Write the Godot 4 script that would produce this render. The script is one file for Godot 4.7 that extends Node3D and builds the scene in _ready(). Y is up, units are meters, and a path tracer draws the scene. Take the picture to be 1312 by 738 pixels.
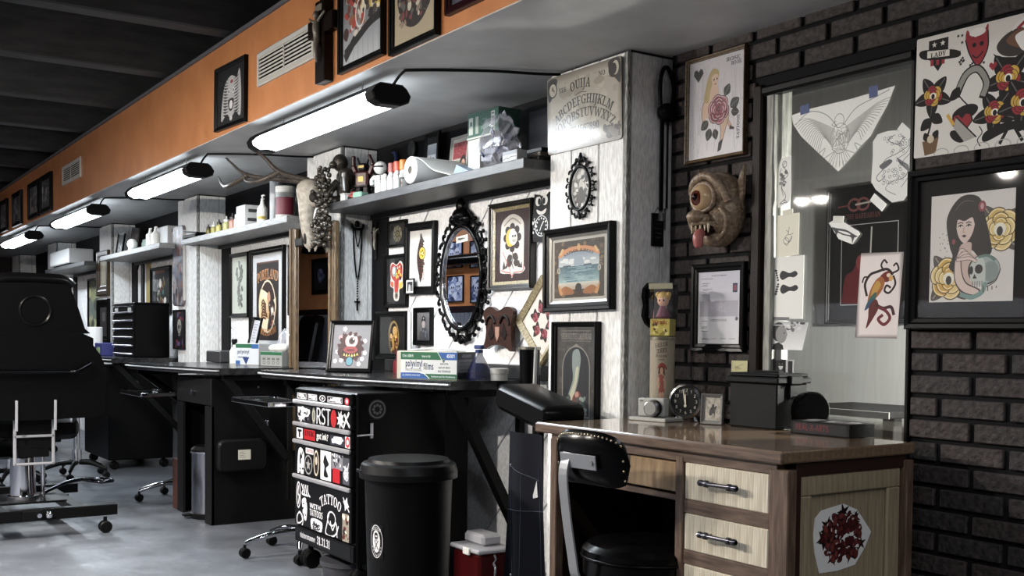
extends Node3D
# A tattoo parlour seen along its long panelled wall.  x runs along the wall (towards the far end is negative),
# y is up, z is the distance from the long wall into the room.

var taken := {}
var mats := {}
const TUBE := 2.6
const ROOMLIGHT := 3.0
const SPOT := 7.0
const BACKLAMP := 11.0


func _ready() -> void:
	camera_and_light()
	room_shell()
	brick_wall_and_window()
	bulkhead()
	lamps()
	niche_walls()
	desk_area()
	stations()
	tattoo_chairs()
	brick_wall_things()
	window_things()
	pilaster_things()
	niche_things()
	shelf_things()
	second_niche_things()
	far_things()
	fascia_things()
	opposite_side()
	hand_out_sheets()


func camera_and_light() -> void:
	var cam := Camera3D.new()
	cam.name = "camera"
	cam.projection = Camera3D.PROJECTION_FRUSTUM
	cam.near = 0.05
	cam.far = 100.0
	cam.size = 738.0 / 1390.0 * cam.near
	cam.frustum_offset = Vector2(0, (480.564 - 369.0) / 1390.0 * cam.near)
	var b := Basis(Vector3(0.55330912, 0.00953694, -0.8329214), Vector3(-0.03380435, 0.99936779, -0.01101346), Vector3(0.83228978, 0.03425021, 0.5532817))
	cam.transform = Transform3D(b, Vector3(0, 1.104, 2.806))
	add_child(cam)
	cam.current = true
	var env := Environment.new()
	env.background_mode = Environment.BG_COLOR
	env.background_color = Color(0, 0, 0)
	env.tonemap_mode = Environment.TONE_MAPPER_LINEAR
	env.tonemap_exposure = 1.0
	env.sdfgi_enabled = true
	env.ssao_enabled = true
	env.ssil_enabled = true
	var we := WorldEnvironment.new()
	we.name = "environment"
	we.environment = env
	add_child(we)


# ------------------------------------------------------------------ mesh building

class B:
	var st := SurfaceTool.new()
	var grp := 1
	var uvon := false
	var xf := Transform3D.IDENTITY

	func _init() -> void:
		st.begin(Mesh.PRIMITIVE_TRIANGLES)

	func at(p: Vector3, ry := 0.0, rx := 0.0, rz := 0.0) -> B:
		xf = Transform3D(Basis.from_euler(Vector3(rx, ry, rz)), p)
		return self

	func v(p: Vector3, uv := Vector2.ZERO) -> void:
		st.set_uv(uv)
		st.add_vertex(xf * p)

	# a triangle whose outside lies towards n
	func t(a: Vector3, b: Vector3, c: Vector3, n: Vector3, ua := Vector2.ZERO, ub := Vector2.ZERO, uc := Vector2.ZERO) -> void:
		if (b - a).cross(c - a).dot(n) > 0.0:
			v(a, ua); v(c, uc); v(b, ub)
		else:
			v(a, ua); v(b, ub); v(c, uc)

	func q(a: Vector3, b: Vector3, c: Vector3, d: Vector3, n: Vector3, uv := false) -> void:
		if uv:
			t(a, b, c, n, Vector2(0, 1), Vector2(1, 1), Vector2(1, 0))
			t(a, c, d, n, Vector2(0, 1), Vector2(1, 0), Vector2(0, 0))
		else:
			t(a, b, c, n)
			t(a, c, d, n)

	func flat() -> void:
		st.set_smooth_group(0xFFFFFFFF)

	func smooth() -> void:
		grp += 1
		st.set_smooth_group(grp)

	# box with centre c and size s; k is the width of the chamfer along every edge
	func box(c: Vector3, s: Vector3, k := 0.0) -> B:
		flat()
		var h := s / 2.0
		k = minf(k, minf(h.x, minf(h.y, h.z)) * 0.9)
		for ax in 3:
			var a1 := (ax + 1) % 3
			var a2 := (ax + 2) % 3
			for sg in [-1.0, 1.0]:
				var n := Vector3.ZERO
				n[ax] = sg
				var r := []
				for w in [[-1, -1], [1, -1], [1, 1], [-1, 1]]:
					var p := Vector3.ZERO
					p[ax] = sg * h[ax]
					p[a1] = w[0] * (h[a1] - k)
					p[a2] = w[1] * (h[a2] - k)
					r.append(c + p)
				q(r[0], r[1], r[2], r[3], n)
		if k > 0.0:
			for ax in 3:
				var a1 := (ax + 1) % 3
				var a2 := (ax + 2) % 3
				for s1 in [-1.0, 1.0]:
					for s2 in [-1.0, 1.0]:
						var r := []
						for w in [[-1, 0], [1, 0], [1, 1], [-1, 1]]:
							var p := Vector3.ZERO
							p[ax] = w[0] * (h[ax] - k)
							p[a1] = s1 * (h[a1] - (k if w[1] == 1 else 0.0))
							p[a2] = s2 * (h[a2] - (0.0 if w[1] == 1 else k))
							r.append(c + p)
						var n := Vector3.ZERO
						n[a1] = s1
						n[a2] = s2
						q(r[0], r[1], r[2], r[3], n)
			for sx in [-1.0, 1.0]:
				for sy in [-1.0, 1.0]:
					for sz in [-1.0, 1.0]:
						var n := Vector3(sx, sy, sz)
						t(c + n * Vector3(h.x, h.y - k, h.z - k), c + n * Vector3(h.x - k, h.y, h.z - k), c + n * Vector3(h.x - k, h.y - k, h.z), n)
		return self

	# a bar of rectangular section from a to b, w wide across `side`, d deep
	func bar(a: Vector3, b: Vector3, w: float, d: float, side := Vector3.UP, k := 0.0) -> B:
		var keep := xf
		var y := (b - a).normalized()
		var x := side.cross(y).normalized()
		if x.length() < 0.5:
			x = Vector3.RIGHT
		xf = xf * Transform3D(Basis(x, y, x.cross(y)), (a + b) / 2.0)
		box(Vector3.ZERO, Vector3(w, a.distance_to(b), d), k)
		xf = keep
		return self

	# surface of revolution about the line through o along axis: pts are (radius, height)
	func lathe(pts: Array, o := Vector3.ZERO, seg := 20, axis := Vector3.UP, sq := Vector2.ONE) -> B:
		var y := axis.normalized()
		var x := (Vector3.FORWARD if absf(y.z) < 0.9 else Vector3.RIGHT).cross(y).normalized()
		var z := x.cross(y)
		for i in pts.size() - 1:
			var p: Vector2 = pts[i]
			var r: Vector2 = pts[i + 1]
			if p.distance_to(r) < 0.00001:
				continue
			smooth()
			var nn := Vector2(r.y - p.y, p.x - r.x)
			for j in seg:
				var a0 := j * TAU / seg
				var a1 := (j + 1) * TAU / seg
				var d0 := x * cos(a0) * sq.x + z * sin(a0) * sq.y
				var d1 := x * cos(a1) * sq.x + z * sin(a1) * sq.y
				var n := (d0 + d1) * nn.x + y * nn.y * 2.0
				if p.x > 0.00001 and r.x > 0.00001:
					q(o + d0 * p.x + y * p.y, o + d1 * p.x + y * p.y, o + d1 * r.x + y * r.y, o + d0 * r.x + y * r.y, n)
				elif p.x > 0.00001:
					t(o + d0 * p.x + y * p.y, o + d1 * p.x + y * p.y, o + y * r.y, n)
				elif r.x > 0.00001:
					t(o + y * p.y, o + d1 * r.x + y * r.y, o + d0 * r.x + y * r.y, n)
		return self

	func cyl(a: Vector3, b: Vector3, r0: float, r1 := -1.0, seg := 16) -> B:
		if r1 < 0.0:
			r1 = r0
		var l := a.distance_to(b)
		return lathe([Vector2(0, 0), Vector2(r0, 0), Vector2(r1, l), Vector2(0, l)], a, seg, b - a)

	func ball(c: Vector3, r: Vector3, seg := 16, rings := 10) -> B:
		smooth()
		for i in rings:
			var t0 := PI * i / rings
			var t1 := PI * (i + 1) / rings
			for j in seg:
				var a0 := TAU * j / seg
				var a1 := TAU * (j + 1) / seg
				var p := []
				for w in [[t0, a0], [t0, a1], [t1, a1], [t1, a0]]:
					p.append(Vector3(sin(w[0]) * cos(w[1]), cos(w[0]), sin(w[0]) * sin(w[1])))
				var n: Vector3 = p[0] + p[1] + p[2] + p[3]
				if i > 0:
					t(c + p[0] * r, c + p[1] * r, c + p[2] * r, n)
				if i < rings - 1:
					t(c + p[0] * r, c + p[2] * r, c + p[3] * r, n)
		return self

	# a tube through pts; radii may be one number or one for each point
	func tube(pts: Array, rad, seg := 8, closed := false) -> B:
		var n := pts.size()
		var rings := []
		var side := Vector3.ZERO
		for i in n:
			var d: Vector3
			if closed:
				d = (pts[(i + 1) % n] - pts[(i + n - 1) % n]).normalized()
			else:
				d = (pts[mini(i + 1, n - 1)] - pts[maxi(i - 1, 0)]).normalized()
			if side == Vector3.ZERO:
				side = d.cross(Vector3.UP if absf(d.y) < 0.9 else Vector3.RIGHT).normalized()
			side = (side - d * side.dot(d)).normalized()
			var up := side.cross(d)
			var r: float = rad if rad is float else rad[i]
			var ring := []
			for j in seg:
				var a := TAU * j / seg
				ring.append(pts[i] + (side * cos(a) + up * sin(a)) * r)
			rings.append(ring)
		smooth()
		for i in (n if closed else n - 1):
			var i2 := (i + 1) % n
			for j in seg:
				var k := (j + 1) % seg
				var out: Vector3 = rings[i][j] + rings[i][k] - pts[i] * 2.0
				q(rings[i][j], rings[i][k], rings[i2][k], rings[i2][j], out)
		if not closed:
			smooth()
			for j in seg:
				t(pts[0], rings[0][j], rings[0][(j + 1) % seg], pts[0] - pts[1])
				t(pts[n - 1], rings[n - 1][j], rings[n - 1][(j + 1) % seg], pts[n - 1] - pts[n - 2])
		return self

	# polygon in x, y pulled from z0 to z1; k chamfers the front edge; uvr maps a rectangle of it to the texture
	func prism(poly: PackedVector2Array, z0: float, z1: float, k := 0.0, uvr := Rect2(), smooth_side := false) -> B:
		if Geometry2D.is_polygon_clockwise(poly):
			poly.reverse()
		var front := poly
		if k > 0.0:
			var off := Geometry2D.offset_polygon(poly, -k)
			if off.size() and off[0].size() == poly.size():
				front = off[0]
				# line the two outlines up
				var best := 0
				for i in front.size():
					if front[i].distance_to(poly[0]) < front[best].distance_to(poly[0]):
						best = i
				var turned := PackedVector2Array()
				for i in front.size():
					turned.append(front[(best + i) % front.size()])
				front = turned
			else:
				k = 0.0
		flat()
		var tri := Geometry2D.triangulate_polygon(front)
		for i in range(0, tri.size(), 3):
			var a := front[tri[i]]
			var b := front[tri[i + 1]]
			var c := front[tri[i + 2]]
			if uvr.size.x > 0.0:
				t(Vector3(a.x, a.y, z1), Vector3(b.x, b.y, z1), Vector3(c.x, c.y, z1), Vector3(0, 0, z1 - z0), uvof(a, uvr), uvof(b, uvr), uvof(c, uvr))
			else:
				t(Vector3(a.x, a.y, z1), Vector3(b.x, b.y, z1), Vector3(c.x, c.y, z1), Vector3(0, 0, z1 - z0))
		tri = Geometry2D.triangulate_polygon(poly)
		for i in range(0, tri.size(), 3):
			var a := poly[tri[i]]
			var b := poly[tri[i + 1]]
			var c := poly[tri[i + 2]]
			t(Vector3(a.x, a.y, z0), Vector3(b.x, b.y, z0), Vector3(c.x, c.y, z0), Vector3(0, 0, z0 - z1))
		if smooth_side:
			smooth()
		var zk := z1 - signf(z1 - z0) * k
		for i in poly.size():
			var j := (i + 1) % poly.size()
			var e := poly[j] - poly[i]
			var n := Vector3(e.y, -e.x, 0)
			var u0 := Vector2.ZERO
			q(Vector3(poly[i].x, poly[i].y, z0), Vector3(poly[j].x, poly[j].y, z0), Vector3(poly[j].x, poly[j].y, zk), Vector3(poly[i].x, poly[i].y, zk), n)
			if k > 0.0:
				q(Vector3(poly[i].x, poly[i].y, zk), Vector3(poly[j].x, poly[j].y, zk), Vector3(front[j].x, front[j].y, z1), Vector3(front[i].x, front[i].y, z1), n + Vector3(0, 0, z1 - z0))
		return self

	func uvof(p: Vector2, r: Rect2) -> Vector2:
		return Vector2((p.x - r.position.x) / r.size.x, 1.0 - (p.y - r.position.y) / r.size.y)

	# a flat printed face w by h in x, y at z, centred on the origin of xf
	func face(w: float, h: float, z := 0.0, o := Vector2.ZERO) -> B:
		flat()
		q(Vector3(o.x - w / 2, o.y - h / 2, z), Vector3(o.x + w / 2, o.y - h / 2, z), Vector3(o.x + w / 2, o.y + h / 2, z), Vector3(o.x - w / 2, o.y + h / 2, z), Vector3(0, 0, 1), true)
		return self

	# a picture moulding w by h: prof lists (inset, height) from the outer back edge to the inner edge
	func moulding(w: float, h: float, prof: Array) -> B:
		flat()
		for i in prof.size() - 1:
			var a: Vector2 = prof[i]
			var b: Vector2 = prof[i + 1]
			var r := []
			for p in [a, b]:
				var x: float = w / 2 - p.x
				var y: float = h / 2 - p.x
				r.append([Vector3(-x, -y, p.y), Vector3(x, -y, p.y), Vector3(x, y, p.y), Vector3(-x, y, p.y)])
			var nr := Vector2(b.y - a.y, -(b.x - a.x))
			for j in 4:
				var k := (j + 1) % 4
				var outw: Vector3 = [Vector3.DOWN, Vector3.RIGHT, Vector3.UP, Vector3.LEFT][j]
				q(r[0][j], r[0][k], r[1][k], r[1][j], outw * nr.x + Vector3(0, 0, -nr.y))
		return self

	func mesh() -> ArrayMesh:
		st.generate_normals()
		return st.commit()


func V(x: float, y: float, z: float) -> Vector3:
	return Vector3(x, y, z)


func pv(a: Array) -> PackedVector2Array:
	var r := PackedVector2Array()
	for i in range(0, a.size(), 2):
		r.append(Vector2(a[i], a[i + 1]))
	return r


func ellipse(cx: float, cy: float, rx: float, ry: float, n := 32) -> PackedVector2Array:
	var r := PackedVector2Array()
	for i in n:
		r.append(Vector2(cx + rx * cos(i * TAU / n), cy + ry * sin(i * TAU / n)))
	return r


func rrect(w: float, h: float, r: float, n := 4, cx := 0.0, cy := 0.0) -> PackedVector2Array:
	var p := PackedVector2Array()
	for c in 4:
		var o := Vector2((w / 2 - r) * (1 if c in [0, 3] else -1), (h / 2 - r) * (1 if c < 2 else -1))
		for i in n + 1:
			var a := PI / 2 * (c + float(i) / n)
			p.append(Vector2(cx, cy) + o + Vector2(cos(a), sin(a)) * r)
	return p


func curve(pts: Array, n := 6, closed := false) -> Array:
	var out := []
	var m := pts.size()
	for i in (m if closed else m - 1):
		var p0 = pts[(i + m - 1) % m] if closed else pts[maxi(i - 1, 0)]
		var p1 = pts[i]
		var p2 = pts[(i + 1) % m]
		var p3 = pts[(i + 2) % m] if closed else pts[mini(i + 2, m - 1)]
		for k in n:
			var t := float(k) / n
			out.append(p1 * 1.0 + (p2 - p0) * 0.5 * t + (p0 * 2.0 - p1 * 5.0 + p2 * 4.0 - p3) * 0.5 * t * t + (p1 * 3.0 - p0 - p2 * 3.0 + p3) * 0.5 * t * t * t)
	if not closed:
		out.append(pts[m - 1])
	return out


# ------------------------------------------------------------------ nodes

func numbered(n: String) -> String:
	if not taken.has(n):
		taken[n] = 0
		return n
	taken[n] += 1
	return "%s_%03d" % [n, taken[n]]


func thing(n: String, label: String, cat: String, p := Vector3.ZERO, ry := 0.0, group := "") -> Node3D:
	var o := Node3D.new()
	o.name = numbered(n)
	add_child(o, true)
	o.position = p
	o.rotation.y = ry
	tag(o, label, cat, group)
	return o


func tag(o: Node, label: String, cat := "", group := "") -> void:
	o.set_meta("label", label)
	if cat != "":
		o.set_meta("category", cat)
	if group != "":
		o.set_meta("group", group)


func part(par: Node, n: String, m, mt: Material, p := Vector3.ZERO, label := "") -> MeshInstance3D:
	var o := MeshInstance3D.new()
	o.mesh = m.mesh() if m is B else m
	o.material_override = null
	o.set_surface_override_material(0, mt)
	o.name = n
	o.position = p
	par.add_child(o, true)
	if label != "":
		o.set_meta("label", label)
	return o


func solo(n: String, label: String, cat: String, m, mt: Material, p := Vector3.ZERO, ry := 0.0, group := "") -> MeshInstance3D:
	var o := part(self, numbered(n), m, mt, p)
	o.rotation.y = ry
	tag(o, label, cat, group)
	return o


func struct(n: String, label: String, m, mt: Material) -> MeshInstance3D:
	var o := part(self, numbered(n), m, mt)
	o.set_meta("label", label)
	o.set_meta("kind", "structure")
	return o


func copy(o: Node3D, label := "", group := "") -> Node3D:
	var c: Node3D = o.duplicate()
	c.name = numbered(String(o.name).rstrip("0123456789").rstrip("_"))
	add_child(c)
	if label != "":
		c.set_meta("label", label)
	if group != "":
		c.set_meta("group", group)
	return c


# ------------------------------------------------------------------ materials

func mat(c: Color, rough := 0.6, metal := 0.0, key := "") -> StandardMaterial3D:
	var k := key if key != "" else "%s %.2f %.2f" % [c.to_html(), rough, metal]
	if mats.has(k):
		return mats[k]
	var m := StandardMaterial3D.new()
	m.resource_name = k
	m.albedo_color = c
	m.roughness = rough
	m.metallic = metal
	if metal < 0.3 and c.get_luminance() < 0.09:
		m.metallic_specular = 0.26
	mats[k] = m
	return m


func hexmat(h: String, rough := 0.6, metal := 0.0) -> StandardMaterial3D:
	return mat(Color(h), rough, metal)


func noise_tex(a: Color, b: Color, freq: float, sd: int, oct := 4, size := 256, mid := 0.5, kind := FastNoiseLite.TYPE_SIMPLEX_SMOOTH) -> NoiseTexture2D:
	var n := FastNoiseLite.new()
	n.noise_type = kind
	n.seed = sd
	n.frequency = freq
	n.fractal_octaves = oct
	var t := NoiseTexture2D.new()
	t.width = size
	t.height = size
	t.seamless = true
	t.noise = n
	var g := Gradient.new()
	g.set_color(0, a)
	g.set_color(1, b)
	g.set_offset(0, maxf(0.0, mid - 0.35))
	g.set_offset(1, minf(1.0, mid + 0.35))
	t.color_ramp = g
	return t


func bump_tex(freq: float, sd: int, strength := 4.0, size := 256) -> NoiseTexture2D:
	var key := "bump%s%s%s" % [freq, sd, strength]
	if mats.has(key):
		return mats[key]
	var n := FastNoiseLite.new()
	n.seed = sd
	n.frequency = freq
	n.fractal_octaves = 4
	var t := NoiseTexture2D.new()
	t.width = size
	t.height = size
	t.seamless = true
	t.as_normal_map = true
	t.bump_strength = strength
	t.noise = n
	mats[key] = t
	return t


# a noisy material laid on by the object's own axes; sc is the scale along x, y, z
func noisy(key: String, a: Color, b: Color, rough: float, sc: Vector3, freq := 0.02, sd := 1, mid := 0.5, bump := 0.0, world := false) -> StandardMaterial3D:
	if mats.has(key):
		return mats[key]
	var m := StandardMaterial3D.new()
	m.resource_name = key
	m.roughness = rough
	if b.get_luminance() < 0.09:
		m.metallic_specular = 0.26
	m.albedo_texture = noise_tex(a, b, freq, sd, 5, 256, mid)
	m.uv1_triplanar = true
	m.uv1_world_triplanar = world
	m.uv1_scale = sc
	if bump > 0.0:
		m.normal_enabled = true
		m.normal_scale = bump
		m.normal_texture = bump_tex(0.05 if freq > 0.035 else 0.022, 3, 6.0)
	mats[key] = m
	return m


func glow(c: Color, e: float, key: String) -> StandardMaterial3D:
	if mats.has(key):
		return mats[key]
	var m := StandardMaterial3D.new()
	m.resource_name = key
	m.albedo_color = c
	m.emission_enabled = true
	m.emission = c
	m.emission_energy_multiplier = e
	mats[key] = m
	return m


func pane_mat() -> StandardMaterial3D:
	if not mats.has("pane"):
		var m := StandardMaterial3D.new()
		m.resource_name = "pane"
		m.albedo_color = Color(1, 1, 1, 0.004)
		m.transparency = BaseMaterial3D.TRANSPARENCY_ALPHA
		m.roughness = 0.02
		m.metallic_specular = 0.36
		mats["pane"] = m
	return mats["pane"]


# the prints are packed onto shared sheets; each print's material looks up its own rectangle
const SHEET := 2048
var sheets: Array[Image] = []
var waiting := []
var pen := Vector2i(SHEET, SHEET)
var row_h := 0


func print_mat(c: Cv, rough := 0.45, key := "") -> StandardMaterial3D:
	var sz := c.im.get_size()
	if pen.x + sz.x + 2 > SHEET:
		pen = Vector2i(0, pen.y + row_h + 2)
		row_h = 0
	if pen.y + sz.y + 2 > SHEET:
		sheets.append(Image.create(SHEET, SHEET, false, Image.FORMAT_RGB8))
		pen = Vector2i.ZERO
		row_h = 0
	sheets[-1].blit_rect(c.im, Rect2i(Vector2i.ZERO, sz), pen)
	var m := StandardMaterial3D.new()
	m.resource_name = "print " + key
	m.roughness = rough
	m.metallic_specular = 0.36
	m.texture_repeat = false
	m.uv1_scale = Vector3((sz.x - 1.0) / SHEET, (sz.y - 1.0) / SHEET, 1)
	m.uv1_offset = Vector3((pen.x + 0.5) / SHEET, (pen.y + 0.5) / SHEET, 0)
	waiting.append([m, sheets.size() - 1])
	pen.x += sz.x + 2
	row_h = maxi(row_h, sz.y)
	return m


func hand_out_sheets() -> void:
	var t := []
	for im in sheets:
		t.append(ImageTexture.create_from_image(im))
	for w in waiting:
		w[0].albedo_texture = t[w[1]]


var BLACK: StandardMaterial3D:
	get: return mat(Color(0.035, 0.035, 0.037), 0.42)
var BLACKGLOSS: StandardMaterial3D:
	get: return mat(Color(0.03, 0.03, 0.032), 0.18)
var STEEL: StandardMaterial3D:
	get: return mat(Color(0.62, 0.62, 0.64), 0.3, 1.0)
var CHROME: StandardMaterial3D:
	get: return mat(Color(0.85, 0.85, 0.87), 0.09, 1.0)
var WHITE: StandardMaterial3D:
	get: return mat(Color(0.86, 0.86, 0.84), 0.5)


# ------------------------------------------------------------------ drawing of prints

# x runs 0..1 across, y runs 0..asp down
class Cv:
	var im: Image
	var s: float
	var w: int
	var h: int
	var asp: float
	var rng := RandomNumberGenerator.new()
	const SS := 2

	func _init(px: int, asp_: float, bg: String, sd := 1) -> void:
		asp = asp_
		w = px * SS
		h = int(px * asp_) * SS
		s = w
		im = Image.create(w, h, false, Image.FORMAT_RGB8)
		im.fill(Color(bg))
		rng.seed = sd

	func fill(c: Color, p: PackedVector2Array) -> void:
		var lo := 1e9
		var hi := -1e9
		for a in p:
			lo = minf(lo, a.y)
			hi = maxf(hi, a.y)
		var n := p.size()
		for y in range(maxi(0, int(lo)), mini(h - 1, int(hi)) + 1):
			var yc := y + 0.5
			var xs := PackedFloat32Array()
			for i in n:
				var a := p[i]
				var b := p[(i + 1) % n]
				if (a.y <= yc) != (b.y <= yc):
					xs.append(a.x + (yc - a.y) / (b.y - a.y) * (b.x - a.x))
			xs.sort()
			for i in range(0, xs.size() - 1, 2):
				var x0 := maxi(0, roundi(xs[i]))
				var x1 := mini(w, roundi(xs[i + 1]))
				if x1 > x0:
					im.fill_rect(Rect2i(x0, y, x1 - x0, 1), c)

	func P(c: String, a: Array, sm := false) -> void:
		var pts := []
		for i in range(0, a.size(), 2):
			pts.append(Vector2(a[i], a[i + 1]) * s)
		if sm:
			pts = spline(pts, true)
		fill(Color(c), PackedVector2Array(pts))

	func spline(pts: Array, closed: bool) -> Array:
		var out := []
		var m := pts.size()
		for i in (m if closed else m - 1):
			var p0: Vector2 = pts[(i + m - 1) % m] if closed else pts[maxi(i - 1, 0)]
			var p1: Vector2 = pts[i]
			var p2: Vector2 = pts[(i + 1) % m]
			var p3: Vector2 = pts[(i + 2) % m] if closed else pts[mini(i + 2, m - 1)]
			for k in 6:
				out.append(p1.cubic_interpolate(p2, p0, p3, k / 6.0))
		if not closed:
			out.append(pts[m - 1])
		return out

	func E(c: String, cx: float, cy: float, rx: float, ry := -1.0, rot := 0.0) -> void:
		if ry < 0.0:
			ry = rx
		var p := PackedVector2Array()
		var n := 28
		for i in n:
			p.append((Vector2(cx, cy) + Vector2(cos(i * TAU / n) * rx, sin(i * TAU / n) * ry).rotated(rot)) * s)
		fill(Color(c), p)

	func R(c: String, x: float, y: float, ww: float, hh: float) -> void:
		im.fill_rect(Rect2i(roundi(x * s), roundi(y * s), maxi(1, roundi(ww * s)), maxi(1, roundi(hh * s))), Color(c))

	func L(c: String, wd: float, a: Array, closed := false, sm := true) -> void:
		var pts := []
		for i in range(0, a.size(), 2):
			pts.append(Vector2(a[i], a[i + 1]) * s)
		if sm and pts.size() > 2:
			pts = spline(pts, closed)
		var hw := maxf(wd * s / 2.0, 0.7)
		var col := Color(c)
		var n := pts.size()
		for i in (n if closed else n - 1):
			var p: Vector2 = pts[i]
			var r: Vector2 = pts[(i + 1) % n]
			var d := (r - p).normalized()
			var o := Vector2(-d.y, d.x) * hw
			d *= hw * 0.6
			fill(col, PackedVector2Array([p + o - d, r + o + d, r - o + d, p - o - d]))

	# ring of an ellipse
	func O(c: String, wd: float, cx: float, cy: float, rx: float, ry := -1.0, rot := 0.0) -> void:
		if ry < 0.0:
			ry = rx
		var a := []
		for i in 20:
			var p := Vector2(cx, cy) + Vector2(cos(i * TAU / 20) * rx, sin(i * TAU / 20) * ry).rotated(rot)
			a.append(p.x)
			a.append(p.y)
		L(c, wd, a, true, false)

	# text of cap height hh centred on x with its base line at y; arc bends it over a circle of that radius
	func T(c: String, txt: String, x: float, y: float, hh: float, font := "Droid Sans", bold := true, arc := 0.0, fit := 0.0, rot := 0.0) -> void:
		var tm := TextMesh.new()
		var f := SystemFont.new()
		f.font_names = PackedStringArray([font])
		f.font_weight = 700 if bold else 400
		tm.font = f
		tm.text = txt
		tm.font_size = 48
		tm.pixel_size = 1.0 / 48.0
		tm.depth = 0.0
		tm.curve_step = 2.0
		var a := tm.get_mesh_arrays()
		var vs: PackedVector3Array = a[0]
		var ix: PackedInt32Array = a[12]
		if vs.is_empty():
			return
		var lo := Vector2(1e9, 1e9)
		var hi := Vector2(-1e9, -1e9)
		for p in vs:
			lo = lo.min(Vector2(p.x, p.y))
			hi = hi.max(Vector2(p.x, p.y))
		var k := hh / 0.72
		var kx := k if fit == 0.0 else fit / (hi.x - lo.x)
		var mid := (lo.x + hi.x) / 2.0
		var base := -0.36
		var col := Color(c)
		var out := PackedVector2Array()
		for p in vs:
			var q := Vector2((p.x - mid) * kx, -(p.y - base) * k)
			if arc != 0.0:
				var an := q.x / arc
				q = Vector2(sin(an) * (arc - q.y), arc - cos(an) * (arc - q.y))
			out.append((Vector2(x, y) + q.rotated(rot)) * s)
		for i in range(0, ix.size(), 3):
			fill(col, PackedVector2Array([out[ix[i]], out[ix[i + 1]], out[ix[i + 2]]]))

	func scribble(c: String, wd: float, x: float, y: float, ww: float, hh: float, n: int) -> void:
		for i in n:
			var a := []
			for k in 4:
				a.append(x + rng.randf() * ww)
				a.append(y + rng.randf() * hh)
			L(c, wd, a)

	func blots(cs: Array, x: float, y: float, ww: float, hh: float, n: int, r: float) -> void:
		for i in n:
			var k := r * rng.randf_range(0.5, 1.3)
			E(cs[i % cs.size()], x + rng.randf() * ww, y + rng.randf() * hh, k, k * rng.randf_range(0.4, 1.0), rng.randf() * 3.0)

	func grain(amount: float, cell := 2) -> void:
		for y in range(0, h, cell):
			for x in range(0, w, cell):
				var c := im.get_pixel(x, y)
				var d := 1.0 + rng.randf_range(-amount, amount)
				im.fill_rect(Rect2i(x, y, cell, cell), Color(c.r * d, c.g * d, c.b * d))

	func vgrad(a: String, b: String, y0: float, y1: float, x0 := 0.0, x1 := 1.0) -> void:
		for y in range(int(y0 * s), mini(h, int(y1 * s))):
			im.fill_rect(Rect2i(int(x0 * s), y, int((x1 - x0) * s), 1), Color(a).lerp(Color(b), (y / s - y0) / (y1 - y0)))

	func tex() -> Cv:
		im.resize(w / SS, h / SS, Image.INTERPOLATE_LANCZOS)
		return self

	# --- motifs
	func leaf(c: String, x: float, y: float, ang: float, l: float, wd := 0.35, vein := "") -> void:
		var d := Vector2(cos(ang), sin(ang)) * l
		var o := Vector2(-d.y, d.x) * wd
		var a := Vector2(x, y)
		var m := a + d * 0.45
		P(c, [a.x, a.y, m.x + o.x, m.y + o.y, (a + d).x, (a + d).y, m.x - o.x, m.y - o.y], true)
		if vein != "":
			L(vein, l * 0.05, [a.x, a.y, (a + d * 0.9).x, (a + d * 0.9).y])

	func rose(x: float, y: float, r: float, c1: String, c2: String, ink := "1c1414", light := "") -> void:
		var cc := [c1, c2 if c2 != "" else c1]
		for ly in 4:
			var n: int = [6, 5, 4, 3][ly]
			var d: float = r * [0.62, 0.44, 0.28, 0.13][ly]
			var pr: float = r * [0.42, 0.36, 0.28, 0.19][ly]
			for i in n:
				var a := i * TAU / n + ly * 0.7 + 0.3
				E(ink, x + cos(a) * d, y + sin(a) * d, pr * 1.1, pr * 0.88, a + PI / 2)
				E(cc[(i + ly) % 2], x + cos(a) * d, y + sin(a) * d, pr, pr * 0.78, a + PI / 2)
				if light != "" and ly < 3:
					L(light, r * 0.045, [x + cos(a - 0.5) * (d + pr * 0.5), y + sin(a - 0.5) * (d + pr * 0.5), x + cos(a) * (d + pr * 0.68), y + sin(a) * (d + pr * 0.68), x + cos(a + 0.5) * (d + pr * 0.5), y + sin(a + 0.5) * (d + pr * 0.5)])
		L(ink, r * 0.06, [x - r * 0.16, y + r * 0.06, x - r * 0.02, y - r * 0.16, x + r * 0.14, y - r * 0.02, x, y + r * 0.1, x - r * 0.06, y])

	func skull(x: float, y: float, r: float, c := "e6e2d6", ink := "1a1616") -> void:
		E(ink, x, y, r * 1.06, r * 1.02)
		E(c, x, y, r, r * 0.95)
		P(ink, [x - r * 0.62, y + r * 0.6, x + r * 0.62, y + r * 0.6, x + r * 0.5, y + r * 1.45, x - r * 0.5, y + r * 1.45])
		P(c, [x - r * 0.56, y + r * 0.55, x + r * 0.56, y + r * 0.55, x + r * 0.44, y + r * 1.38, x - r * 0.44, y + r * 1.38])
		E(ink, x - r * 0.4, y + r * 0.15, r * 0.28, r * 0.3)
		E(ink, x + r * 0.4, y + r * 0.15, r * 0.28, r * 0.3)
		P(ink, [x, y + r * 0.4, x + r * 0.14, y + r * 0.72, x - r * 0.14, y + r * 0.72])
		for i in 5:
			var t := x - r * 0.36 + r * 0.18 * i
			L(ink, r * 0.05, [t, y + r * 0.92, t, y + r * 1.35])
		L(ink, r * 0.06, [x - r * 0.45, y + r * 1.12, x + r * 0.45, y + r * 1.12])

	func star(c: String, x: float, y: float, r: float, n := 5, rot := -PI / 2, inner := 0.42) -> void:
		var a := []
		for i in n * 2:
			var k := r if i % 2 == 0 else r * inner
			a.append(x + cos(rot + i * PI / n) * k)
			a.append(y + sin(rot + i * PI / n) * k)
		P(c, a)

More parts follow.
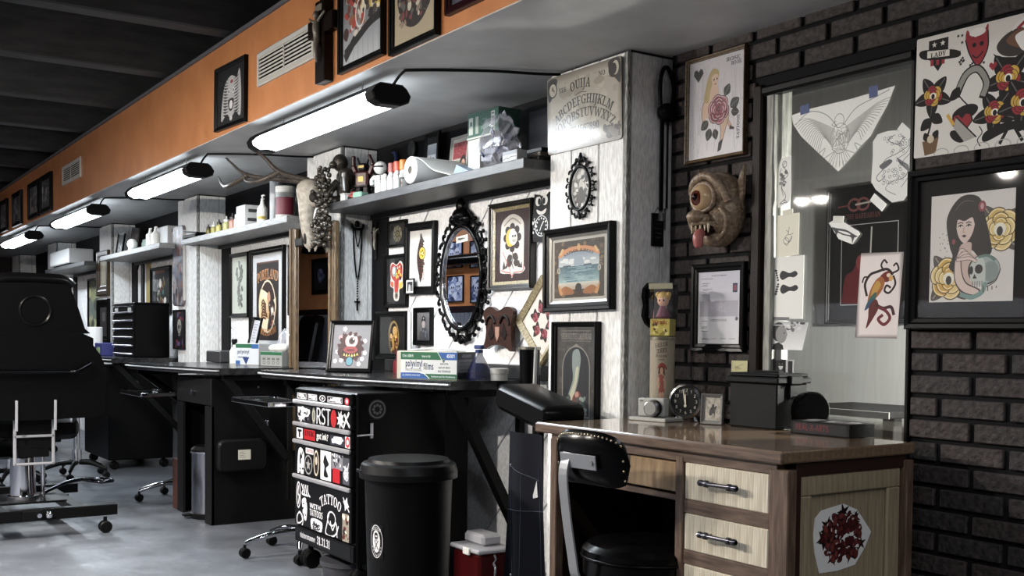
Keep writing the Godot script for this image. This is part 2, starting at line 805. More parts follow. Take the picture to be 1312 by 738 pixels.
	func heart(c: String, x: float, y: float, r: float) -> void:
		P(c, [x, y + r, x - r * 0.9, y - r * 0.05, x - r * 0.75, y - r * 0.6, x - r * 0.35, y - r * 0.7, x, y - r * 0.35, x + r * 0.35, y - r * 0.7, x + r * 0.75, y - r * 0.6, x + r * 0.9, y - r * 0.05])

	# a woman's face turned a little to the left
	func woman(x: float, y: float, r: float, skin := "e2d4c6", hair := "1d1614", lip := "8a2028") -> void:
		P(skin, [x - r * 0.62, y - r * 0.6, x - r * 0.66, y + r * 0.1, x - r * 0.45, y + r * 0.75, x - r * 0.08, y + r * 1.1, x + r * 0.3, y + r * 0.85, x + r * 0.6, y + r * 0.2, x + r * 0.62, y - r * 0.6, x, y - r], true)
		P(hair, [x - r * 0.7, y + r * 0.2, x - r * 0.95, y - r * 0.5, x - r * 0.5, y - r * 1.35, x + r * 0.2, y - r * 1.45, x + r * 0.9, y - r * 0.9, x + r * 0.85, y + r * 0.3, x + r * 0.62, y - r * 0.2, x + r * 0.45, y - r * 0.55, x - r * 0.1, y - r * 0.35, x - r * 0.58, y - r * 0.45], true)
		for k in [-1.0, 1.0]:
			var ex: float = x - r * 0.08 + k * r * 0.3
			E("f4f0ea", ex, y - r * 0.02, r * 0.13, r * 0.07)
			E("3a2a20", ex, y - r * 0.02, r * 0.065)
			L("140e0c", r * 0.06, [ex - r * 0.17, y + r * 0.01, ex, y - r * 0.11, ex + r * 0.18, y - r * 0.02])
			L(hair, r * 0.06, [ex - r * 0.18, y - r * 0.2, ex, y - r * 0.27, ex + r * 0.18, y - r * 0.2])
		L("9c7c6c", r * 0.05, [x - r * 0.1, y + r * 0.05, x - r * 0.18, y + r * 0.36, x - r * 0.05, y + r * 0.4])
		P(lip, [x - r * 0.28, y + r * 0.62, x - r * 0.1, y + r * 0.54, x + r * 0.1, y + r * 0.62, x - r * 0.08, y + r * 0.74])


# ------------------------------------------------------------------ the setting

const SOFFIT := 2.175
const FZ := 0.863
const FTOP := 2.655
const PILX := [-3.13, -5.63, -8.23, -10.87, -13.5, -16.0]
const PILZ := 0.224


func plank_mat(i: int) -> StandardMaterial3D:
	return noisy("whitewashed plank %d" % i, Color(0.77, 0.77, 0.77), Color(0.91, 0.91, 0.905), 0.62, [Vector3(9, 2.2, 9), Vector3(10, 2.6, 10), Vector3(8, 2.0, 8)][i], 0.03, 5 + i, 0.36, 0.5)


func diag_mat(i: int, sx: float) -> StandardMaterial3D:
	return noisy("whitewashed board %d %.0f" % [i, sx], Color(0.82, 0.82, 0.83), Color(0.93, 0.93, 0.93), 0.6, Vector3(4.0 + i, 4.0, 4.0), 0.03, 11 + i, 0.32, 0.4)


func room_shell() -> void:
	var concrete := noisy("floor concrete", Color(0.31, 0.325, 0.35), Color(0.37, 0.385, 0.415), 0.33, Vector3(0.55, 0.55, 0.55), 0.012, 3, 0.5, 0.12, true)
	concrete.roughness_texture = noise_tex(Color(0.3, 0.3, 0.3), Color(0.42, 0.42, 0.42), 0.02, 9, 4)
	concrete.roughness = 1.0
	struct("floor", "grey polished concrete floor with faint darker stains", B.new().box(V(-7.1, -0.06, 2.0), V(19.6, 0.12, 4.3)), concrete)
	var dark := noisy("black ceiling paint", Color(0.006, 0.006, 0.007), Color(0.016, 0.016, 0.017), 0.95, Vector3.ONE, 0.03, 4)
	var ce := struct("ceiling", "black painted open ceiling with rows of exposed beams", B.new().box(V(-7.1, 3.1, 2.0), V(19.6, 0.1, 4.3)), dark)
	var beam_m := noisy("beam paint", Color(0.11, 0.11, 0.115), Color(0.18, 0.18, 0.185), 0.8, Vector3(2, 2, 0.4), 0.03, 6)
	var bm := B.new().box(Vector3.ZERO, V(0.13, 0.36, 4.0), 0.008).mesh()
	var bx := 2.2
	while bx > -16.6:
		part(ce, "beam", bm, beam_m, V(bx, 2.88, 2.0))
		bx -= 1.13
	# the walls of the room; the long wall has the window opening in it
	var wl := B.new()
	wl.box(V((-16.8 - 2.66) / 2, 1.55, -0.06), V(16.8 - 2.66, 3.1, 0.12))
	wl.box(V((2.6 - 2.052) / 2, 1.55, -0.06), V(2.6 + 2.052, 3.1, 0.12))
	wl.box(V(-2.356, 0.36, -0.06), V(0.608, 0.72, 0.12))
	wl.box(V(-2.356, 2.53, -0.06), V(0.608, 1.14, 0.12))
	struct("wall_north", "long black wall carrying the brick, the planking and the white boards", wl, hexmat("141416", 0.8))
	struct("wall_west", "dark far end wall of the parlour", B.new().box(V(-16.86, 1.55, 2.0), V(0.12, 3.1, 4.3)), hexmat("241d1c", 0.8))
	struct("wall_east", "dark wall of the parlour behind the camera", B.new().box(V(2.66, 1.55, 2.0), V(0.12, 3.1, 4.3)), hexmat("3a3836", 0.8))
	struct("wall_south", "orange painted wall across the room", B.new().box(V(-12.75, 1.55, 4.06), V(8.3, 3.1, 0.12)), orange())
	struct("wall_south", "charcoal wall across the room, nearer the camera", B.new().box(V(-2.95, 1.55, 4.06), V(11.3, 3.1, 0.12)), hexmat("141313", 0.9))
	# the pilasters: vertical planks round a core
	for i in PILX.size():
		var x1: float = PILX[i]
		var x0 := x1 - 0.49
		var p := struct("trim", ["white planked pilaster carrying the letter board, beside the brick wall", "white planked pilaster behind the tall gilt mirror", "white planked pilaster with a long board and a small skull picture hung on it", "white planked pilaster with a gilt frame hung on it", "white planked pilaster next beyond the one with the gilt frame", "white planked pilaster at the far end of the row"][i], B.new().box(V((x0 + x1) / 2, SOFFIT / 2, PILZ / 2 - 0.01), V(0.47, SOFFIT, PILZ - 0.02)), hexmat("17171a", 0.8))
		var w := [0.0, 0.145, 0.32, 0.472]
		for k in 3:
			var a: float = x0 + w[k] + 0.003
			var b: float = x0 + w[k + 1] - 0.003
			part(p, "plank", B.new().box(Vector3.ZERO, V(b - a, SOFFIT - 0.012, 0.022), 0.003), plank_mat(k), V((a + b) / 2, SOFFIT / 2 - 0.004, PILZ - 0.011))
		part(p, "corner_strip", B.new().box(Vector3.ZERO, V(0.016, SOFFIT - 0.012, 0.02), 0.002), noisy("corner strip", Color(0.35, 0.35, 0.34), Color(0.7, 0.7, 0.69), 0.7, V(20, 3, 20), 0.03, 8), V(x1 - 0.01, SOFFIT / 2 - 0.004, PILZ - 0.01))
		part(p, "plank", B.new().box(Vector3.ZERO, V(0.02, SOFFIT - 0.012, 0.145), 0.003), plank_mat((i + 1) % 3), V(x1 - 0.011, SOFFIT / 2 - 0.004, 0.128))
		part(p, "plank", B.new().box(Vector3.ZERO, V(0.02, SOFFIT - 0.012, 0.05), 0.003), plank_mat((i + 2) % 3), V(x1 - 0.011, SOFFIT / 2 - 0.004, 0.027))


func orange() -> StandardMaterial3D:
	return noisy("orange wall paint", Color(0.72, 0.475, 0.30), Color(0.77, 0.52, 0.34), 0.3, V(0.7, 0.7, 0.7), 0.02, 21, 0.5, 0.08)


func niche_walls() -> void:
	# white boards laid on the slant between the pilasters; each board is a piece of its own
	var spans := [[-5.63, -3.62, -4.62, 0.31, 1], [-8.23, -6.12, -7.05, 0.33, -1], [-10.87, -8.72, -9.9, 0.33, 1], [-13.5, -11.36, -12.4, 0.36, -1]]
	for si in spans.size():
		var s: Array = spans[si]
		var names := ["white slanted boards of the bay with the oval mirror", "white slanted boards of the bay with the large poster", "white slanted boards of the bay with the black tool chest", "white slanted boards of the far bay"]
		var w := struct("wall_niche", names[si], B.new().box(V((s[0] + s[1]) / 2, 0.9, 0.003), V(s[1] - s[0], 1.8, 0.006)), hexmat("0c0c0e", 0.9))
		var xa: float = s[0] + 0.2
		var rect := PackedVector2Array([Vector2(xa, 0.0), Vector2(s[1], 0.0), Vector2(s[1], 1.795), Vector2(xa, 1.795)])
		for k in range(-9, 10):
			var c: float = s[2] + k * s[3]
			var d: float = s[4]
			var g := 0.006
			var strip := PackedVector2Array()
			for e in [[-1.6, g], [-1.6, s[3] - g], [1.0, s[3] - g], [1.0, g]]:
				strip.append(Vector2(c + e[0] * d + e[1], 1.5 + e[0]))
			for poly in Geometry2D.intersect_polygons(strip, rect):
				if absf(poly_area(poly)) > 0.003:
					part(w, "board", B.new().prism(poly, 0.006, 0.028, 0.002), diag_mat(absi(k) % 3, d))
		# the black upright beside each pilaster
		part(w, "black_upright", B.new().box(V(s[0] + 0.1, 0.9, 0.02), V(0.19, 1.8, 0.036), 0.004), mat(Color(0.045, 0.045, 0.05), 0.7))


func poly_area(p: PackedVector2Array) -> float:
	var a := 0.0
	for i in p.size():
		a += p[i].cross(p[(i + 1) % p.size()])
	return a / 2.0


func brick_wall_and_window() -> void:
	var wall := get_node("wall_north")
	var bm := []
	var bc := [Color(0.165, 0.132, 0.127), Color(0.195, 0.152, 0.145), Color(0.145, 0.122, 0.12), Color(0.18, 0.135, 0.127)]
	for i in 4:
		var c: Color = bc[i]
		bm.append(noisy("brick %d" % i, c.darkened(0.45), c.lightened(0.06), 0.75, Vector3.ONE * 5.0, 0.03, 31 + i, 0.36, 0.9))
	var shapes := {}
	var rng := RandomNumberGenerator.new()
	rng.seed = 7
	var pitch := 0.216
	var row := 0.0662
	for r in 33:
		var y := 1.044 + (r - 15) * row
		if y < 0.02 or y > SOFFIT:
			continue
		var off := 0.108 if absi(r - 15) % 2 == 1 else 0.0
		var spans := [[-3.125, -1.0]]
		if y > 0.69 and y < 1.99:
			spans = [[-3.125, -2.697], [-2.047, -1.0]]
		for sp in spans:
			for k in range(-6, 6):
				var a: float = maxf(-1.949 + off + k * pitch + 0.007, sp[0])
				var b: float = minf(-1.949 + off + (k + 1) * pitch - 0.007, sp[1])
				if b - a < 0.02:
					continue
				var key := "%.2f" % (b - a)
				if not shapes.has(key):
					shapes[key] = B.new().box(Vector3.ZERO, V(b - a, row - 0.014, 0.03), 0.003).mesh()
				part(wall, "brick", shapes[key], bm[rng.randi() % 4], V((a + b) / 2, y, -0.003 + rng.randf_range(-0.002, 0.002)))
	# the window: trims, sash and one pane
	var wood := noisy("dark window casing", Color(0.07, 0.045, 0.035), Color(0.13, 0.08, 0.06), 0.5, V(20, 2, 20), 0.03, 41)
	var pale := noisy("pale window jamb", Color(0.42, 0.42, 0.40), Color(0.60, 0.60, 0.57), 0.5, V(6, 1, 6), 0.03, 42)
	var win := Node3D.new()
	win.name = "window_1"
	add_child(win)
	tag(win, "interior window in the brick wall with tattoo drawings taped to its pane")
	win.set_meta("kind", "structure")
	part(win, "casing", B.new().box(V(-2.672, 1.35, 0.004), V(0.044, 1.26, 0.05), 0.006), wood)
	part(win, "jamb", B.new().box(V(-2.629, 1.35, -0.03), V(0.036, 1.24, 0.08), 0.004).box(V(-2.607, 1.35, -0.045), V(0.012, 1.24, 0.05), 0.002), pale)
	part(win, "head_trim", B.new().box(V(-2.37, 1.957, 0.004), V(0.64, 0.032, 0.045), 0.008), mat(Color(0.06, 0.06, 0.065), 0.4))
	part(win, "side_trim", B.new().box(V(-2.058, 1.35, -0.02), V(0.014, 1.26, 0.07), 0.003), mat(Color(0.03, 0.03, 0.032), 0.4))
	part(win, "sill", B.new().box(V(-2.36, 0.725, -0.01), V(0.62, 0.03, 0.1), 0.006), pale)
	part(win, "pane", B.new().box(V(-2.332, 1.34, -0.012), V(0.546, 1.21, 0.005)), pane_mat())
	# the room behind the window
	var back := noisy("back room paint", Color(0.61, 0.61, 0.60), Color(0.64, 0.64, 0.63), 0.7, V(5, 0.35, 5), 0.02, 43)
	struct("wall_back_room", "pale wall of the room behind the interior window", B.new().box(V(-2.9, 1.4, -1.66), V(4.4, 2.8, 0.1)).box(V(-5.15, 1.4, -0.9), V(0.1, 2.8, 1.6)).box(V(-0.65, 1.4, -0.9), V(0.1, 2.8, 1.6)), back)
	struct("floor_back_room", "floor of the room behind the interior window", B.new().box(V(-2.9, -0.06, -0.86), V(4.6, 0.12, 1.48)), hexmat("4a4644", 0.6))
	struct("ceiling_back_room", "brown ceiling of the room behind the interior window", B.new().box(V(-2.9, 2.75, -0.9), V(4.6, 0.1, 1.56)), hexmat("6b5f55", 0.8))


func bulkhead() -> void:
	var grey := noisy("soffit paint", Color(0.70, 0.70, 0.70), Color(0.75, 0.75, 0.75), 0.5, V(0.8, 0.8, 0.8), 0.02, 22)
	struct("ceiling_soffit", "grey painted underside of the long bulkhead above the work bays", B.new().box(V(-7.1, SOFFIT + 0.03, FZ / 2), V(19.4, 0.06, FZ - 0.004)), grey)
	struct("wall_bulkhead", "orange painted face of the long bulkhead above the work bays", B.new().box(V(-7.1, (SOFFIT + FTOP) / 2 + 0.003, FZ - 0.04), V(19.4, FTOP - SOFFIT, 0.08), 0.003), orange())
	struct("trim", "ragged grey top edge of the orange bulkhead", B.new().box(V(-7.1, FTOP + 0.012, FZ - 0.03), V(19.4, 0.02, 0.085), 0.003), hexmat("55555a", 0.7))


# a shop light: a black tray above, a bright wrap-round lens below
func shop_light_body(t: Node3D, l: float, shell: Material) -> void:
	part(t, "housing", B.new().at(Vector3.ZERO, PI / 2).prism(pv([-0.057, 0.018, -0.052, 0.034, 0.052, 0.034, 0.057, 0.018]), -l / 2, l / 2), shell)
	part(t, "lens", B.new().at(Vector3.ZERO, PI / 2).prism(pv([-0.056, 0.0175, -0.084, -0.008, -0.078, -0.028, -0.042, -0.046, 0.0, -0.04, 0.042, -0.046, 0.078, -0.028, 0.084, -0.008, 0.056, 0.0175]), -l / 2, l / 2), glow(Color(0.93, 0.97, 1.0), 9.0, "lit lens"))


func lamps() -> void:
	# four shop lights with two tubes each, hung on hooks under the bulkhead
	var spots := [[-3.99, -5.33], [-6.46, -7.76], [-8.98, -10.4], [-11.7, -13.2]]
	var labs := ["black shop light with two lit tubes, nearest of the row under the soffit", "black shop light with two lit tubes, second of the row from the nearest", "black shop light with two lit tubes, third of the row from the nearest", "black shop light with two lit tubes, farthest of the row by the picture edge"]
	var shell := mat(Color(0.05, 0.05, 0.055), 0.45)
	for i in spots.size():
		var x1: float = spots[i][0]
		var x0: float = spots[i][1]
		var l := x1 - x0
		var c := V((x0 + x1) / 2, 2.09, 0.775)
		var t := thing("shop_light", labs[i], "light", c, 0.0, "shop lights under the soffit")
		shop_light_body(t, l, shell)
		for s in [-1.0, 1.0]:
			part(t, "end_cap", B.new().at(V(s * (l / 2 + 0.012), 0, 0), PI / 2).prism(pv([-0.089, -0.006, -0.08, -0.034, -0.044, -0.05, 0.044, -0.05, 0.08, -0.034, 0.089, -0.006, 0.07, 0.022, 0.05, 0.036, -0.05, 0.036, -0.07, 0.022]), -0.04, 0.03, 0.006), shell)
			part(t, "hook", B.new().tube([V(s * l * 0.33, 0.03, 0), V(s * l * 0.33 + 0.008, 0.045, 0.004), V(s * l * 0.33 - 0.004, 0.06, 0), V(s * l * 0.33, 0.086, 0)], 0.003, 6), STEEL)
		var a := AreaLight3D.new()
		a.name = "tube_light"
		a.area_size = Vector2(l - 0.06, 0.12)
		a.light_color = Color(0.93, 0.97, 1.0)
		a.light_energy = TUBE
		a.shadow_enabled = true
		a.position = V(0, -0.056, 0)
		a.rotation.x = -PI / 2
		t.add_child(a)
		# its flex, run over the soffit to the wall
		var fx := [c + V(l / 2 + 0.02, 0.01, 0), c + V(l / 2 + 0.09, 0.07, -0.02), c + V(l / 2 + 0.13, 0.079, -0.06), V(x1 + 0.3, 2.166, 0.48), V(x1 + 0.4, 2.16, 0.3), V(x1 + 0.5, 2.166, 0.06)]
		solo("flex", ["black lamp flex running from the nearest shop light to the wall", "black lamp flex running from the second shop light to the wall", "black lamp flex running from the third shop light to the wall", "black lamp flex running from the farthest shop light to the wall"][i], "cable", B.new().tube(curve(fx), 0.006, 6), BLACK)
	# two plain ceiling lights on the camera's side of the room
	for i in 4:
		var c := V([-0.5, -7.45, -11.8, 1.3][i], 2.62, [2.3, 2.9, 3.1, 1.4][i])
		var t := thing("ceiling_light", ["lit strip light under the beams near the brick wall's end of the room", "lit strip light under the beams across from the second bay", "lit strip light under the beams before the blue skull pictures", "lit strip light under the beams to the right of the camera"][i], "light", c)
		shop_light_body(t, 1.3, shell)
		for s in [-1.0, 1.0]:
			part(t, "rod", B.new().cyl(V(s * 0.5, 0.03, 0), V(s * 0.5, 0.09, 0), 0.006, -1.0, 8), STEEL)
		var a := AreaLight3D.new()
		a.name = "tube_light"
		a.area_size = Vector2(1.24, 0.12)
		a.light_color = Color(0.97, 0.98, 1.0)
		a.light_energy = ROOMLIGHT
		a.shadow_enabled = true
		a.position = V(0, -0.056, 0)
		a.rotation.x = -PI / 2
		t.add_child(a)
	# the ceiling spots of the room, whose lights the window pane and the glazed pictures mirror
	var rail := thing("track_light", "white track of ceiling spots across the room", "light", V(-4.9, 2.2, 3.0))
	part(rail, "track", B.new().box(V(0, 0.0, 0), V(4.2, 0.03, 0.04), 0.006).cyl(V(-1.8, 0, 0), V(-1.8, 0.85, 0), 0.008).cyl(V(1.8, 0, 0), V(1.8, 0.85, 0), 0.008), WHITE)
	for x in [-0.9, -0.27, -0.11, 1.3]:
		var can := part(rail, "spot_can", B.new().lathe([Vector2(0, 0.07), Vector2(0.04, 0.065), Vector2(0.05, 0.02), Vector2(0.055, -0.045), Vector2(0.049, -0.045), Vector2(0.045, 0.0), Vector2(0, 0.02)]), WHITE, V(x, -0.085, 0))
		part(can, "bulb", B.new().ball(V(0, -0.03, 0), V(0.04, 0.034, 0.04), 14, 8), glow(Color(1.0, 0.96, 0.88), 30.0, "lit spot bulb"))
		var o := OmniLight3D.new()
		o.name = "bulb_light"
		o.light_color = Color(1.0, 0.97, 0.93)
		o.light_energy = SPOT
		o.light_size = 0.04
		o.omni_range = 14.0
		o.omni_attenuation = 2.0
		o.shadow_enabled = true
		o.position = V(0, -0.03, 0)
		can.add_child(o)
	var room := thing("desk_lamp", "lit lamp standing in the room behind the interior window", "lamp", V(-1.75, 0.0, -1.1))
	part(room, "stand", B.new().lathe([Vector2(0, 0), Vector2(0.14, 0), Vector2(0.14, 0.02), Vector2(0.012, 0.04), Vector2(0.012, 1.42), Vector2(0, 1.42)]), BLACK)
	part(room, "bulb", B.new().ball(V(0, 1.5, 0), V(0.06, 0.07, 0.06)), glow(Color(1.0, 0.98, 0.9), 10.0, "lit lamp bulb"))
	part(room, "shade", B.new().lathe([Vector2(0.03, 1.62), Vector2(0.14, 1.515), Vector2(0.145, 1.515), Vector2(0.032, 1.63), Vector2(0, 1.63)], Vector3.ZERO, 28), BLACK)
	var o2 := OmniLight3D.new()
	o2.name = "lamp_light"
	o2.light_color = Color(1.0, 1.0, 0.97)
	o2.light_energy = BACKLAMP
	o2.light_size = 0.07
	o2.omni_range = 8.0
	o2.omni_attenuation = 2.0
	o2.shadow_enabled = true
	o2.position = V(0, 1.5, 0)
	room.add_child(o2)


# ------------------------------------------------------------------ the wooden desk and its chair

func desk_area() -> void:
	var brown := noisy("desk brown wood", Color(0.28, 0.215, 0.175), Color(0.42, 0.34, 0.285), 0.42, V(1.2, 14, 14), 0.02, 51, 0.5, 0.1)
	var brown_v := noisy("desk brown upright wood", Color(0.28, 0.215, 0.175), Color(0.42, 0.34, 0.285), 0.42, V(14, 1.2, 14), 0.02, 52, 0.5, 0.1)
	var cream := noisy("pale drawer wood", Color(0.70, 0.66, 0.58), Color(0.85, 0.82, 0.755), 0.45, V(22, 1.0, 22), 0.02, 53)
	var tan := noisy("tan drawer wood", Color(0.45, 0.36, 0.26), Color(0.62, 0.53, 0.41), 0.4, V(6, 1.0, 6), 0.02, 54)
	var ply := noisy("pale side panel wood", Color(0.50, 0.445, 0.36), Color(0.61, 0.55, 0.45), 0.5, V(16, 1.0, 16), 0.02, 55)
	var top := noisy("desk top wood", Color(0.38, 0.30, 0.23), Color(0.50, 0.41, 0.32), 0.3, V(1.0, 12, 12), 0.02, 56)
	top.clearcoat_enabled = true
	top.clearcoat = 1.0
	top.clearcoat_roughness = 0.07
	var d := thing("desk", "brown wooden desk with pale drawer fronts and a glossy top under the window", "desk")
	var X0 := -3.0
	var X1 := -1.945
	part(d, "top", B.new().box(V((X0 - 0.055 + X1 - 0.008) / 2, 0.7985, 0.395), V(X1 - X0 + 0.063, 0.033, 0.55), 0.004), top)
	part(d, "top_edge", B.new().box(V((X0 - 0.055 + X1 - 0.008) / 2, 0.7975, 0.667), V(X1 - X0 + 0.066, 0.032, 0.012), 0.004).box(V(X1 - 0.007, 0.7975, 0.395), V(0.012, 0.032, 0.548), 0.004), brown)
	var zf := 0.64
	part(d, "apron", B.new().box(V((X0 + X1) / 2 - 0.01, 0.766, zf), V(X1 - X0 - 0.04, 0.032, 0.03), 0.002), brown)
	for p in [[-2.975, 0.036], [-2.349, 0.034], [-1.968, 0.068]]:
		part(d, "post", B.new().box(V(p[0], 0.383, zf), V(p[1], 0.765, 0.034), 0.003), brown_v)
	for y in [0.623, 0.475, 0.327, 0.18]:
		part(d, "rail", B.new().box(V(-2.166, y, zf - 0.001), V(0.33, 0.04, 0.03), 0.002), brown)
	part(d, "rail", B.new().box(V(-2.66, 0.64, zf - 0.006), V(0.6, 0.018, 0.02), 0.002), brown)
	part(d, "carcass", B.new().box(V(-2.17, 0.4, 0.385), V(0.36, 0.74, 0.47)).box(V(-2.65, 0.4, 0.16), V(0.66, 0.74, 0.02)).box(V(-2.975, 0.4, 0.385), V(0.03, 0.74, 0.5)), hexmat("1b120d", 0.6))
	for i in 4:
		var y: float = [0.696, 0.549, 0.401, 0.253][i]
		var dr := part(d, "drawer", B.new().box(Vector3.ZERO, V(0.324, 0.106, 0.022), 0.003), cream, V(-2.166, y, zf + 0.003))
		var h := B.new()
		h.cyl(V(-0.062, 0.002, 0.034), V(0.066, 0.002, 0.034), 0.0062, -1.0, 10)
		for s in [-1.0, 1.0]:
			h.cyl(V(s * 0.045, 0.002, 0.01), V(s * 0.045, 0.002, 0.034), 0.004, -1.0, 8)
			h.lathe([Vector2(0.006, 0), Vector2(0.0105, 0.004), Vector2(0.0105, 0.014), Vector2(0.0065, 0.018)], V(s * 0.045 - 0.009, 0.002, 0.034), 10, V(1, 0, 0))
			h.lathe([Vector2(0, 0), Vector2(0.0095, 0.002), Vector2(0.0095, 0.012), Vector2(0.006, 0.016)], V(s * 0.066 - 0.008, 0.002, 0.034), 10, V(1, 0, 0))
		part(dr, "handle", h, mat(Color(0.30, 0.30, 0.32), 0.25, 1.0), V(-0.005, 0.003, 0), "turned grey metal bar handle")
	var cd := part(d, "drawer", B.new().box(Vector3.ZERO, V(0.585, 0.088, 0.02), 0.003), tan, V(-2.662, 0.701, zf), "wide shallow tan drawer over the knee hole")
	part(cd, "handle", B.new().tube(curve([V(-0.02, 0, 0.01), V(-0.02, 0, 0.03), V(0, 0, 0.036), V(0.02, 0, 0.03), V(0.02, 0, 0.01)]), 0.004, 8).box(V(0, 0.0, 0.012), V(0.07, 0.016, 0.004), 0.001), mat(Color(0.25, 0.22, 0.2), 0.35, 1.0), V(0.035, 0.004, 0))
	var cv := Cv.new(96, 0.4, "4a4640", 3)
	cv.T("d8d4c8", "TATTOO", 0.5, 0.29, 0.2, "Droid Serif", true, 0.0, 0.9)
	part(cd, "name_plate", B.new().box(V(0, 0, -0.001), V(0.07, 0.026, 0.002)).face(0.066, 0.024, 0.0006), print_mat(cv.tex()), V(0.047, 0.032, 0.0115))
	# the right-hand side: dark corner posts and a framed panel
	part(d, "corner_post", B.new().box(V(X1 - 0.018, 0.383, 0.605), V(0.03, 0.765, 0.03), 0.003), hexmat("2a1812", 0.45))
	part(d, "corner_post", B.new().box(V(X1 - 0.014, 0.383, 0.14), V(0.03, 0.765, 0.03), 0.003), brown_v)
	part(d, "side_rail", B.new().box(V(X1 - 0.022, 0.763, 0.37), V(0.02, 0.036, 0.46), 0.002), hexmat("2a1812", 0.45))
	var sp := part(d, "side_panel", B.new().box(V(0, 0, 0), V(0.012, 0.73, 0.44)), ply, V(X1 - 0.034, 0.38, 0.375))
	for b in [[0.0, 0.336, 0.055, 0.425], [0.0, -0.336, 0.055, 0.425]]:
		part(sp, "panel_frame", B.new().box(V(0.012, b[1], 0), V(0.012, b[2], b[3]), 0.004), ply)
	for z in [-0.185, 0.185]:
		part(sp, "panel_frame", B.new().box(V(0.012, 0, z), V(0.012, 0.618, 0.056), 0.004), ply)
	# a cut-out sticker of dark red blooms on the side panel
	var sk := [[0.509, 0.624], [0.484, 0.644], [0.394, 0.656], [0.336, 0.635], [0.274, 0.568], [0.298, 0.528], [0.341, 0.481], [0.413, 0.472], [0.488, 0.473], [0.508, 0.53], [0.514, 0.581]]
	var poly := PackedVector2Array()
	for q in sk:
		poly.append(Vector2(0.394 - q[0], q[1] - 0.563))
	var sc := Cv.new(300, 0.79, "dcdad6", 5)
	for i in 26:
		var a := sc.rng.randf() * TAU
		var rr := sqrt(sc.rng.randf())
		sc.star("1d100f", 0.5 + cos(a) * rr * 0.36, 0.4 + sin(a) * rr * 0.28, sc.rng.randf_range(0.06, 0.12), 5, sc.rng.randf() * 3.0, 0.35)
	for i in 120:
		var a := sc.rng.randf() * TAU
		var rr := sqrt(sc.rng.randf())
		var x := 0.5 + cos(a) * rr * 0.34
		var y := 0.4 + sin(a) * rr * 0.27
		var an := sc.rng.randf() * 3.0
		var k := sc.rng.randf_range(0.025, 0.06)
		sc.E("180c0c", x, y, k * 1.15, k * 0.75, an)
		sc.E(["5a2622", "6c3230", "451a1a"][i % 3], x, y, k, k * 0.6, an)
	for i in 26:
		sc.E("c8c4c0", 0.2 + sc.rng.randf() * 0.6, 0.15 + sc.rng.randf() * 0.5, 0.008, 0.02, sc.rng.randf() * 3.0)
	solo("sticker", "cut-out sticker of dark red flowers on the side of the wooden desk", "sticker", B.new().prism(poly, 0.0, 0.0012, 0.0, Rect2(-0.125, -0.095, 0.25, 0.195)), print_mat(sc.tex()), V(X1 - 0.0275, 0.563, 0.394), PI / 2)
	office_chair()


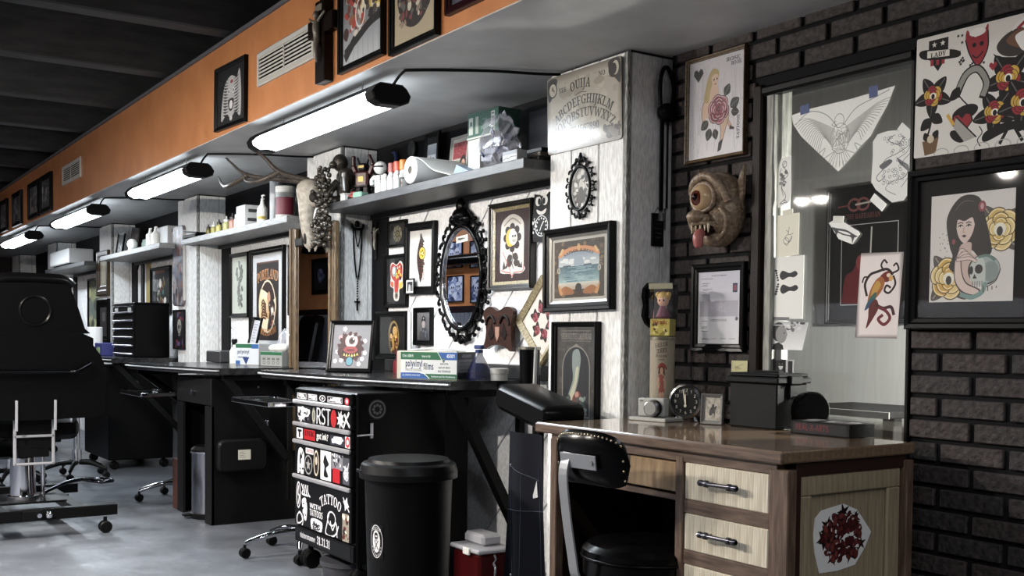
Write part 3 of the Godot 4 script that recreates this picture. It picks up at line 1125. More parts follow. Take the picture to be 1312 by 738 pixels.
func office_chair() -> void:
	var lea := mat(Color(0.025, 0.025, 0.028), 0.22)
	var c := thing("office_chair", "old black leather swivel chair with brass studs and a steel back strap", "chair", V(-2.54, 0, 0.62))
	part(c, "seat", B.new().lathe([Vector2(0, 0.49), Vector2(0.12, 0.488), Vector2(0.175, 0.478), Vector2(0.193, 0.462), Vector2(0.195, 0.445), Vector2(0.188, 0.437), Vector2(0.19, 0.432), Vector2(0.19, 0.385), Vector2(0.18, 0.375), Vector2(0, 0.375)], Vector3.ZERO, 40), lea)
	part(c, "seat_piping", B.new().tube(ring(0.195, 0.44, 40), 0.0045, 6, true), lea)
	# the back rest: a padded shell bowed round the sitter
	var back := Node3D.new()
	var pad := B.new()
	var nx := 18
	var ny := 8
	var f := func(u: float, w: float, side: float) -> Vector3:
		var x := (u - 0.5) * 0.30
		var hh := 0.082 * pow(maxf(0.0, 1.0 - pow(absf(u - 0.5) * 2.0, 5.0)), 0.34)
		var y := (w - 0.5) * 2.0 * hh
		var edge := sqrt(maxf(0.0, (1.0 - pow(absf(u - 0.5) * 2.0, 4.0)) * (1.0 - pow(absf(w - 0.5) * 2.0, 4.0))))
		return V(x, y + 0.02 * (1.0 - pow((u - 0.5) * 2.0, 2.0)), -x * x * 1.6 + side * 0.022 * edge)
	for sd in [-1.0, 1.0]:
		pad.smooth()
		for i in nx:
			for j in ny:
				pad.q(f.call(float(i) / nx, float(j) / ny, sd), f.call(float(i + 1) / nx, float(j) / ny, sd), f.call(float(i + 1) / nx, float(j + 1) / ny, sd), f.call(float(i) / nx, float(j + 1) / ny, sd), V(0, 0, sd))
	back.free()
	var bk := part(c, "backrest", pad, lea, V(0.0, 0.735, 0.235))
	bk.rotation = V(0.12, 0.12, 0)
	var studs := B.new()
	for i in 22:
		var u := 0.06 + 0.88 * i / 21.0
		studs.ball(f.call(u, 0.93, 0.8), V(0.0042, 0.0042, 0.003), 8, 5)
	for w in [0.1, 0.35, 0.6]:
		studs.ball(f.call(0.955, w, 0.8), V(0.0042, 0.0042, 0.003), 8, 5)
		studs.ball(f.call(0.045, w, 0.8), V(0.0042, 0.0042, 0.003), 8, 5)
	part(bk, "stud_row", studs, mat(Color(0.75, 0.70, 0.6), 0.25, 1.0))
	part(bk, "back_plate", B.new().box(V(0.0, 0.012, 0.028), V(0.15, 0.044, 0.005), 0.002).cyl(V(0.058, 0.012, 0.029), V(0.058, 0.012, 0.035), 0.007, -1.0, 10), mat(Color(0.52, 0.53, 0.55), 0.42, 0.4))
	var st := B.new()
	var path := curve([V(-0.05, 0.765, 0.262), V(-0.05, 0.70, 0.278), V(-0.045, 0.58, 0.268), V(-0.04, 0.46, 0.25), V(-0.036, 0.39, 0.236), V(-0.03, 0.355, 0.19), V(-0.02, 0.35, 0.08), V(0, 0.35, 0.0)], 5)
	for i in path.size() - 1:
		st.bar(path[i], path[i + 1] + (path[i + 1] - path[i]) * 0.08, 0.04, 0.006, V(0, 0.25, 1) if i < 26 else V(0, 1, 0.1))
	part(c, "back_strap", st, mat(Color(0.52, 0.53, 0.55), 0.45, 0.4))
	part(c, "swivel_post", B.new().cyl(V(0, 0.1, 0), V(0, 0.36, 0), 0.024).lathe([Vector2(0.024, 0.24), Vector2(0.04, 0.25), Vector2(0.04, 0.3), Vector2(0.024, 0.31)]).box(V(0, 0.362, 0), V(0.16, 0.02, 0.16), 0.005), mat(Color(0.16, 0.16, 0.17), 0.4, 1.0))
	for i in 4:
		var a := PI / 4 + i * PI / 2
		var e := V(cos(a) * 0.24, 0.09, sin(a) * 0.24)
		part(c, "leg", B.new().bar(V(0, 0.13, 0), e, 0.03, 0.022, Vector3.UP, 0.004), mat(Color(0.16, 0.16, 0.17), 0.4, 1.0))
		part(c, "caster", caster(0.03), BLACK, e + V(0, -0.06, 0))


func ring(r: float, y: float, n: int) -> Array:
	var a := []
	for i in n:
		a.append(V(cos(i * TAU / n) * r, y, sin(i * TAU / n) * r))
	return a


# a twin-wheel caster whose wheels of radius r stand on y = 0
func caster(r: float) -> B:
	var b := B.new()
	for s in [-1.0, 1.0]:
		b.lathe([Vector2(0, 0), Vector2(r * 0.8, 0), Vector2(r, r * 0.15), Vector2(r, r * 0.5), Vector2(r * 0.8, r * 0.65), Vector2(0, r * 0.65)], V(s * r * 0.45 - r * 0.325, r, 0), 14, V(1, 0, 0))
	b.lathe([Vector2(r * 0.7, 0.0), Vector2(r * 0.75, r * 0.5), Vector2(r * 0.3, r * 0.9), Vector2(0, r * 0.95)], V(0, r * 1.1, 0), 12)
	b.cyl(V(0, r * 1.6, 0), V(0, r * 2.6, 0), r * 0.3, -1.0, 8)
	return b


# ------------------------------------------------------------------ the work stations along the wall

func worktop(n: int, label: String, pts: Array, xr: float, xl: float) -> void:
	var top_m := noisy("worktop laminate", Color(0.09, 0.09, 0.095), Color(0.17, 0.17, 0.175), 0.2, V(2, 2, 2), 0.03, 61)
	var edge := mat(Color(0.74, 0.74, 0.75), 0.34, 0.6)
	var fr := curve(pts, 8)
	# the back edge steps round the gilt mirror
	var xe: float = fr[fr.size() - 1].x
	var poly := PackedVector2Array([Vector2(fr[0].x, 0.042), Vector2(xe, 0.042)])
	if n == 1:
		poly = PackedVector2Array([Vector2(fr[0].x, 0.042), Vector2(-5.46, 0.042), Vector2(-5.46, 0.345), Vector2(xe, 0.345)])
	if n == 2:
		poly = PackedVector2Array([Vector2(fr[0].x, 0.345), Vector2(-6.2, 0.345), Vector2(-6.2, 0.042), Vector2(xe, 0.042)])
	for i in range(fr.size() - 1, -1, -1):
		poly.append(fr[i])
	# prism is built in x, y and laid flat: y becomes z
	var p2 := PackedVector2Array()
	for q in poly:
		p2.append(Vector2(q.x, -maxf(q.y, 0.042)))
	var t := thing("worktop", label, "worktop")
	part(t, "top", B.new().at(V(0, 0.878, 0), 0, -PI / 2).prism(p2, 0.0, 0.038, 0.004), top_m)
	var rim := B.new()
	for i in fr.size() - 1:
		var a := V(fr[i].x, 0.9, fr[i].y + 0.004)
		var b := V(fr[i + 1].x, 0.9, fr[i + 1].y + 0.004)
		rim.bar(a, b + (b - a) * 0.05, 0.028, 0.008, Vector3.UP, 0.003)
	part(t, "edge_band", rim, edge, Vector3.ZERO, "bright aluminium edge band")
	var bl := mat(Color(0.028, 0.028, 0.03), 0.5)
	for e in [[xr, pts[0].y, 0.045 if n != 2 else 0.335], [xl, pts[pts.size() - 1].y, 0.045]]:
		var x: float = e[0]
		var z: float = e[1] - 0.045
		var zb: float = e[2]
		var br := part(t, "bracket", B.new().box(V(x, 0.86, (z + zb) / 2), V(0.045, 0.034, z - zb + 0.02), 0.003).box(V(x, 0.5, zb + 0.016), V(0.04, 0.74, 0.03), 0.003), bl)
		part(br, "brace", B.new().bar(V(x, 0.865, z - 0.01), V(x, 0.24 if n != 2 or x < xr else 0.38, zb + 0.03), 0.045, 0.05, V(1, 0, 0), 0.003), bl)


func stations() -> void:
	worktop(1, "dark worktop with a bright metal edge in the nearest bay, under the oval mirror", [Vector2(-3.99, 0.465), Vector2(-4.2, 0.53), Vector2(-4.7, 0.64), Vector2(-5.2, 0.68), Vector2(-5.6, 0.69), Vector2(-5.72, 0.655)], -4.06, -5.47)
	worktop(2, "dark worktop with a bright metal edge in the second bay, over the black pedestal", [Vector2(-6.02, 0.79), Vector2(-6.3, 0.85), Vector2(-6.8, 0.92), Vector2(-7.2, 0.96), Vector2(-7.42, 0.945)], -6.085, -7.3)
	worktop(3, "dark worktop with a bright metal edge in the far bay, under the tool chest", [Vector2(-8.8, 0.72), Vector2(-9.2, 0.74), Vector2(-10.2, 0.76), Vector2(-10.6, 0.74)], -8.9, -10.4)
	trays()
	pedestal()
	tool_cabinet()
	bins()
	far_cabinets()


func trays() -> void:
	var specs := [[-5.16, 0.775, 0.82, -5.13, 0.66, "chrome edged tray stand on a wheeled star base under the near worktop"], [-7.1, 0.728, 0.9, -7.24, 0.62, "chrome edged tray stand on a wheeled star base under the second worktop"]]
	for s in specs:
		var t := thing("instrument_stand", s[5], "stand", V(s[3], 0, s[4]))
		var o := V(s[0] - s[3], s[1], s[2] - s[4])
		part(t, "tray", B.new().box(o, V(0.5, 0.014, 0.2), 0.003), BLACKGLOSS)
		part(t, "rim", B.new().at(o).box(V(0, 0.001, 0.104), V(0.52, 0.024, 0.012), 0.003).box(V(0, 0.001, -0.104), V(0.52, 0.024, 0.012), 0.003).box(V(0.256, 0.001, 0), V(0.012, 0.024, 0.21), 0.003).box(V(-0.256, 0.001, 0), V(0.012, 0.024, 0.21), 0.003), CHROME)
		part(t, "pole", B.new().cyl(V(0, 0.1, 0), V(0, s[1] - 0.02, 0), 0.013).cyl(V(0, 0.1, 0), V(0, 0.2, 0), 0.026).bar(V(0, s[1] - 0.02, 0), V(o.x, s[1] - 0.015, o.z), 0.03, 0.014, Vector3.UP, 0.003), BLACK)
		star_base(t, 0.29, CHROME, 1.7)


func pedestal() -> void:
	var m := noisy("black pedestal laminate", Color(0.028, 0.028, 0.03), Color(0.045, 0.045, 0.048), 0.45, V(2, 2, 2), 0.03, 63)
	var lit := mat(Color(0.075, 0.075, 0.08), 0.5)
	var p := thing("pedestal", "black laminate pedestal with an open bin recess under the second worktop", "cabinet", V(-6.49, 0, 0.46))
	# x -0.33..0.33, z -0.3..0.33
	part(p, "side_panel", B.new().box(V(0.32, 0.427, 0.02), V(0.02, 0.855, 0.62), 0.002), m)
	part(p, "side_panel", B.new().box(V(-0.32, 0.427, 0.02), V(0.02, 0.855, 0.62), 0.002), m)
	part(p, "back_panel", B.new().box(V(0, 0.427, -0.28), V(0.62, 0.855, 0.02), 0.002), m)
	part(p, "top_panel", B.new().box(V(0, 0.845, 0.02), V(0.62, 0.02, 0.6), 0.002), m)
	part(p, "stile", B.new().box(V(-0.275, 0.345, 0.322), V(0.11, 0.69, 0.02), 0.002), lit)
	part(p, "stile", B.new().box(V(0.272, 0.345, 0.322), V(0.116, 0.69, 0.02), 0.002), lit)
	var dr := part(p, "drawer", B.new().box(Vector3.ZERO, V(0.656, 0.155, 0.022), 0.003), lit, V(0, 0.772, 0.323))
	part(dr, "knob", B.new().lathe([Vector2(0.006, 0), Vector2(0.006, 0.014), Vector2(0.014, 0.02), Vector2(0.015, 0.028), Vector2(0, 0.032)], V(0.04, -0.005, 0.01), 14, V(0, 0, 1)), CHROME)
	part(p, "hook", B.new().tube(curve([V(0.33, 0.6, 0.0), V(0.352, 0.6, 0.0), V(0.356, 0.575, 0.004), V(0.352, 0.555, 0.02), V(0.345, 0.56, 0.03)]), 0.006, 8).cyl(V(0.33, 0.6, 0), V(0.336, 0.6, 0), 0.014), CHROME)
	for z in [-0.2, 0.05]:
		part(p, "screw_cap", B.new().cyl(V(0.329, 0.8, z), V(0.333, 0.8, z), 0.006, -1.0, 8), STEEL)
	var bin := thing("pedal_bin", "slim steel pedal bin standing in the recess of the black pedestal", "bin", V(-6.47, 0, 0.69))
	part(bin, "body", B.new().lathe([Vector2(0, 0.03), Vector2(0.115, 0.03), Vector2(0.115, 0.4), Vector2(0, 0.4)], Vector3.ZERO, 28), mat(Color(0.62, 0.62, 0.65), 0.22, 1.0))
	part(bin, "lid", B.new().lathe([Vector2(0.12, 0.4), Vector2(0.12, 0.415), Vector2(0.1, 0.435), Vector2(0.0, 0.445)], Vector3.ZERO, 28), BLACK)
	part(bin, "rim", B.new().lathe([Vector2(0.116, 0.392), Vector2(0.123, 0.394), Vector2(0.123, 0.404), Vector2(0.116, 0.406)], Vector3.ZERO, 28), CHROME)
	part(bin, "base_ring", B.new().lathe([Vector2(0, 0), Vector2(0.12, 0), Vector2(0.122, 0.03), Vector2(0.115, 0.034)], Vector3.ZERO, 28), BLACK)
	part(bin, "pedal", B.new().box(V(-0.02, 0.02, 0.135), V(0.06, 0.012, 0.06), 0.003), BLACK)
	# a padded black cushion hung on the pedestal's side by the hook
	var cu := thing("armrest_pad", "black padded square with a pale label hung on the pedestal's side", "cushion", V(-6.13, 0.405, 0.62), PI / 2)
	part(cu, "pad", B.new().prism(rrect(0.30, 0.19, 0.04), -0.015, 0.03, 0.012), mat(Color(0.04, 0.04, 0.042), 0.5))
	var lb := Cv.new(80, 0.8, "b8b6aa", 2)
	for i in 4:
		lb.R("7c7a72", 0.1, 0.15 + i * 0.14, 0.5 if i % 2 else 0.35, 0.05)
	part(cu, "label", B.new().box(V(0, 0, -0.001), V(0.075, 0.058, 0.002)).face(0.072, 0.056, 0.0006), print_mat(lb.tex()), V(0.005, 0.005, 0.032))
	solo("plank_offcut", "reddish brown board leaning against the left side of the black pedestal", "board", B.new().box(V(0, 0.16, 0), V(0.11, 0.32, 0.022), 0.003), noisy("red brown board", Color(0.22, 0.11, 0.08), Color(0.33, 0.18, 0.13), 0.7, V(8, 2, 8), 0.03, 66), V(-6.885, 0, 0.775))
	# the black unit under the near worktop
	var u := thing("cupboard", "black cupboard under the near worktop, behind the lidded bin", "cabinet", V(-4.615, 0, 0.265))
	part(u, "carcass", B.new().box(V(0, 0.43, 0), V(0.67, 0.86, 0.13), 0.004), m)
	part(u, "knob", B.new().lathe([Vector2(0.006, 0), Vector2(0.006, 0.014), Vector2(0.014, 0.02), Vector2(0.0, 0.03)], V(0.1, 0.79, 0.065), 12, V(0, 0, 1)), CHROME)
	part(u, "rail", B.new().box(V(0.17, 0.66, 0.07), V(0.3, 0.022, 0.015), 0.003), mat(Color(0.12, 0.12, 0.13), 0.3, 0.6))


func tool_cabinet() -> void:
	var m := mat(Color(0.022, 0.022, 0.025), 0.3)
	var t := thing("tool_cabinet", "black rolling tool cabinet with stickered drawers under the near worktop", "tool cabinet", V(-4.545, 0, 0.58))
	var W := 0.655
	var zf := 0.225
	part(t, "body", B.new().box(V(0, 0.49, -0.005), V(W, 0.74, 0.44), 0.006), m)
	part(t, "plinth", B.new().box(V(0, 0.165, zf - 0.005), V(W - 0.01, 0.075, 0.016), 0.004), mat(Color(0.03, 0.03, 0.033), 0.35))
	var rows := [[0.806, 0.856], [0.70, 0.795], [0.62, 0.69], [0.455, 0.607], [0.212, 0.442]]
	for i in 5:
		var y0: float = rows[i][0]
		var y1: float = rows[i][1]
		var w := W - 0.03
		var face_h: float = y1 - y0
		var dr := part(t, "drawer", B.new().box(V(0, 0, -0.006), V(w, face_h, 0.02), 0.003), m, V(0, (y0 + y1) / 2, zf + 0.004))
		part(dr, "stickers", B.new().face(w - 0.02, face_h - 0.018, 0.0046, Vector2(0, -0.007)), print_mat(drawer_art(i, (face_h - 0.018) / (w - 0.02)), 0.35), Vector3.ZERO, "white and red stickers")
		if i > 0:
			part(dr, "pull", B.new().bar(V(-w / 2, face_h / 2 + 0.001, 0.012), V(w / 2, face_h / 2 + 0.001, 0.012), 0.016, 0.02, V(0, 1, 0), 0.005), mat(Color(0.72, 0.72, 0.74), 0.35, 0.6), Vector3.ZERO, "silver full-width drawer pull")
	var pl := Cv.new(300, 0.12, "08080a", 4)
	pl.T("d8d8dc", "visitorsmanner", 0.22, 0.085, 0.05, "Droid Sans", true, 0.0, 0.3)
	pl.T("e8e8ec", "31.31.31", 0.52, 0.09, 0.075, "Droid Serif", true, 0.0, 0.24)
	part(t, "plinth_lettering", B.new().face(W - 0.06, 0.06), print_mat(pl.tex(), 0.35), V(0, 0.166, zf + 0.0045))
	# side: round label, handle and stickers
	var sd := Cv.new(96, 1.0, "0b0b0d", 6)
	sd.O("5e5e5e", 0.08, 0.5, 0.5, 0.4)
	for i in 8:
		sd.E("5e5e5e", 0.5 + cos(i * TAU / 8) * 0.2, 0.5 + sin(i * TAU / 8) * 0.2, 0.07)
	part(t, "round_sticker", B.new().at(V(W / 2 + 0.001, 0.79, 0.12), PI / 2).prism(ellipse(0, 0, 0.045, 0.045), 0, 0.001, 0.0, Rect2(-0.045, -0.045, 0.09, 0.09)), print_mat(sd.tex(), 0.4))
	var s2 := Cv.new(128, 2.0, "0b0b0d", 6)
	s2.P("8a8a88", [0.3, 0.1, 0.7, 0.2, 0.8, 0.7, 0.6, 1.0, 0.75, 1.6, 0.6, 1.5, 0.5, 1.0, 0.3, 1.6, 0.15, 1.8, 0.35, 1.0, 0.25, 0.5], true)
	s2.E("1a1a1a", 0.5, 0.35, 0.1, 0.14)
	part(t, "side_sticker", B.new().at(V(W / 2 + 0.0012, 0.38, 0.02), PI / 2).face(0.12, 0.24), print_mat(s2.tex(), 0.4))
	part(t, "lock_handle", B.new().at(V(W / 2, 0, 0)).box(V(0.008, 0.70, 0.15), V(0.012, 0.07, 0.016), 0.003).cyl(V(0.012, 0.682, 0.15), V(0.028, 0.682, 0.225), 0.006, 0.005, 10), CHROME)
	for x in [-0.27, 0.26]:
		for z in [0.17, -0.16]:
			part(t, "caster", caster(0.045).box(V(0, 0.122, 0), V(0.07, 0.006, 0.07)), BLACK, V(x, 0, z))
	solo("storage_tub", "shallow clear grey tub with a dark lid on the floor under the tool cabinet", "tub", B.new().lathe([Vector2(0, 0), Vector2(0.13, 0), Vector2(0.14, 0.07), Vector2(0.148, 0.072), Vector2(0.148, 0.092), Vector2(0.0, 0.096)], Vector3.ZERO, 24), mat(Color(0.2, 0.2, 0.22), 0.35), V(-4.5, 0, 0.68))


func drawer_art(i: int, asp: float) -> Cv:
	var c := Cv.new([320, 360, 360, 400, 460][i], asp, "08080a", 100 + i)
	var W := "dcdce0"
	if i == 0:
		for r in [[0.03, 0.18, "d0d0d4"], [0.24, 0.17, "c8c8cc"], [0.6, 0.26, "b8b8bc"]]:
			c.R(r[2], r[0], asp * 0.12, r[1], asp * 0.76)
			c.R("101014", r[0] + 0.012, asp * 0.24, r[1] - 0.024, asp * 0.52)
			c.scribble("e0e0e4", 0.008, r[0] + 0.02, asp * 0.3, r[1] - 0.04, asp * 0.4, 5)
		c.E(W, 0.51, asp * 0.5, 0.055, asp * 0.42)
		c.E("101014", 0.51, asp * 0.5, 0.042, asp * 0.3)
		c.E(W, 0.51, asp * 0.5, 0.018, asp * 0.16)
		c.E("c83a40", 0.935, asp * 0.5, 0.035, asp * 0.46)
		c.E(W, 0.935, asp * 0.5, 0.018, asp * 0.26)
	elif i == 1:
		c.R("26262c", 0.03, asp * 0.06, 0.26, asp * 0.9)
		c.scribble("dcdce0", 0.014, 0.04, asp * 0.1, 0.24, asp * 0.8, 9)
		c.blots(["e8e8ec", "101014", "70707a"], 0.05, asp * 0.15, 0.22, asp * 0.7, 16, 0.02)
		c.E("6a6a62", 0.35, asp * 0.52, 0.035, asp * 0.48)
		c.O("a8a89c", 0.01, 0.35, asp * 0.52, 0.022, asp * 0.3)
		c.T("e6e6ea", "RST", 0.53, asp * 0.96, asp * 0.95, "Droid Sans", false, 0.0, 0.25)
		c.E("a02a2e", 0.71, asp * 0.5, 0.05, asp * 0.5)
		c.star("dcdce0", 0.83, asp * 0.5, asp * 0.55, 8, 0.2, 0.5)
		c.L("dcdce0", 0.02, [0.88, asp * 0.9, 0.93, asp * 0.4, 0.97, asp * 0.08])
		c.L("dcdce0", 0.02, [0.9, asp * 0.2, 0.94, asp * 0.55, 0.98, asp * 0.8])
	elif i == 2:
		c.R("d8d8dc", 0.02, asp * 0.06, 0.12, asp * 0.9)
		c.P("14141a", [0.04, asp * 0.2, 0.12, asp * 0.2, 0.12, asp * 0.38, 0.09, asp * 0.38, 0.09, asp * 0.85, 0.06, asp * 0.85, 0.06, asp * 0.38, 0.04, asp * 0.38])
		c.R("9c2026", 0.16, asp * 0.08, 0.22, asp * 0.88)
		c.T("2a0a0c", "INK", 0.27, asp * 0.62, asp * 0.42, "Droid Serif", true, 0.0, 0.18)
		c.T("f0f0f0", "got ink?", 0.51, asp * 0.72, asp * 0.5, "Droid Sans", true, 0.0, 0.21)
		c.R("30303a", 0.65, asp * 0.15, 0.25, asp * 0.8)
		c.scribble("e0e0e8", 0.01, 0.66, asp * 0.25, 0.22, asp * 0.5, 6)
		c.R("d0d0d4", 0.91, asp * 0.06, 0.08, asp * 0.9)
		c.O("c02a30", 0.016, 0.95, asp * 0.5, 0.028, asp * 0.33)
	elif i == 3:
		c.P(W, [0.05, 0.06, 0.11, 0.02, 0.17, 0.08, 0.14, 0.3, 0.09, asp * 0.9, 0.04, 0.25], true)
		c.blots(["101014"], 0.06, 0.05, 0.09, asp * 0.6, 7, 0.022)
		c.R("c8c8cc", 0.2, asp * 0.05, 0.15, asp * 0.2)
		c.T("8a2026", "TATTOO", 0.275, asp * 0.2, asp * 0.1, "Droid Sans", true, 0.0, 0.12)
		c.E("8c8c8c", 0.25, asp * 0.62, 0.075)
		c.E("141416", 0.25, asp * 0.62, 0.062)
		c.star("8c8c8c", 0.25, asp * 0.62, 0.05)
		c.E("b8b0a0", 0.4, asp * 0.5, 0.05, asp * 0.44)
		c.E("241c18", 0.4, asp * 0.5, 0.036, asp * 0.36)
		c.E("b8b0a0", 0.4, asp * 0.42, 0.02, asp * 0.14)
		c.R("e4e4e6", 0.48, asp * 0.02, 0.19, asp * 0.97)
		c.P("18181c", [0.56, asp * 0.15, 0.6, asp * 0.3, 0.63, asp * 0.45, 0.58, asp * 0.6, 0.62, asp * 0.85, 0.54, asp * 0.86, 0.55, asp * 0.55, 0.53, asp * 0.4], true)
		c.R("787880", 0.68, asp * 0.05, 0.2, asp * 0.5)
		c.blots(["d0d0d4", "24242a"], 0.69, asp * 0.08, 0.17, asp * 0.4, 20, 0.018)
		c.R("a8242c", 0.7, asp * 0.52, 0.12, asp * 0.46)
		c.R("4a4a52", 0.87, asp * 0.1, 0.11, asp * 0.85)
		c.scribble("c8c8d0", 0.01, 0.88, asp * 0.2, 0.09, asp * 0.6, 5)
	else:
		c.E(W, 0.06, 0.12, 0.042, 0.105)
		c.E("101014", 0.06, 0.12, 0.03, 0.09)
		c.L(W, 0.014, [0.06, 0.05, 0.05, 0.11, 0.075, 0.13, 0.055, 0.19])
		for k in 4:
			c.L(W, 0.014, [0.12 + k * 0.04, 0.03, 0.15 + k * 0.03, 0.07, 0.13 + k * 0.045, 0.1, 0.18 + k * 0.035, 0.11])
		c.P(W, [0.13, 0.15, 0.2, 0.13, 0.23, 0.2, 0.21, 0.3, 0.16, 0.28, 0.14, 0.22], true)
		c.blots(["14141a"], 0.14, 0.15, 0.08, 0.13, 8, 0.012)
		c.O(W, 0.012, 0.09, 0.31, 0.06, 0.055)
		c.L(W, 0.012, [0.05, 0.27, 0.09, 0.25, 0.14, 0.3, 0.1, 0.33, 0.06, 0.34])
		c.T(W, "WITH", 0.38, 0.19, 0.036, "Droid Sans", true, 0.0, 0.2)
		c.T(W, "TATTOOS", 0.4, 0.25, 0.05, "Droid Sans", true, 0.0, 0.24)
		c.P(W, [0.31, 0.27, 0.5, 0.27, 0.51, 0.33, 0.46, 0.37, 0.33, 0.36], true)
		c.scribble("16161c", 0.008, 0.33, 0.28, 0.16, 0.07, 5)
		c.T(W, "TATTOO", 0.66, 0.12, 0.075, "Droid Serif", true, 0.35, 0.34)
		c.O(W, 0.012, 0.68, 0.22, 0.07, 0.05)
		c.L(W, 0.014, [0.64, 0.18, 0.6, 0.27, 0.58, 0.34, 0.68, 0.35, 0.76, 0.32, 0.8, 0.26])
		c.L(W, 0.012, [0.66, 0.24, 0.7, 0.3, 0.76, 0.24, 0.78, 0.34])
		c.star(W, 0.93, 0.08, 0.055, 4, 0.3, 0.5)
		c.L(W, 0.012, [0.88, 0.04, 0.98, 0.13])
		c.R("8c8478", 0.87, 0.15, 0.11, 0.2)
		c.blots(["5a2420", "e0d8c8", "2a201c"], 0.88, 0.17, 0.09, 0.16, 14, 0.02)
	return c.tex()


func bins() -> void:
	# the lidded bin
	var pl := noisy("black bin plastic", Color(0.028, 0.029, 0.032), Color(0.04, 0.041, 0.045), 0.42, V(6, 6, 6), 0.05, 70, 0.5, 0.15)
	var b := thing("lidded_bin", "large round black plastic bin with a lid and an oval skull sticker", "bin", V(-3.61, 0, 0.87))
	part(b, "body", B.new().lathe([Vector2(0, 0), Vector2(0.142, 0), Vector2(0.147, 0.01), Vector2(0.166, 0.6), Vector2(0, 0.6)], Vector3.ZERO, 36), pl)
	part(b, "lid", B.new().lathe([Vector2(0.172, 0.575), Vector2(0.185, 0.578), Vector2(0.185, 0.6), Vector2(0.177, 0.628), Vector2(0.17, 0.634), Vector2(0.155, 0.636), Vector2(0.15, 0.648), Vector2(0.0, 0.655)], Vector3.ZERO, 40), mat(Color(0.06, 0.062, 0.068), 0.38))
	part(b, "lid_catch", B.new().box(V(-0.05, 0.604, 0.178), V(0.05, 0.012, 0.012), 0.003), mat(Color(0.06, 0.062, 0.068), 0.38))
	var c := Cv.new(180, 1.5, "0a0a0c", 8)
	c.E("d8d8da", 0.5, 0.75, 0.49, 0.74)
	c.E("0c0c0e", 0.5, 0.75, 0.46, 0.7)
	c.E("d8d8da", 0.5, 0.75, 0.3, 0.5)
	c.T("d8d8da", "SULLEN", 0.5, 0.24, 0.14, "Droid Serif", true, 0.62, 0.62)
	for i in 9:
		var a := PI * 0.12 + PI * 0.76 * i / 8.0
		c.R("d8d8da", 0.5 + cos(a) * 0.36, 0.75 + sin(a) * 0.58, 0.035, 0.09)
	c.L("141416", 0.05, [0.36, 1.1, 0.64, 0.72])
	c.L("141416", 0.05, [0.64, 1.1, 0.36, 0.72])
	c.skull(0.5, 0.52, 0.15, "d8d8da", "101012")
	c.E("141416", 0.5, 0.5, 0.15, 0.15)
	c.E("d8d8da", 0.44, 0.52, 0.045)
	c.E("d8d8da", 0.56, 0.52, 0.045)
	var st := B.new()
	st.flat()
	# laid round the body, towards the room and a little to the left
	var n := 8
	var r := 0.1745
	var a0 := 1.53
	var span := 0.42
	for i in n:
		var u0 := float(i) / n
		var u1 := float(i + 1) / n
		var pts := []
		for w in [[u0, 0.0], [u1, 0.0], [u1, 1.0], [u0, 1.0]]:
			var a: float = a0 - span * w[0]
			var y: float = 0.29 + 0.125 * w[1]
			var rr: float = 0.147 + 0.019 * y / 0.6 + 0.0012
			pts.append(V(cos(a) * rr, y, sin(a) * rr))
		var nn: Vector3 = V(pts[0].x + pts[1].x, 0, pts[0].z + pts[1].z)
		st.t(pts[0], pts[1], pts[2], nn, Vector2(u0, 1), Vector2(u1, 1), Vector2(u1, 0))
		st.t(pts[0], pts[2], pts[3], nn, Vector2(u0, 1), Vector2(u1, 0), Vector2(u0, 0))
	part(b, "oval_sticker", st, print_mat(c.tex(), 0.4))
	# the sharps box
	var s := thing("sharps_box", "dark red sharps container with a white lid on the floor by the wall", "container", V(-4.0, 0, 0.3))
	part(s, "body", B.new().at(Vector3.ZERO).box(V(0, 0.09, 0), V(0.22, 0.18, 0.16), 0.012), mat(Color(0.22, 0.03, 0.04), 0.35))
	part(s, "lid", B.new().box(V(0, 0.19, 0), V(0.24, 0.02, 0.18), 0.006).box(V(-0.02, 0.225, -0.02), V(0.16, 0.05, 0.1), 0.012), mat(Color(0.62, 0.62, 0.64), 0.4))
	part(s, "latch", B.new().box(V(0.03, 0.185, 0.093), V(0.05, 0.03, 0.012), 0.003), WHITE)
	# the padded arm rest on its stand, with denim hung over it
	var a := thing("arm_rest_stand", "black padded arm rest on a stand, left of the wooden desk", "arm rest", V(-3.34, 0, 0.47), 0.0)
	var cu := B.new()
	cu.at(V(0, 0.845, 0), 0.0, 0.0, -0.22)
	cu.prism(rrect(0.36, 0.10, 0.035, 5), -0.085, 0.085, 0.02, Rect2(), true)
	part(a, "cushion", cu, mat(Color(0.05, 0.05, 0.053), 0.28))
	part(a, "post", B.new().cyl(V(0, 0.05, 0), V(0, 0.8, 0), 0.018).cyl(V(0.05, 0.3, 0.02), V(0.05, 0.8, 0.02), 0.014), BLACK)
	part(a, "foot", B.new().bar(V(-0.16, 0.02, -0.12), V(0.16, 0.02, 0.12), 0.03, 0.03, Vector3.UP, 0.004).bar(V(-0.16, 0.02, 0.12), V(0.16, 0.02, -0.12), 0.03, 0.03, Vector3.UP, 0.004), BLACK)
	for y in [0.74, 0.71, 0.69]:
		part(a, "clamp_knob", B.new().ball(V(0.02 + y - 0.7, y, 0.03), V(0.009, 0.009, 0.009), 10, 6), CHROME)
	var den := noisy("dark denim", Color(0.035, 0.042, 0.066), Color(0.065, 0.078, 0.12), 0.8, V(20, 20, 20), 0.08, 72, 0.5, 0.3)
	var j := thing("denim_apron", "dark blue denim apron with pale stitching hung from the arm rest stand", "apron", V(-3.35, 0, 0.53))
	var cl := B.new()
	cl.smooth()
	var fz := func(x: float, y: float) -> Vector3:
		return V(x * (0.78 + 0.25 * (0.75 - y)), y, 0.02 * sin(x * 26.0 + y * 3.0) * (0.4 + (0.75 - y)) + 0.03 * (0.75 - y))
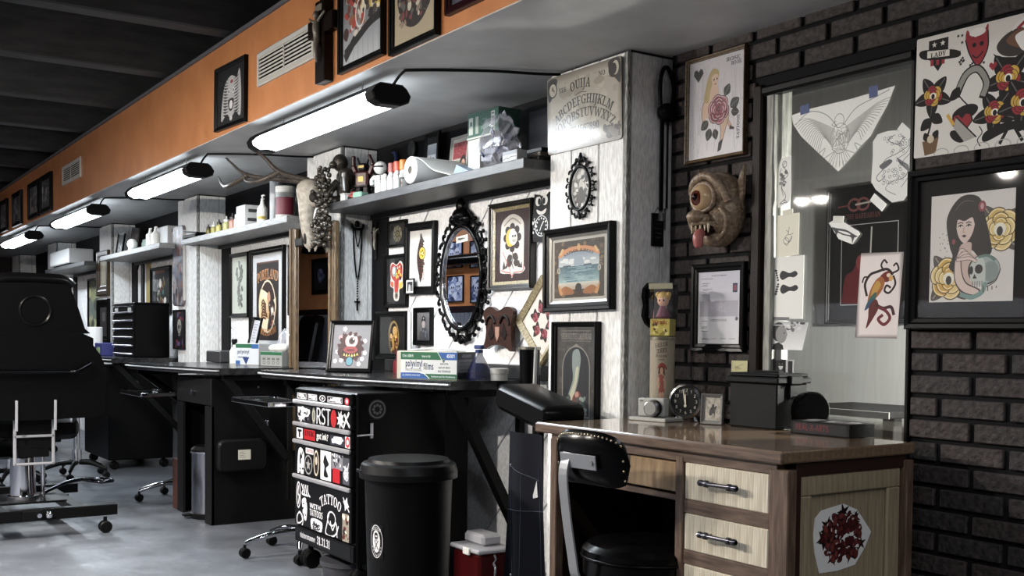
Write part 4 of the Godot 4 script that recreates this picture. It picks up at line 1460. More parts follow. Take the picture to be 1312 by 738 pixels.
	for i in 20:
		for k in 12:
			var x0 := -0.12 + 0.0145 * i
			var y0 := 0.06 + 0.0575 * k
			cl.q(fz.call(x0, y0), fz.call(x0 + 0.0145, y0), fz.call(x0 + 0.0145, y0 + 0.0575), fz.call(x0, y0 + 0.0575), V(0, 0, 1))
	part(j, "cloth", cl, den)
	var sti := B.new()
	for ln in [[-0.1, 0.62, 0.13, 0.58], [-0.1, 0.62, -0.06, 0.15], [0.02, 0.6, 0.05, 0.12], [-0.11, 0.45, 0.16, 0.47], [0.13, 0.62, 0.15, 0.1]]:
		var p := []
		for k in 9:
			var tt := k / 8.0
			p.append(fz.call(lerpf(ln[0], ln[2], tt), lerpf(ln[1], ln[3], tt)) + V(0, 0, 0.002))
		sti.tube(p, 0.0011, 4)
	part(j, "stitching", sti, hexmat("3c4252", 0.8))
	part(j, "rivet", B.new().ball(fz.call(-0.1, 0.62), V(0.006, 0.006, 0.004), 8, 5).ball(fz.call(-0.08, 0.2), V(0.006, 0.006, 0.004), 8, 5), STEEL)
	part(j, "triangle_patch", B.new().prism(pv([-0.016, -0.04, 0.02, -0.03, 0.012, 0.03]), 0.0, 0.002), hexmat("b4b4b6", 0.7), fz.call(0.1, 0.55) + V(0, 0, 0.002))
	var ch := []
	for k in 14:
		ch.append(V(-0.09 + 0.006 * sin(k * 2.0), 0.28 - 0.016 * k, 0.06 + 0.003 * cos(k * 3.0)))
	part(j, "chain", B.new().tube(curve(ch, 2), 0.004, 6), CHROME)
	part(j, "buckle", B.new().prism(ellipse(0, 0, 0.03, 0.03, 20), 0.0, 0.008, 0.003).box(V(0, 0, 0.01), V(0.012, 0.036, 0.008), 0.002).box(V(-0.008, 0.0, 0.01), V(0.02, 0.01, 0.008), 0.002), mat(Color(0.55, 0.55, 0.58), 0.3, 1.0), V(0.1, 0.19, 0.075))


# ------------------------------------------------------------------ framed pictures

# a framed picture whose back lies at pos, facing +z before it is turned by o.ry
func pic(n: String, label: String, cat: String, pos: Vector3, w: float, h: float, fw: float, fm: Material, art: Cv, o := {}) -> Node3D:
	var t := thing(n, label, cat, pos, o.get("ry", 0.0), o.get("group", ""))
	t.rotation.x = o.get("rx", 0.0)
	t.rotation.z = o.get("rz", 0.0)
	var d: float = o.get("fd", 0.022)
	var prof := [Vector2(0, 0), Vector2(0, d * 0.85), Vector2(fw * 0.12, d), Vector2(fw * 0.45, d * 0.92), Vector2(fw * 0.6, d * 0.7), Vector2(fw * 0.9, d * 0.62), Vector2(fw, d * 0.45), Vector2(fw, d * 0.2)]
	if o.has("prof"):
		prof = o.prof
	part(t, "frame", B.new().moulding(w, h, prof), fm)
	var z := d * 0.25
	var iw := w - fw * 2
	var ih := h - fw * 2
	part(t, "backing", B.new().box(V(0, 0, z / 2), V(w - fw, h - fw, z)), hexmat("1a1716", 0.8))
	if o.has("slip"):
		var s: float = o.slip[0]
		part(t, "slip", B.new().moulding(iw, ih, [Vector2(-0.001, z), Vector2(-0.001, d * 0.55), Vector2(s, d * 0.4), Vector2(s, z)]), o.slip[1])
		iw -= s * 2
		ih -= s * 2
	var pw := iw
	var ph := ih
	if o.has("mount"):
		var mx: float = o.mount[0]
		var my: float = o.mount[1]
		part(t, "mount", B.new().box(V(0, 0, z + 0.0005), V(iw, ih, 0.001)), hexmat(o.mount[2], 0.7))
		pw = iw - mx * 2
		ph = ih - my * 2
	part(t, "print", B.new().face(pw, ph, z + 0.0022), print_mat(art, o.get("rough", 0.5), n))
	if o.get("glass", true):
		part(t, "pane", B.new().box(V(0, 0, z + 0.0052), V(iw, ih, 0.002)), pane_mat())
	return t


func sheet(n: String, label: String, cat: String, pos: Vector3, poly: PackedVector2Array, rect: Rect2, art: Cv, o := {}) -> Node3D:
	var t := thing(n, label, cat, pos, o.get("ry", 0.0), o.get("group", ""))
	t.rotation.z = o.get("rz", 0.0)
	t.rotation.x = o.get("rx", 0.0)
	part(t, "paper", B.new().prism(poly, 0.0, 0.0008, 0.0, rect), print_mat(art, 0.7, n))
	for tp in o.get("tapes", []):
		part(t, "tape", B.new().at(V(tp[0], tp[1], 0.0004), 0, 0, tp[4]).prism(pv([-tp[2] / 2, -tp[3] / 2, tp[2] / 2, -tp[3] / 2, tp[2] / 2, tp[3] / 2, -tp[2] / 2, tp[3] / 2]), 0.0, 0.0012), hexmat(tp[5], 0.6))
	return t


func brick_wall_things() -> void:
	var z := 0.0135
	# the drawing of a reclining woman behind a large rose
	var c := Cv.new(280, 1.27, "b4b0b4", 11)
	c.vgrad("b8b4b9", "dcd9dc", 0.0, 1.27)
	for i in 40:
		var x := c.rng.randf()
		c.L("a4a0a6", 0.004, [x, c.rng.randf() * 1.27, x + 0.03, c.rng.randf() * 1.27, x - 0.05, c.rng.randf() * 1.27])
	c.P("c4a894", [0.42, 0.32, 0.34, 0.42, 0.28, 0.58, 0.3, 0.74, 0.42, 0.76, 0.56, 0.7, 0.56, 0.5, 0.52, 0.36], true)
	c.P("c4a894", [0.3, 0.52, 0.24, 0.64, 0.26, 0.8, 0.36, 0.86, 0.38, 0.82, 0.31, 0.76], true)
	c.P("c4a894", [0.56, 0.7, 0.72, 0.72, 0.74, 0.8, 0.68, 0.95, 0.62, 1.12, 0.58, 1.12, 0.6, 0.96, 0.56, 0.84], true)
	c.P("b89c8a", [0.66, 0.74, 0.76, 0.86, 0.8, 0.92, 0.76, 0.95, 0.7, 0.86], true)
	c.L("4a3a34", 0.007, [0.72, 0.72, 0.74, 0.8, 0.68, 0.95, 0.62, 1.12])
	c.L("4a3a34", 0.007, [0.56, 0.84, 0.6, 0.96, 0.58, 1.12])
	c.L("4a3a34", 0.007, [0.3, 0.52, 0.24, 0.64, 0.26, 0.8, 0.36, 0.86])
	c.P("2a2224", [0.76, 0.91, 0.84, 0.95, 0.83, 0.97, 0.75, 0.96])
	c.P("2a2224", [0.56, 1.1, 0.64, 1.06, 0.6, 1.2, 0.54, 1.22])
	c.P("a49266", [0.36, 0.22, 0.44, 0.14, 0.54, 0.18, 0.54, 0.27, 0.46, 0.3, 0.4, 0.4, 0.36, 0.56, 0.28, 0.52, 0.31, 0.36], true)
	c.P("c4a894", [0.42, 0.24, 0.52, 0.22, 0.54, 0.32, 0.48, 0.38, 0.43, 0.34], true)
	c.E("2c2626", 0.46, 0.285, 0.012)
	c.E("2c2626", 0.515, 0.28, 0.012)
	c.L("7a3034", 0.012, [0.475, 0.345, 0.5, 0.34])
	for lf in [[0.36, 0.8, 2.5, 0.16], [0.4, 0.9, 1.9, 0.16], [0.66, 0.52, -1.0, 0.16], [0.76, 0.68, -0.5, 0.18], [0.48, 0.92, 1.3, 0.14], [0.78, 0.74, 0.2, 0.14]]:
		c.leaf("2b2d2c", lf[0], lf[1], lf[2], lf[3], 0.4, "6c706c")
	c.rose(0.55, 0.68, 0.2, "7e3b4a", "965662", "2a1519", "d8c4c8")
	c.heart("2a2a2e", 0.17, 0.17, 0.1)
	c.T("2e2c30", "ROSE", 0.8, 0.1, 0.05, "Droid Serif", true, 0, 0.24)
	c.T("2e2c30", "BOOK", 0.86, 0.16, 0.05, "Droid Serif", true, 0, 0.18)
	c.T("2e2c30", "TATTOOS", 0.93, 0.95, 0.05, "Droid Serif", true, 0, 0.3, -PI / 2)
	pic("framed_drawing", "framed drawing of a blonde woman behind a pink rose, high on the brick wall", "picture", V(-2.88, 1.944, z), 0.302, 0.38, 0.013, noisy("worn gilt frame", Color(0.25, 0.19, 0.12), Color(0.42, 0.33, 0.22), 0.4, V(8, 8, 8), 0.03, 81), c.tex(), {"fd": 0.02})
	# the framed certificate
	c = Cv.new(220, 1.29, "c4c4cc", 12)
	c.vgrad("b9b9c6", "d2d2d6", 0.0, 1.29)
	c.T("44444c", "STATE OF OREGON", 0.5, 0.085, 0.022, "Droid Serif", true, 0, 0.36)
	for i in 12:
		var y: float = [0.12, 0.2, 0.225, 0.25, 0.3, 0.325, 0.35, 0.88, 0.98, 1.0, 1.06, 1.2][i]
		c.R("6a6a72", 0.07 + (i % 3) * 0.02, y, c.rng.randf_range(0.12, 0.3), 0.008)
	c.R("a5a3ae", 0.04, 0.52, 0.92, 0.28)
	c.scribble("b8b6c0", 0.006, 0.3, 0.56, 0.4, 0.2, 10)
	c.T("55555d", "CERTIFICATE", 0.5, 0.885, 0.035, "Droid Serif", true, 0, 0.4)
	for i in 4:
		c.R("60606a", 0.1 + i * 0.22, 1.19, 0.14, 0.006)
	c.R("20304c", 0.83, 0.22, 0.11, 0.16)
	c.R("7c3c50", 0.85, 0.25, 0.07, 0.1)
	c.E("5c5c66", 0.93, 0.84, 0.035)
	pic("framed_certificate", "black framed printed certificate on the brick wall below the one-eyed mask", "picture", V(-2.85, 1.22, z), 0.27, 0.32, 0.03, mat(Color(0.02, 0.02, 0.022), 0.3), c.tex(), {"fd": 0.02})
	# the note
	c = Cv.new(64, 0.62, "b8b48c", 13)
	c.scribble("8a8668", 0.02, 0.2, 0.15, 0.6, 0.25, 3)
	sheet("sticky_note", "small pale yellow sticky note on the bricks above the black box", "note", V(-2.747, 1.006, z + 0.002), pv([-0.039, -0.026, 0.039, -0.024, 0.04, 0.026, -0.038, 0.025]), Rect2(-0.04, -0.026, 0.08, 0.052), c.tex())
	flash_sheet()
	skull_woman()
	one_eyed_mask()


func flash_sheet() -> void:
	# the top right corner of the picture: a sheet of old-school designs
	var c := Cv.new(640, 0.76, "d4d0ca", 14)
	var ink := "1c1818"
	var red := "8e2f36"
	var yel := "c6a04a"
	for i in 34:
		c.star(ink, 0.28 + c.rng.randf() * 0.2, 0.04 + c.rng.randf() * 0.2, 0.012, 5, c.rng.randf())
	# shield with a banner
	c.P(ink, [0.09, 0.03, 0.23, 0.03, 0.23, 0.14, 0.16, 0.23, 0.09, 0.14])
	for k in 3:
		c.R(red, 0.105 + k * 0.04, 0.12, 0.022, 0.07)
	c.star("d8d4cc", 0.13, 0.06, 0.02)
	c.star("d8d4cc", 0.19, 0.06, 0.02)
	c.P(ink, [0.04, 0.08, 0.28, 0.12, 0.3, 0.17, 0.06, 0.14], true)
	c.P("d8d4cc", [0.08, 0.09, 0.24, 0.11, 0.24, 0.15, 0.08, 0.135])
	c.T(ink, "LADY", 0.16, 0.14, 0.03, "Droid Serif", true, 0, 0.11)
	# sailor devil's head
	c.P(red, [0.35, 0.08, 0.36, 0.02, 0.4, 0.07, 0.46, 0.06, 0.5, 0.01, 0.5, 0.08, 0.5, 0.16, 0.44, 0.25, 0.38, 0.17], true)
	c.L(ink, 0.008, [0.35, 0.08, 0.38, 0.17, 0.44, 0.25, 0.5, 0.16, 0.5, 0.05])
	c.E("e2deda", 0.43, 0.045, 0.055, 0.025)
	c.E(ink, 0.41, 0.12, 0.014)
	c.E(ink, 0.46, 0.12, 0.014)
	c.L(ink, 0.008, [0.4, 0.18, 0.43, 0.2, 0.47, 0.17])
	# eagle with a flag
	c.P("3a3432", [0.56, 0.16, 0.62, 0.1, 0.72, 0.08, 0.84, 0.12, 0.82, 0.2, 0.7, 0.24, 0.6, 0.22], true)
	c.P("6a4a3a", [0.62, 0.14, 0.72, 0.08, 0.86, 0.1, 0.84, 0.18, 0.72, 0.2], true)
	c.P("e2deda", [0.68, 0.12, 0.76, 0.1, 0.78, 0.16, 0.74, 0.22, 0.7, 0.18], true)
	c.P(yel, [0.76, 0.12, 0.82, 0.14, 0.78, 0.17])
	for k in 5:
		c.L(red if k % 2 else "e2deda", 0.018, [0.66 + k * 0.035, 0.08, 0.74 + k * 0.03, 0.03, 0.84 + k * 0.02, 0.01])
	c.R("22283c", 0.84, 0.0, 0.09, 0.07)
	for i in 6:
		c.star("e2deda", 0.86 + (i % 3) * 0.025, 0.02 + (i / 3) * 0.025, 0.009)
	c.P(ink, [0.54, 0.2, 0.6, 0.23, 0.8, 0.26, 0.88, 0.22, 0.84, 0.28, 0.62, 0.28], true)
	# roses down the left and the trio on the right
	for r in [[0.13, 0.38, 0.07], [0.64, 0.36, 0.085], [0.56, 0.55, 0.075], [0.74, 0.52, 0.085]]:
		for k in 5:
			c.leaf(ink, r[0], r[1], k * 1.256 + 0.4, r[2] * 2.0, 0.3, "5c5a58")
		c.rose(r[0], r[1], r[2], red, yel, ink, "")
		c.E("e6e2dc", r[0], r[1], r[2] * 0.3)
		c.E(ink, r[0], r[1] + r[2] * 0.05, r[2] * 0.18, r[2] * 0.24)
	c.L(ink, 0.012, [0.13, 0.45, 0.12, 0.55, 0.1, 0.62])
	c.leaf(ink, 0.12, 0.52, 2.4, 0.1, 0.35)
	c.leaf(ink, 0.12, 0.5, 0.6, 0.1, 0.35)
	# black bow
	c.P(ink, [0.5, 0.66, 0.66, 0.62, 0.84, 0.66, 0.84, 0.72, 0.68, 0.67, 0.5, 0.72], true)
	c.L(ink, 0.02, [0.66, 0.64, 0.6, 0.74])
	c.L(ink, 0.02, [0.68, 0.64, 0.74, 0.74])
	# snake
	c.L(ink, 0.05, [0.3, 0.4, 0.36, 0.29, 0.44, 0.27, 0.5, 0.36, 0.48, 0.44])
	c.L("8c8a84", 0.034, [0.3, 0.39, 0.36, 0.29, 0.44, 0.27, 0.5, 0.36, 0.48, 0.43])
	c.L(ink, 0.008, [0.3, 0.39, 0.34, 0.44, 0.38, 0.48])
	c.P(ink, [0.27, 0.37, 0.32, 0.36, 0.31, 0.42, 0.25, 0.43], true)
	c.heart(red, 0.54, 0.27, 0.03)
	# heart and dagger with rags
	c.E(ink, 0.36, 0.52, 0.09, 0.045, -0.2)
	c.E(ink, 0.31, 0.66, 0.06, 0.03, 0.6)
	c.heart(ink, 0.34, 0.58, 0.085)
	c.heart(red, 0.34, 0.58, 0.074)
	c.P("a09c96", [0.3, 0.54, 0.44, 0.68, 0.36, 0.7, 0.28, 0.6])
	c.L(ink, 0.008, [0.3, 0.54, 0.44, 0.68])
	c.L(yel, 0.022, [0.24, 0.52, 0.28, 0.58])
	c.L(ink, 0.006, [0.46, 0.62, 0.48, 0.66, 0.45, 0.7, 0.47, 0.74])
	# small pot of roses
	c.P("6c543c", [0.06, 0.66, 0.18, 0.64, 0.16, 0.74, 0.08, 0.75])
	c.leaf(ink, 0.1, 0.66, -2.0, 0.06, 0.4)
	c.leaf(ink, 0.14, 0.65, -1.0, 0.06, 0.4)
	c.E("c4b8a0", 0.12, 0.65, 0.025)
	# far right designs outside the picture
	c.star(red, 0.92, 0.3, 0.06, 6)
	c.star(ink, 0.92, 0.3, 0.03, 6)
	c.L(ink, 0.02, [0.88, 0.42, 0.96, 0.5, 0.9, 0.6, 0.95, 0.7])
	for k in 5:
		c.O("a8a49e", 0.006, 0.2 + k * 0.14, 0.75, 0.05, 0.03)
	sheet("flash_sheet", "large white sheet of red and black tattoo designs pinned high on the brick wall", "poster", V(-1.817, 1.822, 0.0145), rrect(0.46, 0.35, 0.004, 2), Rect2(-0.23, -0.175, 0.46, 0.35), c.tex(), {"rz": -0.006})


func skull_woman() -> void:
	var c := Cv.new(420, 1.18, "cbc6c2", 15)
	for r in [[0.83, 0.42, 0.24, "c2a45c"], [0.24, 0.92, 0.24, "c09a4c"]]:
		for k in 4:
			c.leaf("4a4440", r[0], r[1], -2.2 + k * 1.5, 0.32, 0.28, "8a8078")
		c.rose(r[0], r[1], r[2], r[3], "d2ba7e", "3a3024", "e4d6ac")
		c.E("dcd8c8", r[0], r[1], 0.07)
		c.E("2c2824", r[0], r[1] + 0.02, 0.035, 0.05)
	var sk := "bba69c"
	c.P("1d1818", [0.24, 0.56, 0.2, 0.26, 0.36, 0.04, 0.58, 0.06, 0.66, 0.28, 0.72, 0.5, 0.74, 0.66, 0.62, 0.72, 0.5, 0.62, 0.36, 0.7, 0.34, 0.86, 0.24, 0.8, 0.28, 0.68], true)
	c.P(sk, [0.38, 0.56, 0.5, 0.54, 0.52, 0.66, 0.68, 0.72, 0.76, 0.8, 0.72, 0.94, 0.5, 1.0, 0.36, 0.9, 0.34, 0.72], true)
	c.woman(0.43, 0.36, 0.165, "cbb8b0", "1d1818", "3c1e26")
	c.P("1d1818", [0.25, 0.34, 0.28, 0.14, 0.42, 0.03, 0.58, 0.08, 0.6, 0.22, 0.52, 0.18, 0.42, 0.25, 0.32, 0.22], true)
	c.L("5c4c48", 0.008, [0.3, 0.18, 0.4, 0.09, 0.52, 0.1])
	c.E("7c3a40", 0.62, 0.16, 0.045, 0.06)
	c.E("b88a8c", 0.62, 0.16, 0.02, 0.035)
	c.E("7c3a40", 0.29, 0.52, 0.022, 0.03)
	# the skull she holds, then her forearm and hand before it
	c.E("2a2828", 0.66, 0.84, 0.19, 0.165)
	c.E("96a09c", 0.665, 0.835, 0.178, 0.152)
	c.E("7c8884", 0.74, 0.86, 0.09, 0.11)
	c.P("b4bab4", [0.5, 0.8, 0.58, 0.7, 0.66, 0.74, 0.68, 0.9, 0.65, 1.0, 0.52, 0.97], true)
	c.E("241f20", 0.6, 0.83, 0.046, 0.05)
	c.E("241f20", 0.51, 0.84, 0.024, 0.045)
	c.P("241f20", [0.55, 0.88, 0.58, 0.93, 0.53, 0.93])
	for k in 5:
		c.L("3a3636", 0.007, [0.53 + k * 0.028, 0.96, 0.53 + k * 0.028, 1.02])
	c.L("5c746e", 0.03, [0.6, 0.7, 0.7, 0.69, 0.78, 0.74])
	c.P("3c3030", [0.31, 0.7, 0.38, 0.68, 0.4, 0.84, 0.46, 0.97, 0.62, 1.05, 0.58, 1.12, 0.4, 1.07, 0.31, 0.94], true)
	c.P("cbb8b0", [0.32, 0.71, 0.37, 0.69, 0.39, 0.85, 0.45, 0.98, 0.6, 1.055, 0.57, 1.105, 0.41, 1.06, 0.32, 0.93], true)
	for k in 4:
		c.L("3c3030", 0.04, [0.34, 0.72, 0.38 + k * 0.035, 0.62 + k * 0.03, 0.44 + k * 0.04, 0.64 + k * 0.035])
		c.L("cbb8b0", 0.03, [0.34, 0.72, 0.38 + k * 0.035, 0.62 + k * 0.03, 0.44 + k * 0.04, 0.64 + k * 0.035])
	c.L("6f8c86", 0.05, [0.4, 1.1, 0.52, 1.13, 0.64, 1.08, 0.68, 0.99])
	c.L("3a3434", 0.01, [0.7, 1.02, 0.8, 0.96, 0.85, 0.84])
	for k in 4:
		c.L("5a4e4c", 0.012, [0.66 + k * 0.05, 1.02, 0.66 + k * 0.05, 1.08 - k * 0.015])
	for i in 14:
		c.E("8c8480", 0.1 + c.rng.randf() * 0.12, 0.4 + c.rng.randf() * 0.3, 0.008)
	var t := pic("framed_print", "large black framed print of a dark-haired woman with a skull and yellow roses", "picture", V(-1.847, 1.373, 0.0135), 0.404, 0.466, 0.034, noisy("black wood frame", Color(0.016, 0.016, 0.018), Color(0.04, 0.04, 0.043), 0.35, V(10, 10, 10), 0.03, 83), c.tex(), {"fd": 0.035, "mount": [0.037, 0.045, "120d0f"]})
	t.rotation.z = -0.005


func one_eyed_mask() -> void:
	var skin := noisy("mask skin", Color(0.30, 0.24, 0.19), Color(0.62, 0.54, 0.45), 0.4, V(9, 9, 9), 0.03, 85, 0.5, 0.5)
	var t := thing("demon_mask", "carved one-eyed demon mask with pointed ears and its tongue out on the brick wall", "mask", V(-2.835, 1.565, 0.011), 0.1)
	t.scale = Vector3.ONE * 1.14
	var f := B.new()
	f.ball(V(0.01, 0.0, 0.03), V(0.085, 0.115, 0.06), 24, 16)
	f.ball(V(0.012, 0.055, 0.04), V(0.075, 0.06, 0.065), 22, 14)
	f.ball(V(0.03, -0.03, 0.055), V(0.05, 0.05, 0.045), 18, 12)
	f.ball(V(-0.045, -0.03, 0.055), V(0.045, 0.05, 0.045), 18, 12)
	f.ball(V(0.0, -0.085, 0.045), V(0.05, 0.03, 0.04), 16, 10)
	part(t, "face", f, skin)
	part(t, "brow", B.new().tube(curve([V(-0.06, 0.05, 0.085), V(-0.04, 0.085, 0.1), V(0.01, 0.1, 0.105), V(0.055, 0.07, 0.095), V(0.075, 0.02, 0.075)]), 0.013, 10), skin)
	part(t, "eyelid", B.new().tube(ring_at(V(-0.006, 0.035, 0.098), 0.043, 24), 0.009, 8, true), skin)
	part(t, "eyeball", B.new().ball(V(-0.006, 0.035, 0.088), V(0.045, 0.045, 0.045), 22, 14), hexmat("b09474", 0.15))
	part(t, "iris", B.new().ball(V(-0.008, 0.034, 0.112), V(0.03, 0.03, 0.023), 18, 10), hexmat("4a1e10", 0.12))
	part(t, "pupil", B.new().ball(V(-0.009, 0.034, 0.124), V(0.016, 0.017, 0.0125), 14, 8), hexmat("080505", 0.1))
	part(t, "nose", B.new().ball(V(-0.01, -0.026, 0.125), V(0.03, 0.02, 0.03), 16, 10).ball(V(-0.035, -0.032, 0.112), V(0.018, 0.014, 0.016), 12, 8).ball(V(0.016, -0.032, 0.112), V(0.018, 0.014, 0.016), 12, 8), skin)
	part(t, "mouth", B.new().ball(V(-0.006, -0.062, 0.082), V(0.04, 0.02, 0.03), 18, 10), hexmat("1a0a08", 0.4))
	part(t, "lip", B.new().tube(curve([V(-0.05, -0.05, 0.09), V(-0.03, -0.046, 0.115), V(0.0, -0.044, 0.12), V(0.03, -0.047, 0.11), V(0.045, -0.055, 0.09)]), 0.007, 8), skin)
	for x in [-0.036, -0.02, -0.002, 0.016, 0.03]:
		part(t, "tooth", B.new().cyl(V(x, -0.048, 0.112), V(x, -0.07 - (0.006 if absf(x) > 0.025 else 0.0), 0.114), 0.0055, 0.001, 8), hexmat("b8ae98", 0.3))
	part(t, "tongue", B.new().tube(curve([V(-0.005, -0.07, 0.1), V(-0.005, -0.085, 0.118), V(-0.004, -0.105, 0.12), V(-0.003, -0.122, 0.115)]), [0.014, 0.014, 0.0155, 0.016, 0.0165, 0.017, 0.0172, 0.0172, 0.017, 0.017, 0.0165, 0.016, 0.0155, 0.0152, 0.015, 0.014, 0.012, 0.009, 0.004], 10), hexmat("9a5a56", 0.35))
	for s in [-1.0, 1.0]:
		part(t, "ear", B.new().at(V(s * 0.078, 0.045, 0.035), -s * 0.3, 0, -s * 0.2).prism(pv([-0.02, -0.05, 0.02, -0.045, 0.032, 0.0, 0.018, 0.09, -0.008, 0.03]), -0.006, 0.008, 0.005), skin)
		part(t, "nostril", B.new().ball(V(-0.01 + s * 0.022, -0.034, 0.127), V(0.006, 0.004, 0.004), 8, 6), hexmat("120806", 0.6))
	part(t, "cheek_line", B.new().tube(curve([V(0.05, 0.0, 0.085), V(0.07, -0.03, 0.08), V(0.06, -0.07, 0.072), V(0.03, -0.095, 0.07)]), 0.007, 8), skin)


func ring_at(o: Vector3, r: float, n: int) -> Array:
	var a := []
	for i in n:
		a.append(o + V(cos(i * TAU / n) * r, sin(i * TAU / n) * r, 0))
	return a


func local(pts: Array, c: Vector2) -> PackedVector2Array:
	var p := PackedVector2Array()
	for i in range(0, pts.size(), 2):
		p.append(Vector2(pts[i], pts[i + 1]) - c)
	return p


func window_things() -> void:
	var z := -0.0085
	# tracing of a spread eagle
	var c := Cv.new(360, 0.62, "e6e6e2", 21)
	c.grain(0.02, 4)
	var g := "8e8e8a"
	for s in [-1.0, 1.0]:
		for k in 15:
			var a: float = k / 14.0
			c.L(g, 0.004, [0.5 + s * (0.05 + 0.02 * a), 0.26 + a * 0.14, 0.5 + s * (0.16 + 0.16 * (1.0 - a)), 0.13 + a * 0.18, 0.5 + s * (0.2 + 0.25 * (1.0 - a)), 0.16 + a * 0.28 - (0.06 if s > 0 else 0.0)])
		c.L(g, 0.006, [0.5 + s * 0.03, 0.24, 0.5 + s * 0.14, 0.13, 0.5 + s * 0.3, 0.08, 0.5 + s * 0.44, 0.1 - s * 0.06])
		c.L(g, 0.005, [0.5 + s * 0.06, 0.44, 0.5 + s * 0.17, 0.48, 0.5 + s * 0.14, 0.4, 0.5 + s * 0.2, 0.43])
	c.O(g, 0.005, 0.49, 0.2, 0.045, 0.055)
	c.L(g, 0.005, [0.46, 0.2, 0.42, 0.22, 0.45, 0.24])
	c.O(g, 0.004, 0.5, 0.34, 0.09, 0.12)
	for k in 9:
		c.L(g, 0.004, [0.46 + k * 0.01, 0.42, 0.36 + k * 0.035, 0.56, 0.38 + k * 0.031, 0.52])
	c.scribble(g, 0.003, 0.42, 0.25, 0.16, 0.18, 14)
	var ep := [-2.548, 1.861, -2.47, 1.87, -2.3, 1.873, -2.138, 1.884, -2.165, 1.83, -2.205, 1.775, -2.225, 1.745, -2.26, 1.72, -2.348, 1.65, -2.43, 1.72, -2.505, 1.785, -2.54, 1.83]
	sheet("eagle_tracing", "pointed white paper with a faint spread-eagle tracing taped up in the window", "drawing", V(-2.343, 1.767, z), local(ep, Vector2(-2.343, 1.767)), Rect2(-0.21, -0.125, 0.42, 0.25), c.tex(), {"tapes": [[-0.148, 0.105, 0.038, 0.03, 0.1, "3c4a78"], [0.126, 0.113, 0.032, 0.036, 0.05, "3c4a78"]]})
	# tracing of a dragon
	c = Cv.new(260, 1.5, "e6e6e2", 22)
	var d := "55555a"
	c.L(d, 0.012, [0.55, 0.12, 0.4, 0.2, 0.62, 0.32, 0.78, 0.2, 0.88, 0.36, 0.62, 0.5, 0.36, 0.58, 0.25, 0.72])
	c.L(d, 0.01, [0.7, 0.08, 0.9, 0.28, 0.84, 0.5, 0.6, 0.64, 0.86, 0.78, 0.8, 1.0, 0.5, 1.06, 0.36, 1.2, 0.6, 1.34])
	c.L(d, 0.01, [0.9, 0.55, 0.74, 0.72, 0.9, 0.95, 0.72, 1.2])
	for i in 46:
		c.O(d, 0.007, 0.28 + c.rng.randf() * 0.55, 0.14 + c.rng.randf() * 0.34 + (0.62 if i % 2 else 0.0), 0.035, 0.025, c.rng.randf() * 3.0)
	for i in 16:
		c.L(d, 0.008, [0.6 + i * 0.018, 0.58 + i * 0.012, 0.68 + i * 0.016, 0.72 + i * 0.014])
	c.L(d, 0.014, [0.3, 0.78, 0.14, 0.92, 0.2, 1.02, 0.34, 0.94])
	c.P("6a6a6e", [0.2, 0.7, 0.42, 0.6, 0.5, 0.66, 0.3, 0.78], true)
	var dp := [-2.215, 1.725, -2.198, 1.746, -2.16, 1.75, -2.128, 1.748, -2.074, 1.71, -2.066, 1.57, -2.098, 1.532, -2.14, 1.53, -2.2, 1.575, -2.218, 1.6, -2.214, 1.68]
	sheet("dragon_tracing", "white cut-out paper with an inked dragon taped to the window's right edge", "drawing", V(-2.142, 1.64, z), local(dp, Vector2(-2.142, 1.64)), Rect2(-0.077, -0.112, 0.154, 0.224), c.tex(), {"tapes": [[0.045, 0.1, 0.055, 0.026, -0.75, "e6e6e2"], [-0.048, -0.105, 0.06, 0.026, -0.7, "e6e6e2"]]})
	# strip with a mermaid
	c = Cv.new(110, 2.6, "e6e6e2", 23)
	c.L(d, 0.03, [0.55, 0.3, 0.4, 0.5, 0.6, 0.7, 0.75, 0.95, 0.5, 1.2, 0.35, 1.6, 0.6, 2.0, 0.5, 2.3])
	c.L(d, 0.03, [0.3, 0.6, 0.2, 0.9, 0.5, 1.1, 0.3, 1.5, 0.45, 2.0])
	c.O(d, 0.03, 0.5, 0.4, 0.14, 0.16)
	c.blots(["8c8c8c", "6c6c6c"], 0.25, 0.6, 0.4, 0.9, 14, 0.09)
	c.L(d, 0.03, [0.5, 2.2, 0.25, 2.4, 0.55, 2.36, 0.8, 2.44, 0.5, 2.2])
	sheet("mermaid_strip", "narrow white strip with a mermaid drawing at the window's left edge", "drawing", V(-2.575, 1.642, z), local([-2.6, 1.7, -2.59, 1.722, -2.548, 1.728, -2.545, 1.6, -2.55, 1.572, -2.6, 1.556, -2.606, 1.58, -2.604, 1.66], Vector2(-2.575, 1.642)), Rect2(-0.033, -0.086, 0.066, 0.172), c.tex())
	# page with a small figure, footprints below it
	c = Cv.new(120, 1.5, "e0decf", 24)
	c.L(d, 0.016, [0.45, 0.6, 0.55, 0.7, 0.4, 0.85, 0.6, 1.0, 0.7, 0.8, 0.5, 1.1, 0.35, 1.0])
	c.L(d, 0.014, [0.58, 0.5, 0.55, 0.75, 0.75, 0.72])
	c.O(d, 0.014, 0.45, 0.95, 0.12, 0.1)
	sheet("sketch_page", "cream page with a small pencil sketch taped in the window above the footprints", "drawing", V(-2.557, 1.462, z), pv([-0.05, -0.076, 0.049, -0.07, 0.051, 0.07, -0.047, 0.068]), Rect2(-0.05, -0.075, 0.1, 0.15), c.tex(), {"tapes": [[0.0, 0.075, 0.046, 0.02, 0.05, "d2d0c2"]]})
	c = Cv.new(150, 1.45, "e6e6e2", 25)
